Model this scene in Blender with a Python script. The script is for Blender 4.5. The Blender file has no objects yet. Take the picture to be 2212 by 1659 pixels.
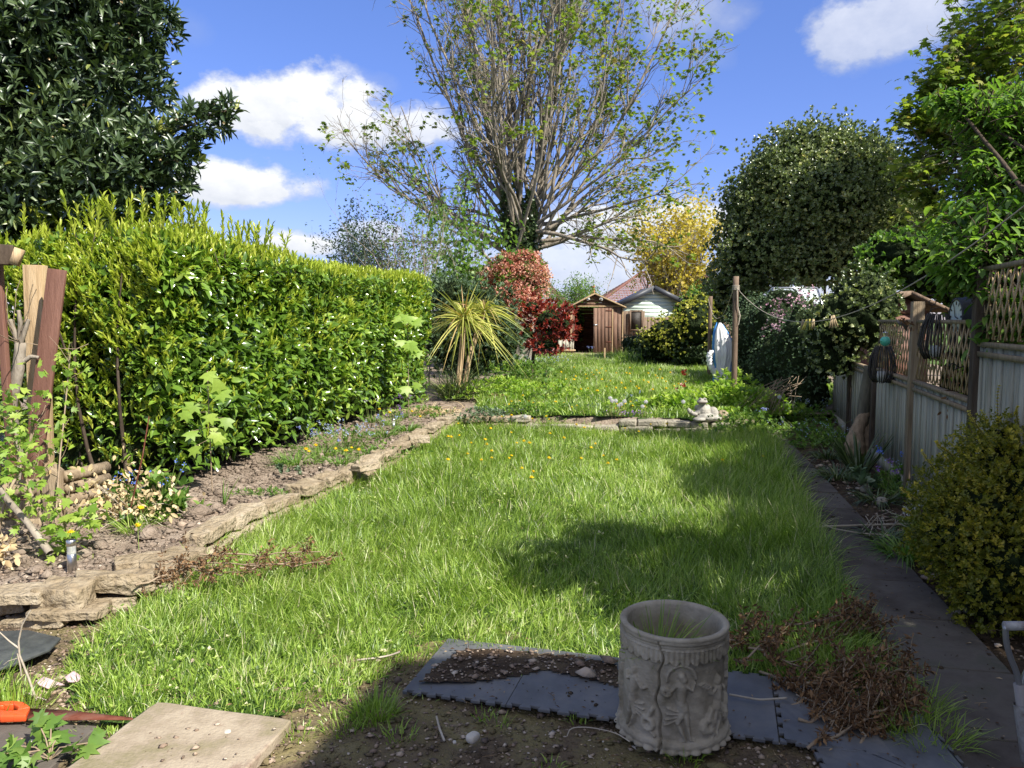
import bpy, math, numpy as np
from mathutils import Vector
rng = np.random.default_rng(11)
R = math.radians
sc = bpy.context.scene
# ------------------------------------------------------------------ camera
H, PIT, F, UW, VH = 1.6, R(4.8), 1662.0, 2212.0, 1659.0
cd = bpy.data.cameras.new('camera'); cam = bpy.data.objects.new('camera', cd)
sc.collection.objects.link(cam); sc.camera = cam
cam.location = (0, 0, H); cam.rotation_euler = (R(90) - PIT, 0, 0)
cd.sensor_width = 36; cd.lens = F / UW * 36; cd.clip_start = .05; cd.clip_end = 3000
# ------------------------------------------------------------------ sun
SEL, SDX, SDY = R(46), .74, -.673            # elevation, horizontal direction towards the sun
ld = bpy.data.lights.new('sun', 'SUN'); sun = bpy.data.objects.new('sun', ld)
sc.collection.objects.link(sun)
ld.energy = 4.6; ld.angle = R(.5); ld.color = (1, .95, .86)
S = Vector((SDX * math.cos(SEL), SDY * math.cos(SEL), math.sin(SEL)))
sun.rotation_euler = S.to_track_quat('Z', 'Y').to_euler()
# ------------------------------------------------------------------ world
wd = bpy.data.worlds.new('World'); sc.world = wd; wd.use_nodes = True
nt = wd.node_tree; N = nt.nodes; L = nt.links; N.clear()
def nn(tree, t, **kw):
    n = tree.nodes.new(t)
    for k, v in kw.items():
        if k.startswith('i_'):
            key = k[2:]; key = int(key) if key.isdigit() else key.replace('_', ' ')
            n.inputs[key].default_value = v
        else: setattr(n, k, v)
    return n
out = nn(nt, 'ShaderNodeOutputWorld')
sky = nn(nt, 'ShaderNodeTexSky', sky_type='NISHITA', sun_disc=False)
sky.sun_elevation = SEL; sky.sun_rotation = math.atan2(SDX, SDY)
sky.air_density = 1.0; sky.dust_density = .15; sky.ozone_density = 3.0
bg = nn(nt, 'ShaderNodeBackground'); bg.inputs[1].default_value = .097
hs = nn(nt, 'ShaderNodeHueSaturation'); hs.inputs['Saturation'].default_value = 1.2; hs.inputs['Hue'].default_value = .505
L.new(sky.outputs[0], hs.inputs['Color'])
tc0 = nn(nt, 'ShaderNodeTexCoord'); sxyz = nn(nt, 'ShaderNodeSeparateXYZ'); L.new(tc0.outputs['Generated'], sxyz.inputs[0])
hr = nn(nt, 'ShaderNodeMapRange'); hr.inputs[1].default_value = 0.0; hr.inputs[2].default_value = .42; hr.inputs[3].default_value = 0; hr.inputs[4].default_value = 1; L.new(sxyz.outputs[2], hr.inputs[0])
tint = nn(nt, 'ShaderNodeMix', data_type='RGBA'); tint.inputs[6].default_value = (.52, .50, .80, 1); tint.inputs[7].default_value = (1.08, .86, 1.0, 1); L.new(hr.outputs[0], tint.inputs[0])
mul = nn(nt, 'ShaderNodeMix', data_type='RGBA', blend_type='MULTIPLY'); mul.inputs[0].default_value = 1; L.new(hs.outputs[0], mul.inputs[6]); L.new(tint.outputs[2], mul.inputs[7]); L.new(mul.outputs[2], bg.inputs[0])
tc = nn(nt, 'ShaderNodeTexCoord')
def mth(op, a, b=None, clamp=False, tree=None):
    t = tree or nt
    n = t.nodes.new('ShaderNodeMath'); n.operation = op; n.use_clamp = clamp
    for i, v in enumerate((a, b)):
        if v is None: continue
        if isinstance(v, (int, float)): n.inputs[i].default_value = v
        else: t.links.new(v, n.inputs[i])
    return n.outputs[0]
def wnoise(scale, det=9, rough=.6, off=(0, 0, 0)):
    mp = nn(nt, 'ShaderNodeMapping'); mp.inputs['Location'].default_value = off
    mp.inputs['Scale'].default_value = (1, 1, 1.5)
    L.new(tc.outputs['Generated'], mp.inputs[0])
    n = nn(nt, 'ShaderNodeTexNoise'); n.inputs['Scale'].default_value = scale
    n.inputs['Detail'].default_value = det; n.inputs['Roughness'].default_value = rough
    L.new(mp.outputs[0], n.inputs['Vector']); return n.outputs[0]
fb = wnoise(9); fine = wnoise(30, 6, .6, (3, 1, 2))
def raydir(U, V):
    dx, dv = (U - UW / 2) / F, (V - VH / 2) / F
    return Vector((dx, math.cos(PIT) - dv * math.sin(PIT), -math.sin(PIT) - dv * math.cos(PIT)))
dens = None; shade = None
clouds = [(605, 240, 125, 80, 1.0), (715, 272, 135, 68, 1.0), (560, 215, 70, 40, .9), (870, 285, 125, 58, .9), (548, 408, 122, 48, 1.0),
          (655, 530, 75, 36, 1.0), (790, 515, 60, 34, .7), (1975, 50, 150, 85, .7), (1925, 105, 90, 50, .45), (1470, 40, 105, 70, .5),
          (1520, 130, 60, 40, .2), (1440, 500, 200, 60, .9), (1300, 590, 260, 60, .7), (1000, 560, 150, 45, .5), (1760, 640, 240, 50, .6),
          (410, 65, 40, 30, .12), (760, 190, 90, 26, .3), (2500, 300, 220, 90, .8), (-300, 350, 260, 100, .9)]
for dv_, a_, k_ in (((.2, -.5, .8), 900, .9), ((-.5, -.8, .5), 800, .9), ((.9, .1, .75), 600, .8), ((-.7, .1, .9), 700, .8), ((.0, .1, 1), 700, .7), ((.9, -.3, .3), 500, .9)):
    clouds.append((Vector(dv_).normalized(), None, a_, a_ * .8, k_))      # unseen clouds added overhead and behind the camera as neutral fill light
for (U, V, a, b, k) in clouds:
    c = U if V is None else raydir(U, V).normalized()
    mp = nn(nt, 'ShaderNodeMapping', vector_type='POINT')
    sx, sz = a / F * 1.0, b / F
    rt = Vector((c.y, -c.x, 0)).normalized()
    sub = nn(nt, 'ShaderNodeVectorMath', operation='SUBTRACT'); sub.inputs[1].default_value = c
    L.new(tc.outputs['Generated'], sub.inputs[0])
    dr = nn(nt, 'ShaderNodeVectorMath', operation='DOT_PRODUCT'); dr.inputs[1].default_value = rt / sx
    upv = rt.cross(c).normalized()
    if upv.z < 0: upv = -upv
    du = nn(nt, 'ShaderNodeVectorMath', operation='DOT_PRODUCT'); du.inputs[1].default_value = upv / sz
    df = nn(nt, 'ShaderNodeVectorMath', operation='DOT_PRODUCT'); df.inputs[1].default_value = c
    sc_k = 1.3; dr.inputs[1].default_value = rt / (sx * sc_k); du.inputs[1].default_value = upv / (sz * sc_k)
    L.new(sub.outputs[0], dr.inputs[0]); L.new(sub.outputs[0], du.inputs[0]); L.new(sub.outputs[0], df.inputs[0])
    uu = du.outputs['Value']
    low = mth('MULTIPLY', mth('MINIMUM', uu, 0.0), .55)       # flat bases
    u2 = mth('ADD', uu, low)
    r2 = mth('SQRT', mth('ADD', mth('POWER', dr.outputs['Value'], 2.0), mth('ADD', mth('POWER', u2, 2.0), mth('MULTIPLY', mth('POWER', df.outputs['Value'], 2.0), 4.0))))
    m = mth('SUBTRACT', 1.0, r2)
    m = mth('MULTIPLY', mth('ADD', m, mth('MULTIPLY', mth('SUBTRACT', fb, .5), 2.4)), 2.8 if k > .6 else 1.1, True)
    m = mth('MULTIPLY', m, mth('MULTIPLY', mth('SUBTRACT', 1.45, r2), 3.0, True))
    m = mth('MULTIPLY', m, k)
    dens = m if dens is None else mth('MAXIMUM', dens, m)
    sh = mth('MULTIPLY', m, mth('ADD', mth('MULTIPLY', uu, .45), .62, True))
    shade = sh if shade is None else mth('MAXIMUM', shade, sh)
ramp = nn(nt, 'ShaderNodeMix', data_type='RGBA'); ramp.inputs[6].default_value = (.30, .34, .43, 1); ramp.inputs[7].default_value = (.60, .61, .63, 1)
L.new(mth('MULTIPLY', mth('ADD', shade, mth('MULTIPLY', mth('SUBTRACT', fine, .5), .7)), 1.35, True), ramp.inputs[0])
bc = nn(nt, 'ShaderNodeBackground'); bc.inputs[1].default_value = .8
L.new(ramp.outputs[2], bc.inputs[0])
mx = nn(nt, 'ShaderNodeMixShader'); L.new(dens, mx.inputs[0]); L.new(bg.outputs[0], mx.inputs[1]); L.new(bc.outputs[0], mx.inputs[2])
L.new(mx.outputs[0], out.inputs[0])
# ------------------------------------------------------------------ exposure
vs = sc.view_settings; vs.view_transform = 'Standard'; vs.look = 'None'; vs.exposure = 1.1; vs.gamma = 1
sc.cycles.max_bounces = 6; sc.cycles.transparent_max_bounces = 8
# ------------------------------------------------------------------ measuring: pixel of the photo (2212 wide) -> point in the garden
def G(U, V, z=0.0):
    d = raydir(U, V); t = (z - H) / d.z
    return np.array([d.x * t, d.y * t, z])
def PX(U, V, y):
    d = raydir(U, V); t = y / d.y
    return np.array([d.x * t, y, H + d.z * t])
def px2m(y): return y / F
# ------------------------------------------------------------------ mesh helpers
def nz(p, s, seed=0):
    p = np.asarray(p, float) * s; r = np.random.default_rng(seed + 1000); v = 0
    for i in range(5):
        k = r.normal(size=3) * (1 + .6 * i); ph = r.uniform(0, 6.28)
        v = v + np.sin(p @ k + ph) / (1 + .5 * i)
    return v / 2.2
def norm(v): return v / np.maximum(np.linalg.norm(v, axis=-1, keepdims=True), 1e-9)
class MB:
    def __init__(s): s.v = []; s.f = []; s.r = []; s.n = 0
    def add(s, v, faces, r=0.5):
        v = np.asarray(v, float).reshape(-1, 3)
        for fa in faces:
            fa = np.asarray(fa)
            if fa.size: s.f.append(fa + s.n)
        s.v.append(v); s.r.append(np.broadcast_to(np.asarray(r, float), (len(v),)).copy()); s.n += len(v)
    def tris(s): return sum(len(a) * (a.shape[1] - 2) for a in s.f)
LOC = {}; MATS = {}
def obj(name, mb, mat, parent=None, origin=None, smooth=False, bevel=0, label=None):
    v = np.concatenate(mb.v)
    if parent is not None: og = LOC[parent.name]
    elif origin is not None: og = np.asarray(origin, float)
    else: og = np.array([(v[:, 0].min() + v[:, 0].max()) / 2, (v[:, 1].min() + v[:, 1].max()) / 2, v[:, 2].min()])
    me = bpy.data.meshes.new(name)
    me.vertices.add(len(v)); me.vertices.foreach_set('co', (v - og).astype(np.float32).ravel())
    lo = np.concatenate([a.ravel() for a in mb.f]); tot = np.concatenate([np.full(len(a), a.shape[1]) for a in mb.f])
    me.loops.add(len(lo)); me.loops.foreach_set('vertex_index', lo.astype(np.int32))
    me.polygons.add(len(tot)); st = np.concatenate([[0], np.cumsum(tot)[:-1]])
    me.polygons.foreach_set('loop_start', st.astype(np.int32))
    me.update(calc_edges=True)
    at = me.attributes.new('rnd', 'FLOAT', 'POINT'); at.data.foreach_set('value', np.concatenate(mb.r).astype(np.float32))
    if smooth: me.polygons.foreach_set('use_smooth', np.ones(len(tot), bool))
    me.materials.append(mat)
    o = bpy.data.objects.new(name, me); sc.collection.objects.link(o)
    if parent is not None: o.parent = parent
    else: o.location = og
    LOC[o.name] = og
    if bevel:
        m = o.modifiers.new('bevel', 'BEVEL'); m.width = bevel; m.segments = 2; m.limit_method = 'ANGLE'
    if label: o['label'] = label
    return o
def tag(o, label, cat, group=None, kind=None):
    if kind: o['kind'] = kind
    if label: o['label'] = label
    if cat: o['category'] = cat
    if group: o['group'] = group
    return o
def thing(name, label, cat, loc, group=None):
    o = bpy.data.objects.new(name, None); sc.collection.objects.link(o); o.location = tuple(loc); o.empty_display_size = .1
    LOC[o.name] = np.asarray(loc, float); return tag(o, label, cat, group)
def copy_tree(o, loc=None, rz=None, parent=None):
    c = o.copy(); sc.collection.objects.link(c)
    if parent is not None: c.parent = parent
    if loc is not None: c.location = tuple(loc)
    if rz is not None: c.rotation_euler = (0, 0, rz)
    for ch in list(o.children): copy_tree(ch, parent=c)
    return c
def rotz(v, a):
    c, s = math.cos(a), math.sin(a); v = np.asarray(v, float)
    return np.stack([v[..., 0] * c - v[..., 1] * s, v[..., 0] * s + v[..., 1] * c, v[..., 2]], -1)
def box(mb, c, size, rz=0, axes=None, r=.5):
    q = np.array([[x, y, z] for z in (-.5, .5) for y in (-.5, .5) for x in (-.5, .5)]) * np.asarray(size)
    q = q @ np.asarray(axes, float) if axes is not None else rotz(q, rz)
    mb.add(q + np.asarray(c), [[[0, 2, 3, 1], [4, 5, 7, 6], [0, 1, 5, 4], [2, 6, 7, 3], [0, 4, 6, 2], [1, 3, 7, 5]]], r)
def beam(mb, a, b, w, t, up=(0, 0, 1), r=.5):
    a = np.asarray(a, float); b = np.asarray(b, float); d = b - a; Ln = np.linalg.norm(d); d = d / Ln
    s = np.cross(d, up); s = s / np.linalg.norm(s); u = np.cross(s, d)
    box(mb, (a + b) / 2, (Ln, w, t), axes=[d, s, u], r=r)
def prism(mb, poly, z0, z1, r=.5):
    n = len(poly); p = np.asarray(poly, float)
    v = np.concatenate([np.c_[p, np.full(n, z0)], np.c_[p, np.full(n, z1)]])
    mb.add(v, [[list(range(n))[::-1]], [list(range(n, 2 * n))], [[i, (i + 1) % n, n + (i + 1) % n, n + i] for i in range(n)]], r)
def poly3(mb, pts, nrm, t, r=.5):           # a flat outline in 3D given thickness t along nrm
    p = np.asarray(pts, float); n = len(p); o = np.asarray(nrm, float) * t
    mb.add(np.concatenate([p, p + o]), [[list(range(n))[::-1]], [list(range(n, 2 * n))], [[i, (i + 1) % n, n + (i + 1) % n, n + i] for i in range(n)]], r)
def frames(d):
    d = norm(d); a = np.where(np.abs(d[..., 2:3]) < .9, np.array([0, 0, 1.]), np.array([1., 0, 0]))
    s = norm(np.cross(d, a)); return s, np.cross(s, d)
def tubes(mb, P, Rd, sides=6, r=.5, cap=False):      # P (N,k,3), Rd (N,k)
    P = np.asarray(P, float); Rd = np.asarray(Rd, float)
    if P.ndim == 2: P = P[None]; Rd = np.broadcast_to(Rd, (1, P.shape[1]))
    n, k, _ = P.shape; T = np.gradient(P, axis=1)
    s, u = frames(norm(T)); 
    s = s.copy(); s0, _u0 = frames(norm(P[:, -1] - P[:, 0])[:, None, :]); t = norm(T)
    s = norm(s0 - t * np.sum(s0 * t, -1, keepdims=True)); u = np.cross(t, s)
    a = np.linspace(0, 2 * np.pi, sides, endpoint=False)
    ring = P[:, :, None, :] + Rd[:, :, None, None] * (np.cos(a)[None, None, :, None] * s[:, :, None, :] + np.sin(a)[None, None, :, None] * u[:, :, None, :])
    i = np.arange(k - 1)[:, None] * sides; j = np.arange(sides)[None]
    q = np.stack([i + j, i + (j + 1) % sides, i + sides + (j + 1) % sides, i + sides + j], -1).reshape(-1, 4)
    F_ = (q[None] + (np.arange(n) * k * sides)[:, None, None]).reshape(-1, 4)
    fs = [F_]
    if cap:
        b = (np.arange(n) * k * sides)[:, None]; fs += [b + np.arange(sides)[::-1][None], b + (k - 1) * sides + np.arange(sides)[None]]
    mb.add(ring.reshape(-1, 3), fs, np.repeat(np.broadcast_to(np.asarray(r, float), (n,)), k * sides))
def lathe(mb, prof, c=(0, 0, 0), seg=32, r=.5, axis=None):
    pr = np.asarray(prof, float); a = np.linspace(0, 2 * np.pi, seg, endpoint=False)
    v = np.stack([pr[:, None, 0] * np.cos(a), pr[:, None, 0] * np.sin(a), np.broadcast_to(pr[:, None, 1], (len(pr), seg))], -1)
    if axis is not None:
        d = norm(np.asarray(axis, float)); s, u = frames(d); v = v[..., :1] * s + v[..., 1:2] * u + v[..., 2:] * d
    k = len(pr); i = np.arange(k - 1)[:, None] * seg; j = np.arange(seg)[None]
    q = np.stack([i + j, i + (j + 1) % seg, i + seg + (j + 1) % seg, i + seg + j], -1).reshape(-1, 4)
    mb.add(v.reshape(-1, 3) + np.asarray(c), [q], r)
def ell(mb, c, rad, seg=12, axes=None, r=.5, namp=0, ns=5, seed=0):
    th = np.linspace(0, np.pi, seg // 2 + 2); a = np.linspace(0, 2 * np.pi, seg, endpoint=False)
    v = np.stack([np.sin(th)[:, None] * np.cos(a), np.sin(th)[:, None] * np.sin(a), np.cos(th)[:, None] * np.ones(seg)], -1).reshape(-1, 3)
    if namp: v = v * (1 + namp * nz(v, ns, seed))[:, None]
    v = v * np.asarray(rad)
    if axes is not None: v = v @ np.asarray(axes, float)
    k = len(th); i = np.arange(k - 1)[:, None] * seg; j = np.arange(seg)[None]
    q = np.stack([i + j, i + (j + 1) % seg, i + seg + (j + 1) % seg, i + seg + j], -1).reshape(-1, 4)
    mb.add(v + np.asarray(c), [q], r)
T_OVAL = (np.array([[0, 0, 0], [.28, .42, .07], [.3, 0, 0], [.28, -.42, .07], [.68, .38, .03], [.68, 0, -.05], [.68, -.38, .03], [1, 0, -.14]]),
          [np.array([[0, 3, 2], [0, 2, 1], [5, 6, 7], [5, 7, 4]]), np.array([[2, 3, 6, 5], [2, 5, 4, 1]])])
T_QUAD = (np.array([[0, 0, 0], [.5, .5, .1], [1, 0, -.05], [.5, -.5, .1]]), [np.array([[0, 3, 2], [0, 2, 1]])])
T_HOLLY = (np.array([[0, 0, 0], [.3, .5, .16], [.55, .28, 0], [.75, .45, .16], [1, 0, -.1], [.75, -.45, .16], [.55, -.28, 0], [.3, -.5, .16]]),
           [np.array([[0, 7, 6], [0, 2, 1], [0, 6, 2], [2, 6, 4], [6, 5, 4], [2, 4, 3]])])
_m = [(1, 0), (.62, .13), (.74, .46), (.4, .28), (.14, .5), (-.02, .14)]
_mp = [(.3, 0)] + _m + [(0, 0)] + [(x, -y) for x, y in _m[::-1][:-1]]
T_MAPLE = (np.array([[x, y * 1.3, .05 - .3 * (x - .3) ** 2 - .35 * y * y] for x, y in _mp]), [np.array([[0, i, i + 1 if i + 1 < len(_mp) else 1] for i in range(1, len(_mp))])])
def leaves(mb, pos, d, n, Ln, W, T=T_OVAL, r=None):
    pos = np.asarray(pos, float); K = len(pos)
    if K == 0: return
    d = norm(d); s = norm(np.cross(n, d)); n = np.cross(d, s)
    Ln = np.broadcast_to(Ln, (K,)); W = np.broadcast_to(W, (K,)); t, fs = T; k = len(t)
    v = pos[:, None] + d[:, None] * (t[None, :, :1] * Ln[:, None, None]) + s[:, None] * (t[None, :, 1:2] * W[:, None, None]) + n[:, None] * (t[None, :, 2:] * Ln[:, None, None])
    off = (np.arange(K) * k)[:, None, None]
    if r is None: r = rng.random(K)
    mb.add(v.reshape(-1, 3), [(f[None] + off).reshape(-1, f.shape[1]) for f in fs], np.repeat(np.broadcast_to(r, (K,)), k))
def rosettes(mb, pos, d, n, Ln, W, spread=(.5, 1.2), T=T_OVAL, r=None, stem=0., jl=.25):
    pos = np.asarray(pos, float); d = norm(np.broadcast_to(d, pos.shape)); K = len(pos)
    if K == 0: return
    s, u = frames(d); P = []; D = []; NN = []; LL = []; RR = []
    r0 = rng.random(K) if r is None else r
    for i in range(n):
        a = 2.4 * i + rng.uniform(-.5, .5, K) + np.arange(K); th = rng.uniform(spread[0], spread[1], K)
        if n > 1: th = th * (.55 + .9 * (1 - i / (n - 1)) * .5)
        h = np.cos(a)[:, None] * s + np.sin(a)[:, None] * u
        P.append(pos + d * (stem * (i / max(1, n - 1)) * rng.uniform(.7, 1.2, K))[:, None]); D.append(d * np.cos(th)[:, None] + h * np.sin(th)[:, None])
        NN.append(d * np.sin(th)[:, None] - h * np.cos(th)[:, None]); LL.append(rng.uniform(1 - jl, 1 + jl, K)); RR.append(np.clip(r0 + rng.uniform(-.12, .12, K), 0, 1))
    LL = np.concatenate(LL) * (np.tile(np.broadcast_to(Ln, (K,)), n))
    leaves(mb, np.concatenate(P), np.concatenate(D), np.concatenate(NN), LL, LL * (W / np.mean(Ln)), T, np.concatenate(RR))
def ribbons(mb, pos, d, Ln, W, droop=.3, k=4, r=None, prof=None):
    pos = np.asarray(pos, float); K = len(pos); d = norm(np.broadcast_to(d, pos.shape)); Ln = np.broadcast_to(Ln, (K,)); W = np.broadcast_to(W, (K,)); droop = np.broadcast_to(droop, (K,))
    t = np.linspace(0, 1, k)
    side = np.cross(d, np.array([0, 0, 1.])); bad = np.linalg.norm(side, axis=1) < .05
    side[bad] = np.array([1., 0, 0]); side = norm(side)
    tw = rng.uniform(-.9, .9, K); side = norm(side * np.cos(tw)[:, None] + np.cross(d, side) * np.sin(tw)[:, None])
    hz = d.copy(); hz[:, 2] = 0
    p = pos[:, None] + d[:, None] * (Ln[:, None] * t)[..., None] + np.array([0, 0, -1.]) * (Ln[:, None] * droop[:, None] * t ** 2)[..., None] + norm(hz + 1e-6)[:, None] * (Ln[:, None] * droop[:, None] * .45 * t ** 2)[..., None]
    w = (W[:, None] * (np.array([.8, 1, .8, .45, .15])[:k] if k == 5 else (1 - t ** 1.7) * .95 + .05) * .5)
    if prof is not None: w = W[:, None] * np.asarray(prof) * .5
    v = np.stack([p - side[:, None] * w[..., None], p + side[:, None] * w[..., None]], 2).reshape(K, 2 * k, 3)
    i = np.arange(k - 1) * 2; q = np.stack([i, i + 1, i + 3, i + 2], -1)
    if r is None: r = rng.random(K)
    mb.add(v.reshape(-1, 3), [(q[None] + (np.arange(K) * 2 * k)[:, None, None]).reshape(-1, 4)], np.repeat(np.broadcast_to(r, (K,)), 2 * k))
def rdir(n, up=0.): return norm(rng.normal(size=(n, 3)) + np.array([0, 0, up]))
def grow(P0, D0, Ln, k=6, up=.25, wob=.18):          # curved polylines
    n = len(P0); P = np.zeros((n, k, 3)); P[:, 0] = P0; d = norm(D0); st = (np.broadcast_to(Ln, (n,)) / (k - 1))[:, None]
    for i in range(1, k):
        d = norm(d + rng.normal(size=(n, 3)) * wob + np.array([0, 0, up])); P[:, i] = P[:, i - 1] + d * st
    return P
def kids(P, n, t0, t1, ang, R0):                     # starts, directions, radius on parents
    m, k, _ = P.shape; idx = np.repeat(np.arange(m), n); t = rng.uniform(t0, t1, m * n) * (k - 1); i = np.minimum(t.astype(int), k - 2); f = (t - i)[:, None]
    a = P[idx, i]; b = P[idx, i + 1]; pos = a * (1 - f) + b * f; d = norm(b - a); s, u = frames(d); az = rng.uniform(0, 6.283, m * n); th = rng.uniform(ang[0], ang[1], m * n)
    D = d * np.cos(th)[:, None] + (np.cos(az)[:, None] * s + np.sin(az)[:, None] * u) * np.sin(th)[:, None]
    rr = R0[idx, i] * (1 - f[:, 0]) + R0[idx, i + 1] * f[:, 0]
    return pos, D, rr, idx, t / (k - 1)
def taper(r0, r1, k): return np.asarray(r0)[:, None] * (1 - np.linspace(0, 1, k)) + np.asarray(r1)[:, None] * np.linspace(0, 1, k) if np.ndim(r0) else None
def inpoly(x, y, poly):
    poly = np.asarray(poly); c = np.zeros(len(x), bool); j = len(poly) - 1
    for i in range(len(poly)):
        xi, yi = poly[i][:2]; xj, yj = poly[j][:2]
        m = ((yi > y) != (yj > y)) & (x < (xj - xi) * (y - yi) / (yj - yi + 1e-12) + xi); c ^= m; j = i
    return c
def scatter(poly, dens):
    p = np.asarray(poly)[:, :2]; lo = p.min(0); hi = p.max(0); n = int((hi - lo).prod() * dens)
    q = rng.uniform(lo, hi, (n, 2)); return q[inpoly(q[:, 0], q[:, 1], p)]
# ------------------------------------------------------------------ materials
def base_mat(name):
    m = bpy.data.materials.new(name); m.use_nodes = True; t = m.node_tree; t.nodes.clear()
    o = t.nodes.new('ShaderNodeOutputMaterial'); b = t.nodes.new('ShaderNodeBsdfPrincipled'); t.links.new(b.outputs[0], o.inputs[0])
    return m, t, b, o
def ramp_node(t, stops):
    r = t.nodes.new('ShaderNodeValToRGB'); e = r.color_ramp.elements
    while len(e) < len(stops): e.new(.5)
    for i, (p, c) in enumerate(stops): e[i].position = p; e[i].color = (*c, 1)
    return r
def leafmat(name, stops, rough=.5, trans=.3, spec=.4, tc_=None, veins=0):
    m, t, b, o = base_mat(name)
    a = nn(t, 'ShaderNodeAttribute', attribute_name='rnd'); rp = ramp_node(t, stops); t.links.new(a.outputs['Fac'], rp.inputs[0])
    nzn = nn(t, 'ShaderNodeTexNoise'); nzn.inputs['Scale'].default_value = 35; hv = nn(t, 'ShaderNodeHueSaturation')
    mr = nn(t, 'ShaderNodeMapRange'); mr.inputs[3].default_value = .75; mr.inputs[4].default_value = 1.25
    tcn = nn(t, 'ShaderNodeTexCoord'); t.links.new(tcn.outputs['Object'], nzn.inputs['Vector'])
    t.links.new(nzn.outputs[0], mr.inputs[0]); t.links.new(mr.outputs[0], hv.inputs['Value']); t.links.new(rp.outputs[0], hv.inputs['Color'])
    t.links.new(hv.outputs[0], b.inputs['Base Color']); b.inputs['Roughness'].default_value = rough; b.inputs['Specular IOR Level'].default_value = spec
    if trans:
        tr = nn(t, 'ShaderNodeBsdfTranslucent'); mxs = nn(t, 'ShaderNodeMixShader'); mxs.inputs[0].default_value = trans
        g = nn(t, 'ShaderNodeMix', data_type='RGBA', blend_type='MULTIPLY'); g.inputs[0].default_value = 1; g.inputs[7].default_value = (*(tc_ or (1.5, 1.7, .7)), 1)
        t.links.new(hv.outputs[0], g.inputs[6]); t.links.new(g.outputs[2], tr.inputs[0])
        t.links.new(b.outputs[0], mxs.inputs[1]); t.links.new(tr.outputs[0], mxs.inputs[2]); t.links.new(mxs.outputs[0], o.inputs[0])
    return m
def pmat(name, stops, scale=6, rough=.8, bump=.4, bscale=30, spec=.3, metal=0, stretch=(1, 1, 1), det=6, dist=.02, rndmix=0, rstops=None, wave=None):
    m, t, b, o = base_mat(name)
    tcn = nn(t, 'ShaderNodeTexCoord'); mp = nn(t, 'ShaderNodeMapping'); mp.inputs['Scale'].default_value = stretch
    t.links.new(tcn.outputs['Object'], mp.inputs[0])
    n1 = nn(t, 'ShaderNodeTexNoise'); n1.inputs['Scale'].default_value = scale; n1.inputs['Detail'].default_value = det; n1.inputs['Roughness'].default_value = .65
    t.links.new(mp.outputs[0], n1.inputs['Vector'])
    fac = n1.outputs[0]
    mr = nn(t, 'ShaderNodeMapRange'); mr.inputs[1].default_value = .28; mr.inputs[2].default_value = .72; t.links.new(fac, mr.inputs[0]); fac = mr.outputs[0]
    if rndmix:
        a = nn(t, 'ShaderNodeAttribute', attribute_name='rnd')
        fac = mth('ADD', mth('MULTIPLY', fac, 1 - rndmix, tree=t), mth('MULTIPLY', a.outputs['Fac'], rndmix, tree=t), tree=t)
    rp = ramp_node(t, stops); t.links.new(fac, rp.inputs[0]); t.links.new(rp.outputs[0], b.inputs['Base Color'])
    b.inputs['Roughness'].default_value = rough; b.inputs['Specular IOR Level'].default_value = spec; b.inputs['Metallic'].default_value = metal
    if bump:
        n2 = nn(t, 'ShaderNodeTexNoise'); n2.inputs['Scale'].default_value = bscale; n2.inputs['Detail'].default_value = 7
        t.links.new(mp.outputs[0], n2.inputs['Vector']); bp = nn(t, 'ShaderNodeBump'); bp.inputs['Strength'].default_value = bump; bp.inputs['Distance'].default_value = dist
        t.links.new(n2.outputs[0], bp.inputs['Height']); t.links.new(bp.outputs[0], b.inputs['Normal'])
    return m
M = {}
G3 = lambda *c: [(i / (len(c) - 1), x) for i, x in enumerate(c)]
M['soil'] = pmat('soil', G3((.13, .10, .074), (.23, .18, .137), (.33, .27, .212)), 5, .95, .9, 45, .1, dist=.03)
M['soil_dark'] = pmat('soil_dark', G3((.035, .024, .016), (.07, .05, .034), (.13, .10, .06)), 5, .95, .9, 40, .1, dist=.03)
M['moss_soil'] = pmat('moss_soil', G3((.06, .044, .03), (.12, .09, .06), (.16, .135, .065), (.24, .19, .13)), 3.2, .95, .8, 50, .1, dist=.02)
M['turf'] = pmat('turf', G3((.03, .06, .012), (.05, .10, .02), (.08, .12, .03)), 9, .95, .9, 60, .1, dist=.04)
M['land'] = pmat('land', G3((.05, .09, .025), (.09, .13, .04)), .3, .95, .3, 5, .1)
M['slab'] = pmat('slab', G3((.035, .03, .026), (.075, .062, .052), (.115, .10, .085), (.07, .075, .05)), 4, .9, .5, 70, .2, dist=.006, rndmix=.35)
M['slab_buff'] = pmat('slab_buff', G3((.13, .12, .055), (.21, .18, .11), (.27, .22, .16), (.34, .285, .21), (.22, .16, .12)), 5, .92, .6, 90, .2, dist=.008)
M['stone'] = pmat('stone', G3((.11, .085, .05), (.25, .195, .125), (.34, .28, .195), (.40, .345, .26)), 9, .92, 1.0, 30, .2, dist=.035, rndmix=.35)
M['stone_grey'] = pmat('stone_grey', G3((.13, .12, .09), (.30, .27, .21), (.42, .38, .29)), 8, .92, .8, 38, .2, dist=.02, rndmix=.3)
M['pebble'] = pmat('pebble', G3((.07, .055, .045), (.20, .14, .10), (.34, .26, .19), (.55, .47, .38)), 20, .8, .4, 60, .3, rndmix=.85)
M['grass'] = leafmat('grass', [(0, (.06, .11, .02)), (.3, (.15, .25, .03)), (.62, (.27, .39, .055)), (.86, (.39, .48, .12)), (1, (.56, .52, .33))], .40, .36, .5, (1.3, 1.45, .65))
M['bark'] = pmat('bark', G3((.10, .085, .065), (.24, .205, .16), (.36, .32, .26)), 9, .9, .8, 30, .2, stretch=(1, 1, .25))
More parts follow.
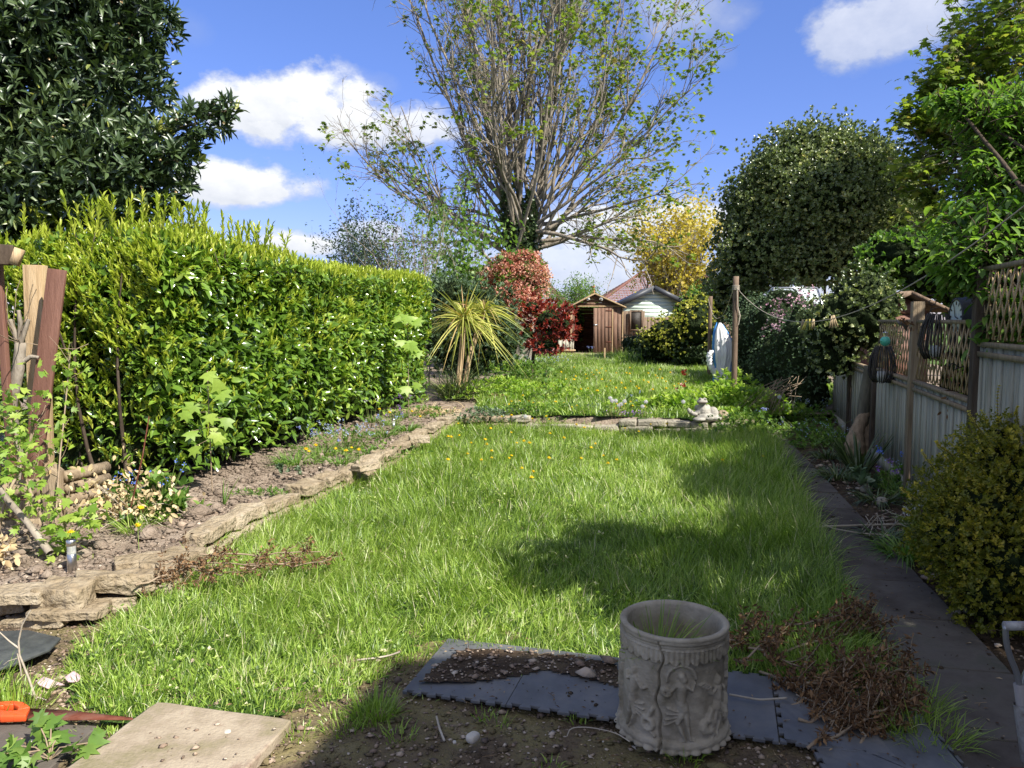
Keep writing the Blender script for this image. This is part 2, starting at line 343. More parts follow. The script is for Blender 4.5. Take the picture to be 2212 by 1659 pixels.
M['bark_dark'] = pmat('bark_dark', G3((.03, .022, .016), (.075, .055, .04), (.12, .095, .07)), 9, .9, .8, 30, .2, stretch=(1, 1, .25))
M['twig'] = pmat('twig', G3((.20, .14, .09), (.34, .27, .19)), 9, .85, .3, 40, .2)
M['fence_wood'] = pmat('fence_wood', G3((.15, .14, .10), (.35, .335, .265), (.46, .43, .34)), 2.2, .9, .5, 12, .2, stretch=(9, 9, .7), rndmix=.3)
M['post_wood'] = pmat('post_wood', G3((.13, .095, .06), (.25, .19, .125), (.34, .27, .18)), 3, .85, .5, 18, .2, stretch=(8, 8, .6))
M['new_wood'] = pmat('new_wood', G3((.26, .17, .09), (.42, .30, .17), (.50, .38, .24)), 3, .8, .5, 18, .2, stretch=(9, 9, .6))
M['brown_board'] = pmat('brown_board', G3((.10, .045, .03), (.155, .075, .052), (.20, .10, .07)), 3, .6, .3, 22, .3, stretch=(9, 9, .6))
M['pole_wood'] = pmat('pole_wood', G3((.09, .06, .04), (.17, .12, .085), (.23, .17, .12)), 3, .85, .5, 25, .2, stretch=(6, 6, .7))
M['rust'] = pmat('rust', G3((.06, .02, .014), (.13, .042, .026), (.15, .08, .06)), 14, .9, .3, 40, .15)
M['metal'] = pmat('metal', G3((.55, .54, .52), (.65, .64, .62)), 9, .28, .1, 80, .5, metal=1, stretch=(1, 1, 12))
M['black_metal'] = pmat('black_metal', G3((.012, .012, .013), (.03, .028, .027)), 9, .5, .2, 60, .5)
M['wicker'] = pmat('wicker', G3((.018, .015, .013), (.045, .038, .032)), 30, .6, .4, 80, .4)
M['cane'] = pmat('cane', G3((.30, .25, .19), (.45, .40, .32)), 9, .7, .3, 30, .3)
def plain(name, c, rough=.6, metal=0, spec=.4):
    m, t, b, o = base_mat(name); b.inputs['Base Color'].default_value = (*c, 1); b.inputs['Roughness'].default_value = rough; b.inputs['Metallic'].default_value = metal; b.inputs['Specular IOR Level'].default_value = spec
    n = nn(t, 'ShaderNodeTexNoise'); n.inputs['Scale'].default_value = 12; h = nn(t, 'ShaderNodeMix', data_type='RGBA', blend_type='MULTIPLY'); h.inputs[0].default_value = .25; h.inputs[6].default_value = (*c, 1)
    t.links.new(n.outputs[0], h.inputs[7]); t.links.new(h.outputs[2], b.inputs['Base Color']); return m
def glass(name, c, rough=.05, alpha=.35):
    m, t, b, o = base_mat(name); b.inputs['Base Color'].default_value = (*c, 1); b.inputs['Roughness'].default_value = rough
    tr = nn(t, 'ShaderNodeBsdfTransparent'); tr.inputs[0].default_value = (*[min(1, .75 + .25 * x) for x in c], 1); mxs = nn(t, 'ShaderNodeMixShader'); mxs.inputs[0].default_value = alpha
    t.links.new(tr.outputs[0], mxs.inputs[1]); t.links.new(b.outputs[0], mxs.inputs[2]); t.links.new(mxs.outputs[0], o.inputs[0]); return m
def stone(mb, c, size, rz=0, seed=0, r=.5, rough=.05, k=7, n=7, tilt=(0, 0)):
    g = np.linspace(-1, 1, n); a, b = np.meshgrid(g, g, indexing='ij'); a = a.ravel(); b = b.ravel(); o = np.ones_like(a)
    q = (np.arange(n - 1)[:, None] * n + np.arange(n - 1)[None]).ravel(); Q = np.stack([q, q + n, q + n + 1, q + 1], -1)
    sz = np.asarray(size) / 2
    for V in ((a, b, o), (b, a, -o), (o, a, b), (-o, b, a), (b, o, a), (a, -o, b)):
        p = np.stack(V, -1); p = p / (np.sum(np.abs(p) ** k, 1) ** (1 / k))[:, None]
        w = p * sz; m = min(sz)
        w = w + norm(p) * (nz(w, 9, seed) * m * rough * 4 + nz(w, 30, seed + 5) * m * rough * 1.8)[:, None]
        w[:, 2] += w[:, 0] * tilt[0] + w[:, 1] * tilt[1]
        mb.add(rotz(w, rz) + np.asarray(c), [Q], r)
def sheet(poly, step, zf, name, mat, kind='structure', label=None, cat=None):
    """a bumpy sheet filling a world polygon"""
    p = np.asarray(poly)[:, :2]; lo = p.min(0) - step; hi = p.max(0) + step
    nx = int((hi[0] - lo[0]) / step) + 2; ny = int((hi[1] - lo[1]) / step) + 2
    X, Y = np.meshgrid(lo[0] + np.arange(nx) * step, lo[1] + np.arange(ny) * step, indexing='ij')
    v = np.stack([X.ravel(), Y.ravel(), zf(X.ravel(), Y.ravel())], -1)
    i = (np.arange(nx - 1)[:, None] * ny + np.arange(ny - 1)[None]).ravel()
    cx = (X[:-1, :-1] + step / 2).ravel(); cy = (Y[:-1, :-1] + step / 2).ravel(); i = i[inpoly(cx, cy, p)]
    mb = MB(); mb.add(v, [np.stack([i, i + ny, i + ny + 1, i + 1], -1)])
    o = obj(name, mb, mat, origin=(0, 0, 0), smooth=True); tag(o, label, cat, None, kind); return o
# ================================================================== SETTING
def gp(lst, z=0): return [G(u, v, z) for u, v in lst]
def struct(o): o['kind'] = 'structure'; return o
mb = MB(); prism(mb, [(-600, -600), (600, -600), (600, 900), (-600, 900)], -.5, -.06); struct(obj('ground', mb, M['land'], origin=(0, 0, 0)))
zs = lambda x, y: .012 * nz(np.stack([x, y, 0 * x], -1), 3, 1) + .008 * nz(np.stack([x, y, 0 * x], -1), 11, 2) + .004 * nz(np.stack([x, y, 0 * x], -1), 34, 6)
sheet([(-7, .2), (9, .2), (9, 12.2), (-7, 12.2)], .05, lambda x, y: zs(x, y) - .012, 'soil', M['moss_soil'])
# lower lawn
LAWN = [(150, 1420), (250, 1340), (360, 1270), (420, 1210), (520, 1150), (640, 1085), (760, 1030), (880, 970), (960, 915), (1010, 918), (1160, 925), (1400, 930), (1600, 935), (1680, 960),
        (1700, 1010), (1735, 1090), (1775, 1170), (1805, 1240), (1835, 1320), (1900, 1400), (1930, 1480), (1960, 1620), (1890, 1600), (1760, 1480), (1590, 1460), (1340, 1440), (1150, 1425), (960, 1405), (860, 1440),
        (740, 1500), (620, 1545), (500, 1545), (360, 1560), (230, 1560), (160, 1510)]
lawn_w = gp(LAWN)
zl = lambda x, y: -.004 + .012 * nz(np.stack([x, y, 0 * x], -1), 3, 1) + .012 * nz(np.stack([x, y, 0 * x], -1), 1.6, 3) + .01 * nz(np.stack([x, y, 0 * x], -1), 6, 4)
sheet([p for p in lawn_w], .06, lambda x, y: zl(x, y), 'lawn', M['turf'])
# upper lawn, 0.2 m higher behind the cross wall
UP = gp([(1060, 894), (1625, 908), (1700, 880)], .2); 
up_w = [UP[0], UP[1], np.array([6.3, 14, 0]), np.array([8.2, 22, 0]), np.array([8.5, 30.2, 0]), np.array([1.0, 30.2, 0]), np.array([.3, 22, 0]), np.array([-.6, 14, 0]), np.array([-.55, 12.0, 0])]
zu = lambda x, y: .2 + .03 * nz(np.stack([x, y, 0 * x], -1), .9, 5) + .012 * nz(np.stack([x, y, 0 * x], -1), 5, 6)
mbx = MB(); sheet([(-9, 11.9), (14, 11.9), (14, 60), (-9, 60)], .4, lambda x, y: .13 + 0 * x, 'terrace', M['soil'])
sheet(up_w, .12, lambda x, y: zu(x, y) - .015, 'upper_lawn', M['turf'])
# concrete pad before the shed
ppad = [G(1195, 779, .2), G(1350, 779, .2), G(1350, 764, .2), G(1195, 764, .2)]
mb = MB(); prism(mb, [p[:2] for p in ppad], .1, .25); struct(obj('shed_pad', mb, M['slab_buff'], bevel=.01))
# left bed (soil behind the stone kerb)
KERB = [(335, 1232), (440, 1155), (520, 1110), (640, 1062), (700, 1035), (760, 1012), (830, 982), (880, 950), (930, 922), (965, 902), (1000, 890)]
kw = [G(u, v, .15) for u, v in KERB]
zb = lambda x, y: .11 + .025 * nz(np.stack([x, y, 0 * x], -1), 2.4, 7) + .014 * nz(np.stack([x, y, 0 * x], -1), 9, 8) + .008 * nz(np.stack([x, y, 0 * x], -1), 27, 9)
bed_poly = [p for p in kw] + [np.array([-.4, 13.6, 0]), np.array([-6.5, 13.6, 0]), np.array([-6.5, 4.2, 0]), G(-150, 1300, .12), G(40, 1275, .12), G(150, 1262, .12)]
sheet(bed_poly, .035, zb, 'flower_bed', M['soil'])
# path of square concrete slabs
a0 = G(1965, 1065, 0); a1 = G(1800, 906, 0); fd = (a1 - a0); fd[2] = 0; fd = norm(fd); fn = np.array([-fd[1], fd[0], 0.]) # fn: from the fence into the garden
pr0 = G(2110, 1370, .03); pr1 = G(1680, 925, .03); pd = norm((pr1 - pr0) * [1, 1, 0]); pn = np.array([-pd[1], pd[0], 0])
pang = math.atan2(pd[1], pd[0]); mb = MB()
s0 = -2.6
jo = G(1900, 1251, .03); jo = float((jo - pr0) @ pd)             # a joint seen at this height in the photo
for k in range(-6, 22):
    c = pr0 + pd * (jo + .3 + .61 * k) + pn * .31
    q = rng.random()
    stone(mb, (c[0], c[1], .004 + rng.uniform(-.004, .004)), (.598, .61, .055), pang + rng.uniform(-.006, .006), seed=k + 50, r=q, rough=.012, k=40, n=9, tilt=(rng.uniform(-.006, .006), rng.uniform(-.006, .006)))
struct(obj('path', mb, M['slab'], origin=(0, 0, 0)))
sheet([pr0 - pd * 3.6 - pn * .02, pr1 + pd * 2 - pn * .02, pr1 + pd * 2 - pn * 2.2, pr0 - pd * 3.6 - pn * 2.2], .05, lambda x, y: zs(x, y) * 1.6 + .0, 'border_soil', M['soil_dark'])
# ------------------------------------------------------------------ the house behind the photographer (throws the shade)
hs_ = thing('house', 'brick house with hipped roof behind the garden, shading its near corner', 'house', (3, -4, 0))
mb = MB(); w = [(3.3, 0), (11, 0), (11, 5.6), (10, 6.9), (4.5, 6.9), (3.35, 5.6)]
poly3(mb, [(x, -1.1, z) for x, z in w], (0, 1, 0), -8)
M['brick'] = pmat('brick', G3((.25, .12, .08), (.34, .17, .11)), 12, .9, .4, 30)
M['tiles'] = pmat('tiles', G3((.085, .04, .032), (.15, .07, .055), (.20, .115, .09)), 9, .85, .4, 25, rndmix=.5)
obj('wall', mb, M['brick'], hs_)
mb = MB(); poly3(mb, [(4.5, -1.05, 6.92), (3.3, -1.05, 5.56), (3.25, -1.05, 5.64), (4.45, -1.05, 7.02), (10.05, -1.05, 7.02), (11.1, -1.05, 5.64), (11.05, -1.05, 5.56), (10, -1.05, 6.92)], (0, 1, 0), -8.1)
obj('roof', mb, M['tiles'], hs_)
# ------------------------------------------------------------------ right-hand fence
def FP(s, off=0, z=0): return a0 + fd * s + fn * off + np.array([0, 0, z])
fang = math.atan2(fd[1], fd[0])
def trellis(mb, s0, s1, z0, z1, off):
    h = z1 - z0; w = .019; t = .006; dx = .115; slope = .55
    for sg, o2 in ((1, 0), (-1, .0075)):
        s = s0 - h * slope
        while s < s1 + h * slope:
            pa = (s, z0); pb = (s + h * slope * 1, z1)
            if sg < 0: pa, pb = (s + h * slope, z0), (s, z1)
            # clip to the panel
            def clip(p, q):
                (x0, y0), (x1, y1) = p, q; ts = [0, 1]
                if x0 == x1: return p, q
                for lim in (s0, s1):
                    tt = (lim - x0) / (x1 - x0)
                    if 0 < tt < 1: ts.append(tt)
                ts.sort()
                for ta, tb in zip(ts[:-1], ts[1:]):
                    xm = x0 + (x1 - x0) * (ta + tb) / 2
                    if s0 <= xm <= s1: return (x0 + (x1 - x0) * ta, y0 + (y1 - y0) * ta), (x0 + (x1 - x0) * tb, y0 + (y1 - y0) * tb)
                return None
            c = clip(pa, pb)
            if c: beam(mb, FP(c[0][0], off + o2, c[0][1]), FP(c[1][0], off + o2, c[1][1]), w * .55, t, up=tuple(fd), r=rng.random()) if 0 else beam(mb, FP(c[0][0], off + o2, c[0][1]), FP(c[1][0], off + o2, c[1][1]), w, t, up=tuple(fn), r=rng.random())
            s += dx
fence_specs = [  (-5.7, -3.85, 1.42, 1.92, 'high board fence panel out of view, added to shade the path'), # s0, s1, solid top, trellis top, label; first panel unseen, added for shade
    (-3.75, -1.87, 1.42, 1.92, 'grey green board fence panel with high boards nearest the house'),
    (-1.83, -.06, 1.02, 1.57, 'weathered board fence panel with open diamond trellis below the hanging clock'),
    (.06, 1.80, 1.02, 1.57, 'weathered board fence panel with trellis behind the smaller wicker lantern'),
    (1.92, 3.65, 1.0, 0, 'weathered board fence panel without trellis beside the leaning log carving'),
    (3.77, 5.5, .98, 0, 'dark board fence panel half hidden by the dark hedge at the path end')]
for s0_, s1_, zt, tt, lb in fence_specs:
    t_ = thing('garden_fence', lb, 'fence panel', FP((s0_ + s1_) / 2, 0, 0), 'fence panels along the path')
    mb = MB(); s = s0_
    while s < s1_ - .02:
        wd_ = min(.1, s1_ - s); c = FP(s + wd_ / 2, .008 * (int(round(s * 10)) % 2), .1 + (zt - .1) / 2)
        box(mb, c, (wd_ - .004, .014, zt - .1 - rng.uniform(0, .006)), rz=fang, r=rng.random()); s += .1
    obj('boards', mb, M['fence_wood'], t_)
    mb = MB(); box(mb, FP((s0_ + s1_) / 2, .02, .06), (s1_ - s0_, .035, .13), rz=fang); obj('gravel_board', mb, M['fence_wood'], t_)
    mb = MB(); box(mb, FP((s0_ + s1_) / 2, .004, zt + .016), (s1_ - s0_, .06, .03), rz=fang); box(mb, FP((s0_ + s1_) / 2, .022, zt - .05), (s1_ - s0_, .02, .035), rz=fang)
    obj('capping', mb, M['post_wood'], t_)
    if tt:
        mb = MB(); trellis(mb, s0_ + .02, s1_ - .02, zt + .05, tt, .0); obj('trellis', mb, M['new_wood'], t_)
        mb = MB(); box(mb, FP((s0_ + s1_) / 2, .004, tt + .012), (s1_ - s0_, .035, .03), rz=fang); obj('trellis_rail', mb, M['post_wood'], t_)
M['fence_post'] = M['post_wood']
for s_, zt, lb, mt in [(-1.86, 1.95, 'tall timber fence post between high and low panels, behind the butterfly ornament', 'bark_dark'), (0, 1.76, 'square timber fence post with pale sunlit top between the two trellis panels', 'post_wood'),
                   (1.86, 1.25, 'dark mossy fence post next to the leaning log carving', 'bark_dark'), (3.71, 1.1, 'thin dark fence post near the far end of the path fence', 'bark_dark')]:
    mb = MB(); box(mb, FP(s_, 0, zt / 2), (.1, .1, zt), rz=fang); o = obj('fence_post', mb, M[mt], bevel=.004); tag(o, lb, 'fence post', 'posts of the path fence')
# neighbour's rails behind the fence, dark shed roof
def bx(mb, a, b, w, t, r=.5): beam(mb, a, b, w, t, r=r)
t_ = thing('neighbour_shed', 'brown timber shed with pitched roof edge behind the trellis fence', 'shed', FP(-.2, -2.5, 0))
zt_ = PX(1962, 632, 11); ze = PX(2030, 668, 11); zl_ = PX(1894, 668, 11)
mb = MB(); box(mb, (zt_[0], 11.8, (ze[2] - .05) / 2), (ze[0] - zl_[0] - .2, 1.5, ze[2] - .05)); poly3(mb, [(zl_[0] + .1, 11.03, ze[2] - .06), (ze[0] - .1, 11.03, ze[2] - .06), (zt_[0], 11.03, zt_[2] - .08)], (0, 1, 0), .05); obj('wall', mb, M['brown_board'], t_)
mb = MB(); bx(mb, (zt_[0], 11.75, zt_[2]), (ze[0] + .1, 11.75, ze[2] - .02), 1.7, .05); bx(mb, (zt_[0], 11.75, zt_[2]), (zl_[0] - .1, 11.75, ze[2] - .02), 1.7, .05); obj('roof', mb, M['pole_wood'], t_)
t_ = thing('neighbour_fence', 'reddish brown slatted fence behind the pale trellis', 'fence', FP(-1, -1.6, 0))
mb = MB()
for i in range(38): box(mb, FP(-3.4 + i * .16, -3.4, .78), (.11, .015, 1.56), rz=fang, r=rng.random())
obj('slat_panel', mb, M['brown_board'], t_)
mb = MB(); box(mb, FP(-.4, -3.37, 1.5), (6, .03, .05), rz=fang); box(mb, FP(-.4, -3.37, 1.35), (6, .03, .05), rz=fang); obj('rail', mb, M['brown_board'], t_)
# boundary fence and hedge line at the far end of the garden closes the view
t_ = thing('far_fence', 'brown timber fence running across the garden end behind the shed', 'fence', (2, 33.5, 0))
mb = MB()
for i in range(150): box(mb, (-6 + i * .155, 33.5, .85), (.15, .02, 1.7 + rng.uniform(-.02, .02)), r=rng.random())
obj('boards', mb, M['pole_wood'], t_)
# ================================================================== GRASS
def grass(name, poly, zf, dens, h, w, seed=0, label='grass', fall=.5, hf=None, mat='grass', keep=None):
    q = scatter(poly, dens); x, y = q[:, 0], q[:, 1]; p = np.stack([x, y, 0 * x], -1)
    n1 = nz(p, 2.2, seed); n2 = nz(p, 7, seed + 1); cl = nz(p, 17, seed + 4)
    k = rng.random(len(q)) < np.clip(.72 + .3 * n2 + .25 * cl, .15, 1)
    if keep is not None: k &= keep(x, y)
    x, y, p, n1, n2, cl = x[k], y[k], p[k], n1[k], n2[k], cl[k]
    hh = h * (1 + .28 * n1 + .3 * cl) * rng.uniform(.45, 1.25, len(x))
    if hf is not None: hh = hh * hf(x, y)
    ang = nz(p, 1.3, seed + 2) * 3.5 + nz(p, 6, seed + 3) * 2.6 + rng.normal(size=len(x)) * 1.3; lean = np.clip(rng.gamma(2.2, .2, len(x)) + .1, .05, 1.2)
    d = np.stack([np.cos(ang) * lean, np.sin(ang) * lean, np.ones(len(x))], -1)
    mb = MB(); rr = np.clip(.44 + .2 * nz(p, 1.2, seed + 6) + .12 * n2 + rng.normal(size=len(x)) * .22, 0, .92); rr[rng.random(len(x)) < .045] = 1
    ribbons(mb, np.stack([x, y, zf(x, y) - .01], -1), d, np.maximum(hh, .02), w * rng.uniform(.6, 1.3, len(x)), droop=np.clip(rng.gamma(2, .14, len(x)), 0, .7), k=4, r=rr)
    o = obj(name, mb, M[mat], origin=(0, 0, 0)); return tag(o, label, 'grass', None, 'stuff')
near_w = [p[:2] for p in lawn_w]
def hfn(x, y):                                             # shorter towards the bare front, taller beside the path
    d = (x - pr0[0]) * pn[0] + (y - pr0[1]) * pn[1] - .62  # distance from the path edge into the lawn
    f = np.clip(.5 + (y - 3.1) * .35, .45, 1.0)
    return f * (1 + .55 * np.exp(-np.maximum(d, 0) / .35))
spl = 6.2
grass('lawn_grass', lawn_w, zl, 9500, .155, .0054, 1, 'long bright green unmown grass covering the lower lawn', hf=hfn, keep=lambda x, y: (y < spl))
grass('lawn_grass', lawn_w, zl, 5200, .17, .0075, 1, 'long green grass on the far half of the lower lawn before the stone wall', hf=hfn, keep=lambda x, y: (y >= spl))
grass('upper_grass', up_w, zu, 1500, .17, .014, 21, 'long green grass on the raised lawn before the brown shed')
clump_poly = [G(1330, 790, .2), G(1560, 790, .2), G(1560, 775, .2), G(1330, 775, .2)]
grass('upper_grass', clump_poly, zu, 420, .42, .022, 25, 'tall bright grass tufts at the far right end of the raised lawn')
# thin scattered grass on the bare soil and along the edges
mb = MB()
def tuft(mb, u, v, n, h, rad, z=0.0, w=.005, lean=.5, r=(.3, .8)):
    c = G(u, v, z); a = rng.uniform(0, 6.283, n); rr = rad * np.sqrt(rng.random(n)); p = np.stack([c[0] + rr * np.cos(a), c[1] + rr * np.sin(a), np.full(n, z - .005)], -1)
    d = np.stack([np.cos(a) * lean * rr / rad + rng.normal(size=n) * .2, np.sin(a) * lean * rr / rad + rng.normal(size=n) * .2, np.ones(n)], -1)
    ribbons(mb, p, d, h * rng.uniform(.4, 1.2, n), w * rng.uniform(.6, 1.3, n), droop=rng.uniform(.05, .55, n), k=4, r=rng.uniform(r[0], r[1], n))
for u, v, n, h, rd in [(810, 1545, 240, .13, .09), (735, 1530, 80, .07, .1), (740, 1570, 110, .06, .09), (640, 1590, 130, .05, .07), (230, 1500, 110, .09, .1), (310, 1510, 120, .1, .09), (190, 1530, 60, .07, .08), (420, 1500, 120, .09, .12),
                      (30, 1530, 260, .17, .14), (-30, 1500, 160, .17, .12), (180, 1440, 60, .08, .08), (120, 1460, 30, .06, .07), (860, 1590, 50, .06, .07), (1250, 1552, 40, .05, .05), (1120, 1480, 25, .05, .04), (2000, 1600, 260, .17, .14), (1960, 1540, 260, .18, .14), (240, 1590, 60, .06, .05), (190, 1585, 40, .05, .05),
                      (1395, 1500, 30, .05, .03), (1040, 1545, 26, .05, .05), (1075, 1560, 26, .06, .05), (1700, 1450, 160, .15, .13), (1480, 1635, 60, .08, .07), (1185, 1655, 20, .05, .05), (700, 1500, 80, .06, .1), (540, 1545, 150, .06, .12), (330, 1545, 80, .06, .08), (900, 1420, 80, .07, .1), (1950, 1170, 90, .14, .09), (1925, 1180, 60, .12, .1), (2150, 1600, 14, .04, .03)]:
    tuft(mb, u, v, n, h, rd)
e = scatter([p for p in gp([(120, 1450), (260, 1340), (520, 1560), (900, 1400), (1100, 1440), (860, 1560), (560, 1620), (200, 1600)])], 420); n = len(e)
ribbons(mb, np.c_[e, np.zeros(n)], np.c_[rng.normal(size=(n, 2)) * .6, np.ones(n)], rng.uniform(.02, .06, n), .004, droop=.4, k=4)
tag(obj('soil_grass', mb, M['grass'], origin=(0, 0, 0)), 'short sparse grass tufts growing out of the bare front soil', 'grass', None, 'stuff')
# edge grass leaning over kerb, cross wall and path
mb = MB()
for i in range(150):
    t = rng.random() * (len(KERB) - 1); j = int(t); f = t - j; u = KERB[j][0] * (1 - f) + KERB[j + 1][0] * f + 26 + (900 - KERB[j][0]) * .018; v = KERB[j][1] * (1 - f) + KERB[j + 1][1] * f + 24
    tuft(mb, u, v, 26, .15, .09, 0.01, .006)
for i in range(110):
    u = rng.uniform(1020, 1600); tuft(mb, u, 921 + (u - 1000) * .02 + rng.uniform(-2, 5), 22, .17, .12, 0, .008)
for i in range(150):
    s = rng.uniform(-.9, 6.2); c = pr0 + pd * s + pn * (.66 + rng.uniform(-.06, .1)); n = 30
    a = rng.uniform(0, 6.283, n); p = np.stack([c[0] + .07 * np.cos(a), c[1] + .09 * np.sin(a), np.full(n, .0)], -1)
    ribbons(mb, p, np.stack([-pn[0] * .45 + rng.normal(size=n) * .25, -pn[1] * .45 + rng.normal(size=n) * .25, np.ones(n)], -1), rng.uniform(.09, .26, n), .0062, droop=rng.uniform(.1, .7, n), k=4, r=rng.uniform(.25, .8, n))
tag(obj('edge_grass', mb, M['grass'], origin=(0, 0, 0)), 'tall grass leaning over the edges of path, kerb and wall', 'grass', None, 'stuff')
# pebbles and crumbs of soil
def pebbles(name, poly, zf, dens, s, label, mat='pebble', seed=0, big=.03):
    q = scatter(poly, dens); n = len(q); mb = MB(); ico = np.array([[0, 0, 1], [.9, 0, .3], [.28, .86, .35], [-.73, .53, .3], [-.73, -.53, .35], [.28, -.86, .3], [0, 0, -.6]])
    fs = np.array([[0, 1, 2], [0, 2, 3], [0, 3, 4], [0, 4, 5], [0, 5, 1], [6, 2, 1], [6, 3, 2], [6, 4, 3], [6, 5, 4], [6, 1, 5]])
    sc_ = s * np.exp(rng.normal(size=n) * .55); v = ico[None] * (1 + .25 * rng.normal(size=(n, 7, 1))) * sc_[:, None, None] * np.stack([rng.uniform(.8, 1.5, n), rng.uniform(.7, 1.1, n), rng.uniform(.35, .8, n)], -1)[:, None]
    a = rng.uniform(0, 6.283, n); c, s2 = np.cos(a)[:, None], np.sin(a)[:, None]; v = np.stack([v[..., 0] * c - v[..., 1] * s2, v[..., 0] * s2 + v[..., 1] * c, v[..., 2]], -1)
    v += np.stack([q[:, 0], q[:, 1], zf(q[:, 0], q[:, 1])], -1)[:, None]
    mb.add(v.reshape(-1, 3), [(fs[None] + (np.arange(n) * 7)[:, None, None]).reshape(-1, 3)], np.repeat(rng.random(n) ** 1.3, 7))
    return tag(obj(name, mb, M[mat], origin=(0, 0, 0)), label, 'pebbles', None, 'stuff')
q = scatter(lawn_w, 330); q = q[rng.random(len(q)) < np.clip(.25 + .6 * nz(np.c_[q, 0 * q[:, 0]], 2.5, 91), 0, 1)]; n = len(q); mb = MB()
rosettes(mb, np.c_[q, rng.uniform(.02, .09, n)], np.tile([0, 0, 1.], (n, 1)), 5, .02, .014, (.8, 1.5), T_QUAD); tag(obj('clover', mb, M['grass'], origin=(0, 0, 0)), 'low clover and weeds mixed through the lower lawn', 'weeds', None, 'stuff')
M['litter'] = leafmat('litter', [(0, (.06, .035, .02)), (.6, (.18, .11, .06)), (1, (.40, .30, .18))], .8, .1, .2)
q = np.concatenate([scatter(gp([(0, 1330), (330, 1300), (420, 1500), (960, 1400), (1400, 1440), (2000, 1640), (2000, 1680), (-50, 1680)]), 130), scatter([pr0 - pd * 3 - pn * .6, pr0 + pd * 6 - pn * .6, pr0 + pd * 6 + pn * .62, pr0 - pd * 3 + pn * .62], 60), scatter(lawn_w, 9)]); n = len(q); mb = MB()
leaves(mb, np.c_[q, np.full(n, .038)], norm(np.c_[rng.normal(size=(n, 2)), np.zeros(n)]), norm(rdir(n) * .4 + [0, 0, 1]), rng.uniform(.008, .03, n), rng.uniform(.003, .012, n), T_QUAD); n = 240; q = q[rng.integers(0, len(q), n)]; a = rng.uniform(0, 3.14, n); l = rng.uniform(.01, .05, n); d = np.stack([np.cos(a) * l, np.sin(a) * l, 0 * a], -1); p = np.c_[q, np.full(n, .04)]; tubes(mb, np.stack([p - d, p + rng.normal(size=(n, 3)) * .003, p + d], 1), np.full((n, 3), .0011), 3, r=rng.random(n))
tag(obj('litter', mb, M['litter'], origin=(0, 0, 0)), 'small dead leaves and twig bits scattered over soil, lawn and path', 'litter', None, 'stuff')
front = gp([(0, 1330), (330, 1300), (420, 1500), (960, 1400), (1400, 1440), (2000, 1640), (2000, 1680), (-50, 1680), (-50, 1330)])
pebbles('pebbles', front, lambda x, y: zs(x, y) - .01, 1500, .005, 'small mixed pebbles lying on the bare soil at the front')
pebbles('gravel', gp([(60, 1400), (420, 1400), (520, 1500), (420, 1560), (100, 1560)]), lambda x, y: zs(x, y) - .008, 1300, .008, 'mixed brown gravel beside the black rubber mat')
pebbles('bed_gravel', bed_poly[:9] + [G(400, 1090, .12), G(100, 1120, .12), G(-100, 1200, .12), G(-150, 1300, .12), G(150, 1262, .12)], lambda x, y: zb(x, y), 420, .009, 'stones and clods on the soil of the left flower bed')
pebbles('front_clods', front, lambda x, y: zs(x, y) - .012, 900, .007, 'small brown crumbs of earth on the bare front soil', 'moss_soil')
pebbles('soil_clods', bed_poly, lambda x, y: zb(x, y), 700, .014, 'crumbly brown soil clods in the left flower bed', 'soil')
pebbles('path_grit', [pr0 - pd * 3 - pn * .4, pr0 + pd * 5 - pn * .4, pr0 + pd * 5 + pn * .5, pr0 - pd * 3 + pn * .5], lambda x, y: .033 + 0 * x, 90, .005, 'grit and crumbs of soil scattered over the path slabs', 'soil_dark')
pebbles('border_stones', [pr0 - pd * 2 - pn * .05, pr0 + pd * 5 - pn * .02, pr0 + pd * 5 - pn * .3, pr0 - pd * 2 - pn * .35], lambda x, y: 0 * x + .01, 160, .016, 'pebbles along the shaded border beside the path', 'pebble')
# ================================================================== TREES, HEDGES, SHRUBS
lm = leafmat
M['laurel'] = lm('laurel', [(0, (.05, .10, .015)), (.5, (.11, .20, .028)), (.85, (.20, .31, .04)), (1, (.27, .36, .06))], .2, .22, .6)
M['laurel_new'] = lm('laurel_new', [(0, (.24, .33, .03)), (.5, (.38, .46, .05)), (1, (.52, .56, .10))], .3, .38, .5, (1.25, 1.3, .6))
M['dark_leaf'] = lm('dark_leaf', [(0, (.025, .045, .02)), (.5, (.055, .09, .035)), (.9, (.11, .155, .06)), (1, (.25, .27, .05))], .36, .12, .6)
M['holly'] = lm('holly', [(0, (.06, .09, .035)), (.5, (.17, .215, .09)), (.85, (.34, .37, .18)), (1, (.45, .42, .16))], .3, .2, .7)
M['syc'] = lm('syc', [(0, (.07, .11, .02)), (.5, (.16, .22, .04)), (.85, (.26, .30, .06)), (1, (.30, .22, .08))], .5, .45, .3)
M['green_leaf'] = lm('green_leaf', [(0, (.05, .11, .02)), (.5, (.12, .22, .04)), (1, (.22, .32, .07))], .45, .4, .4)
M['fresh_leaf'] = lm('fresh_leaf', [(0, (.12, .22, .03)), (.5, (.24, .36, .05)), (1, (.38, .46, .10))], .45, .42, .35)
M['grey_leaf'] = lm('grey_leaf', [(0, (.05, .09, .045)), (.6, (.12, .18, .10)), (1, (.24, .30, .20))], .6, .2, .3)
M['red_leaf'] = lm('red_leaf', [(0, (.10, .015, .015)), (.45, (.22, .035, .025)), (.75, (.33, .07, .035)), (.92, (.20, .14, .04)), (1, (.5, .22, .15))], .35, .3, .5, (1.6, .7, .5))
M['pink_bloom'] = lm('pink_bloom', [(0, (.42, .17, .12)), (.45, (.62, .33, .24)), (.8, (.66, .50, .34)), (1, (.30, .36, .16))], .7, .3, .2, (1.3, .9, .8))
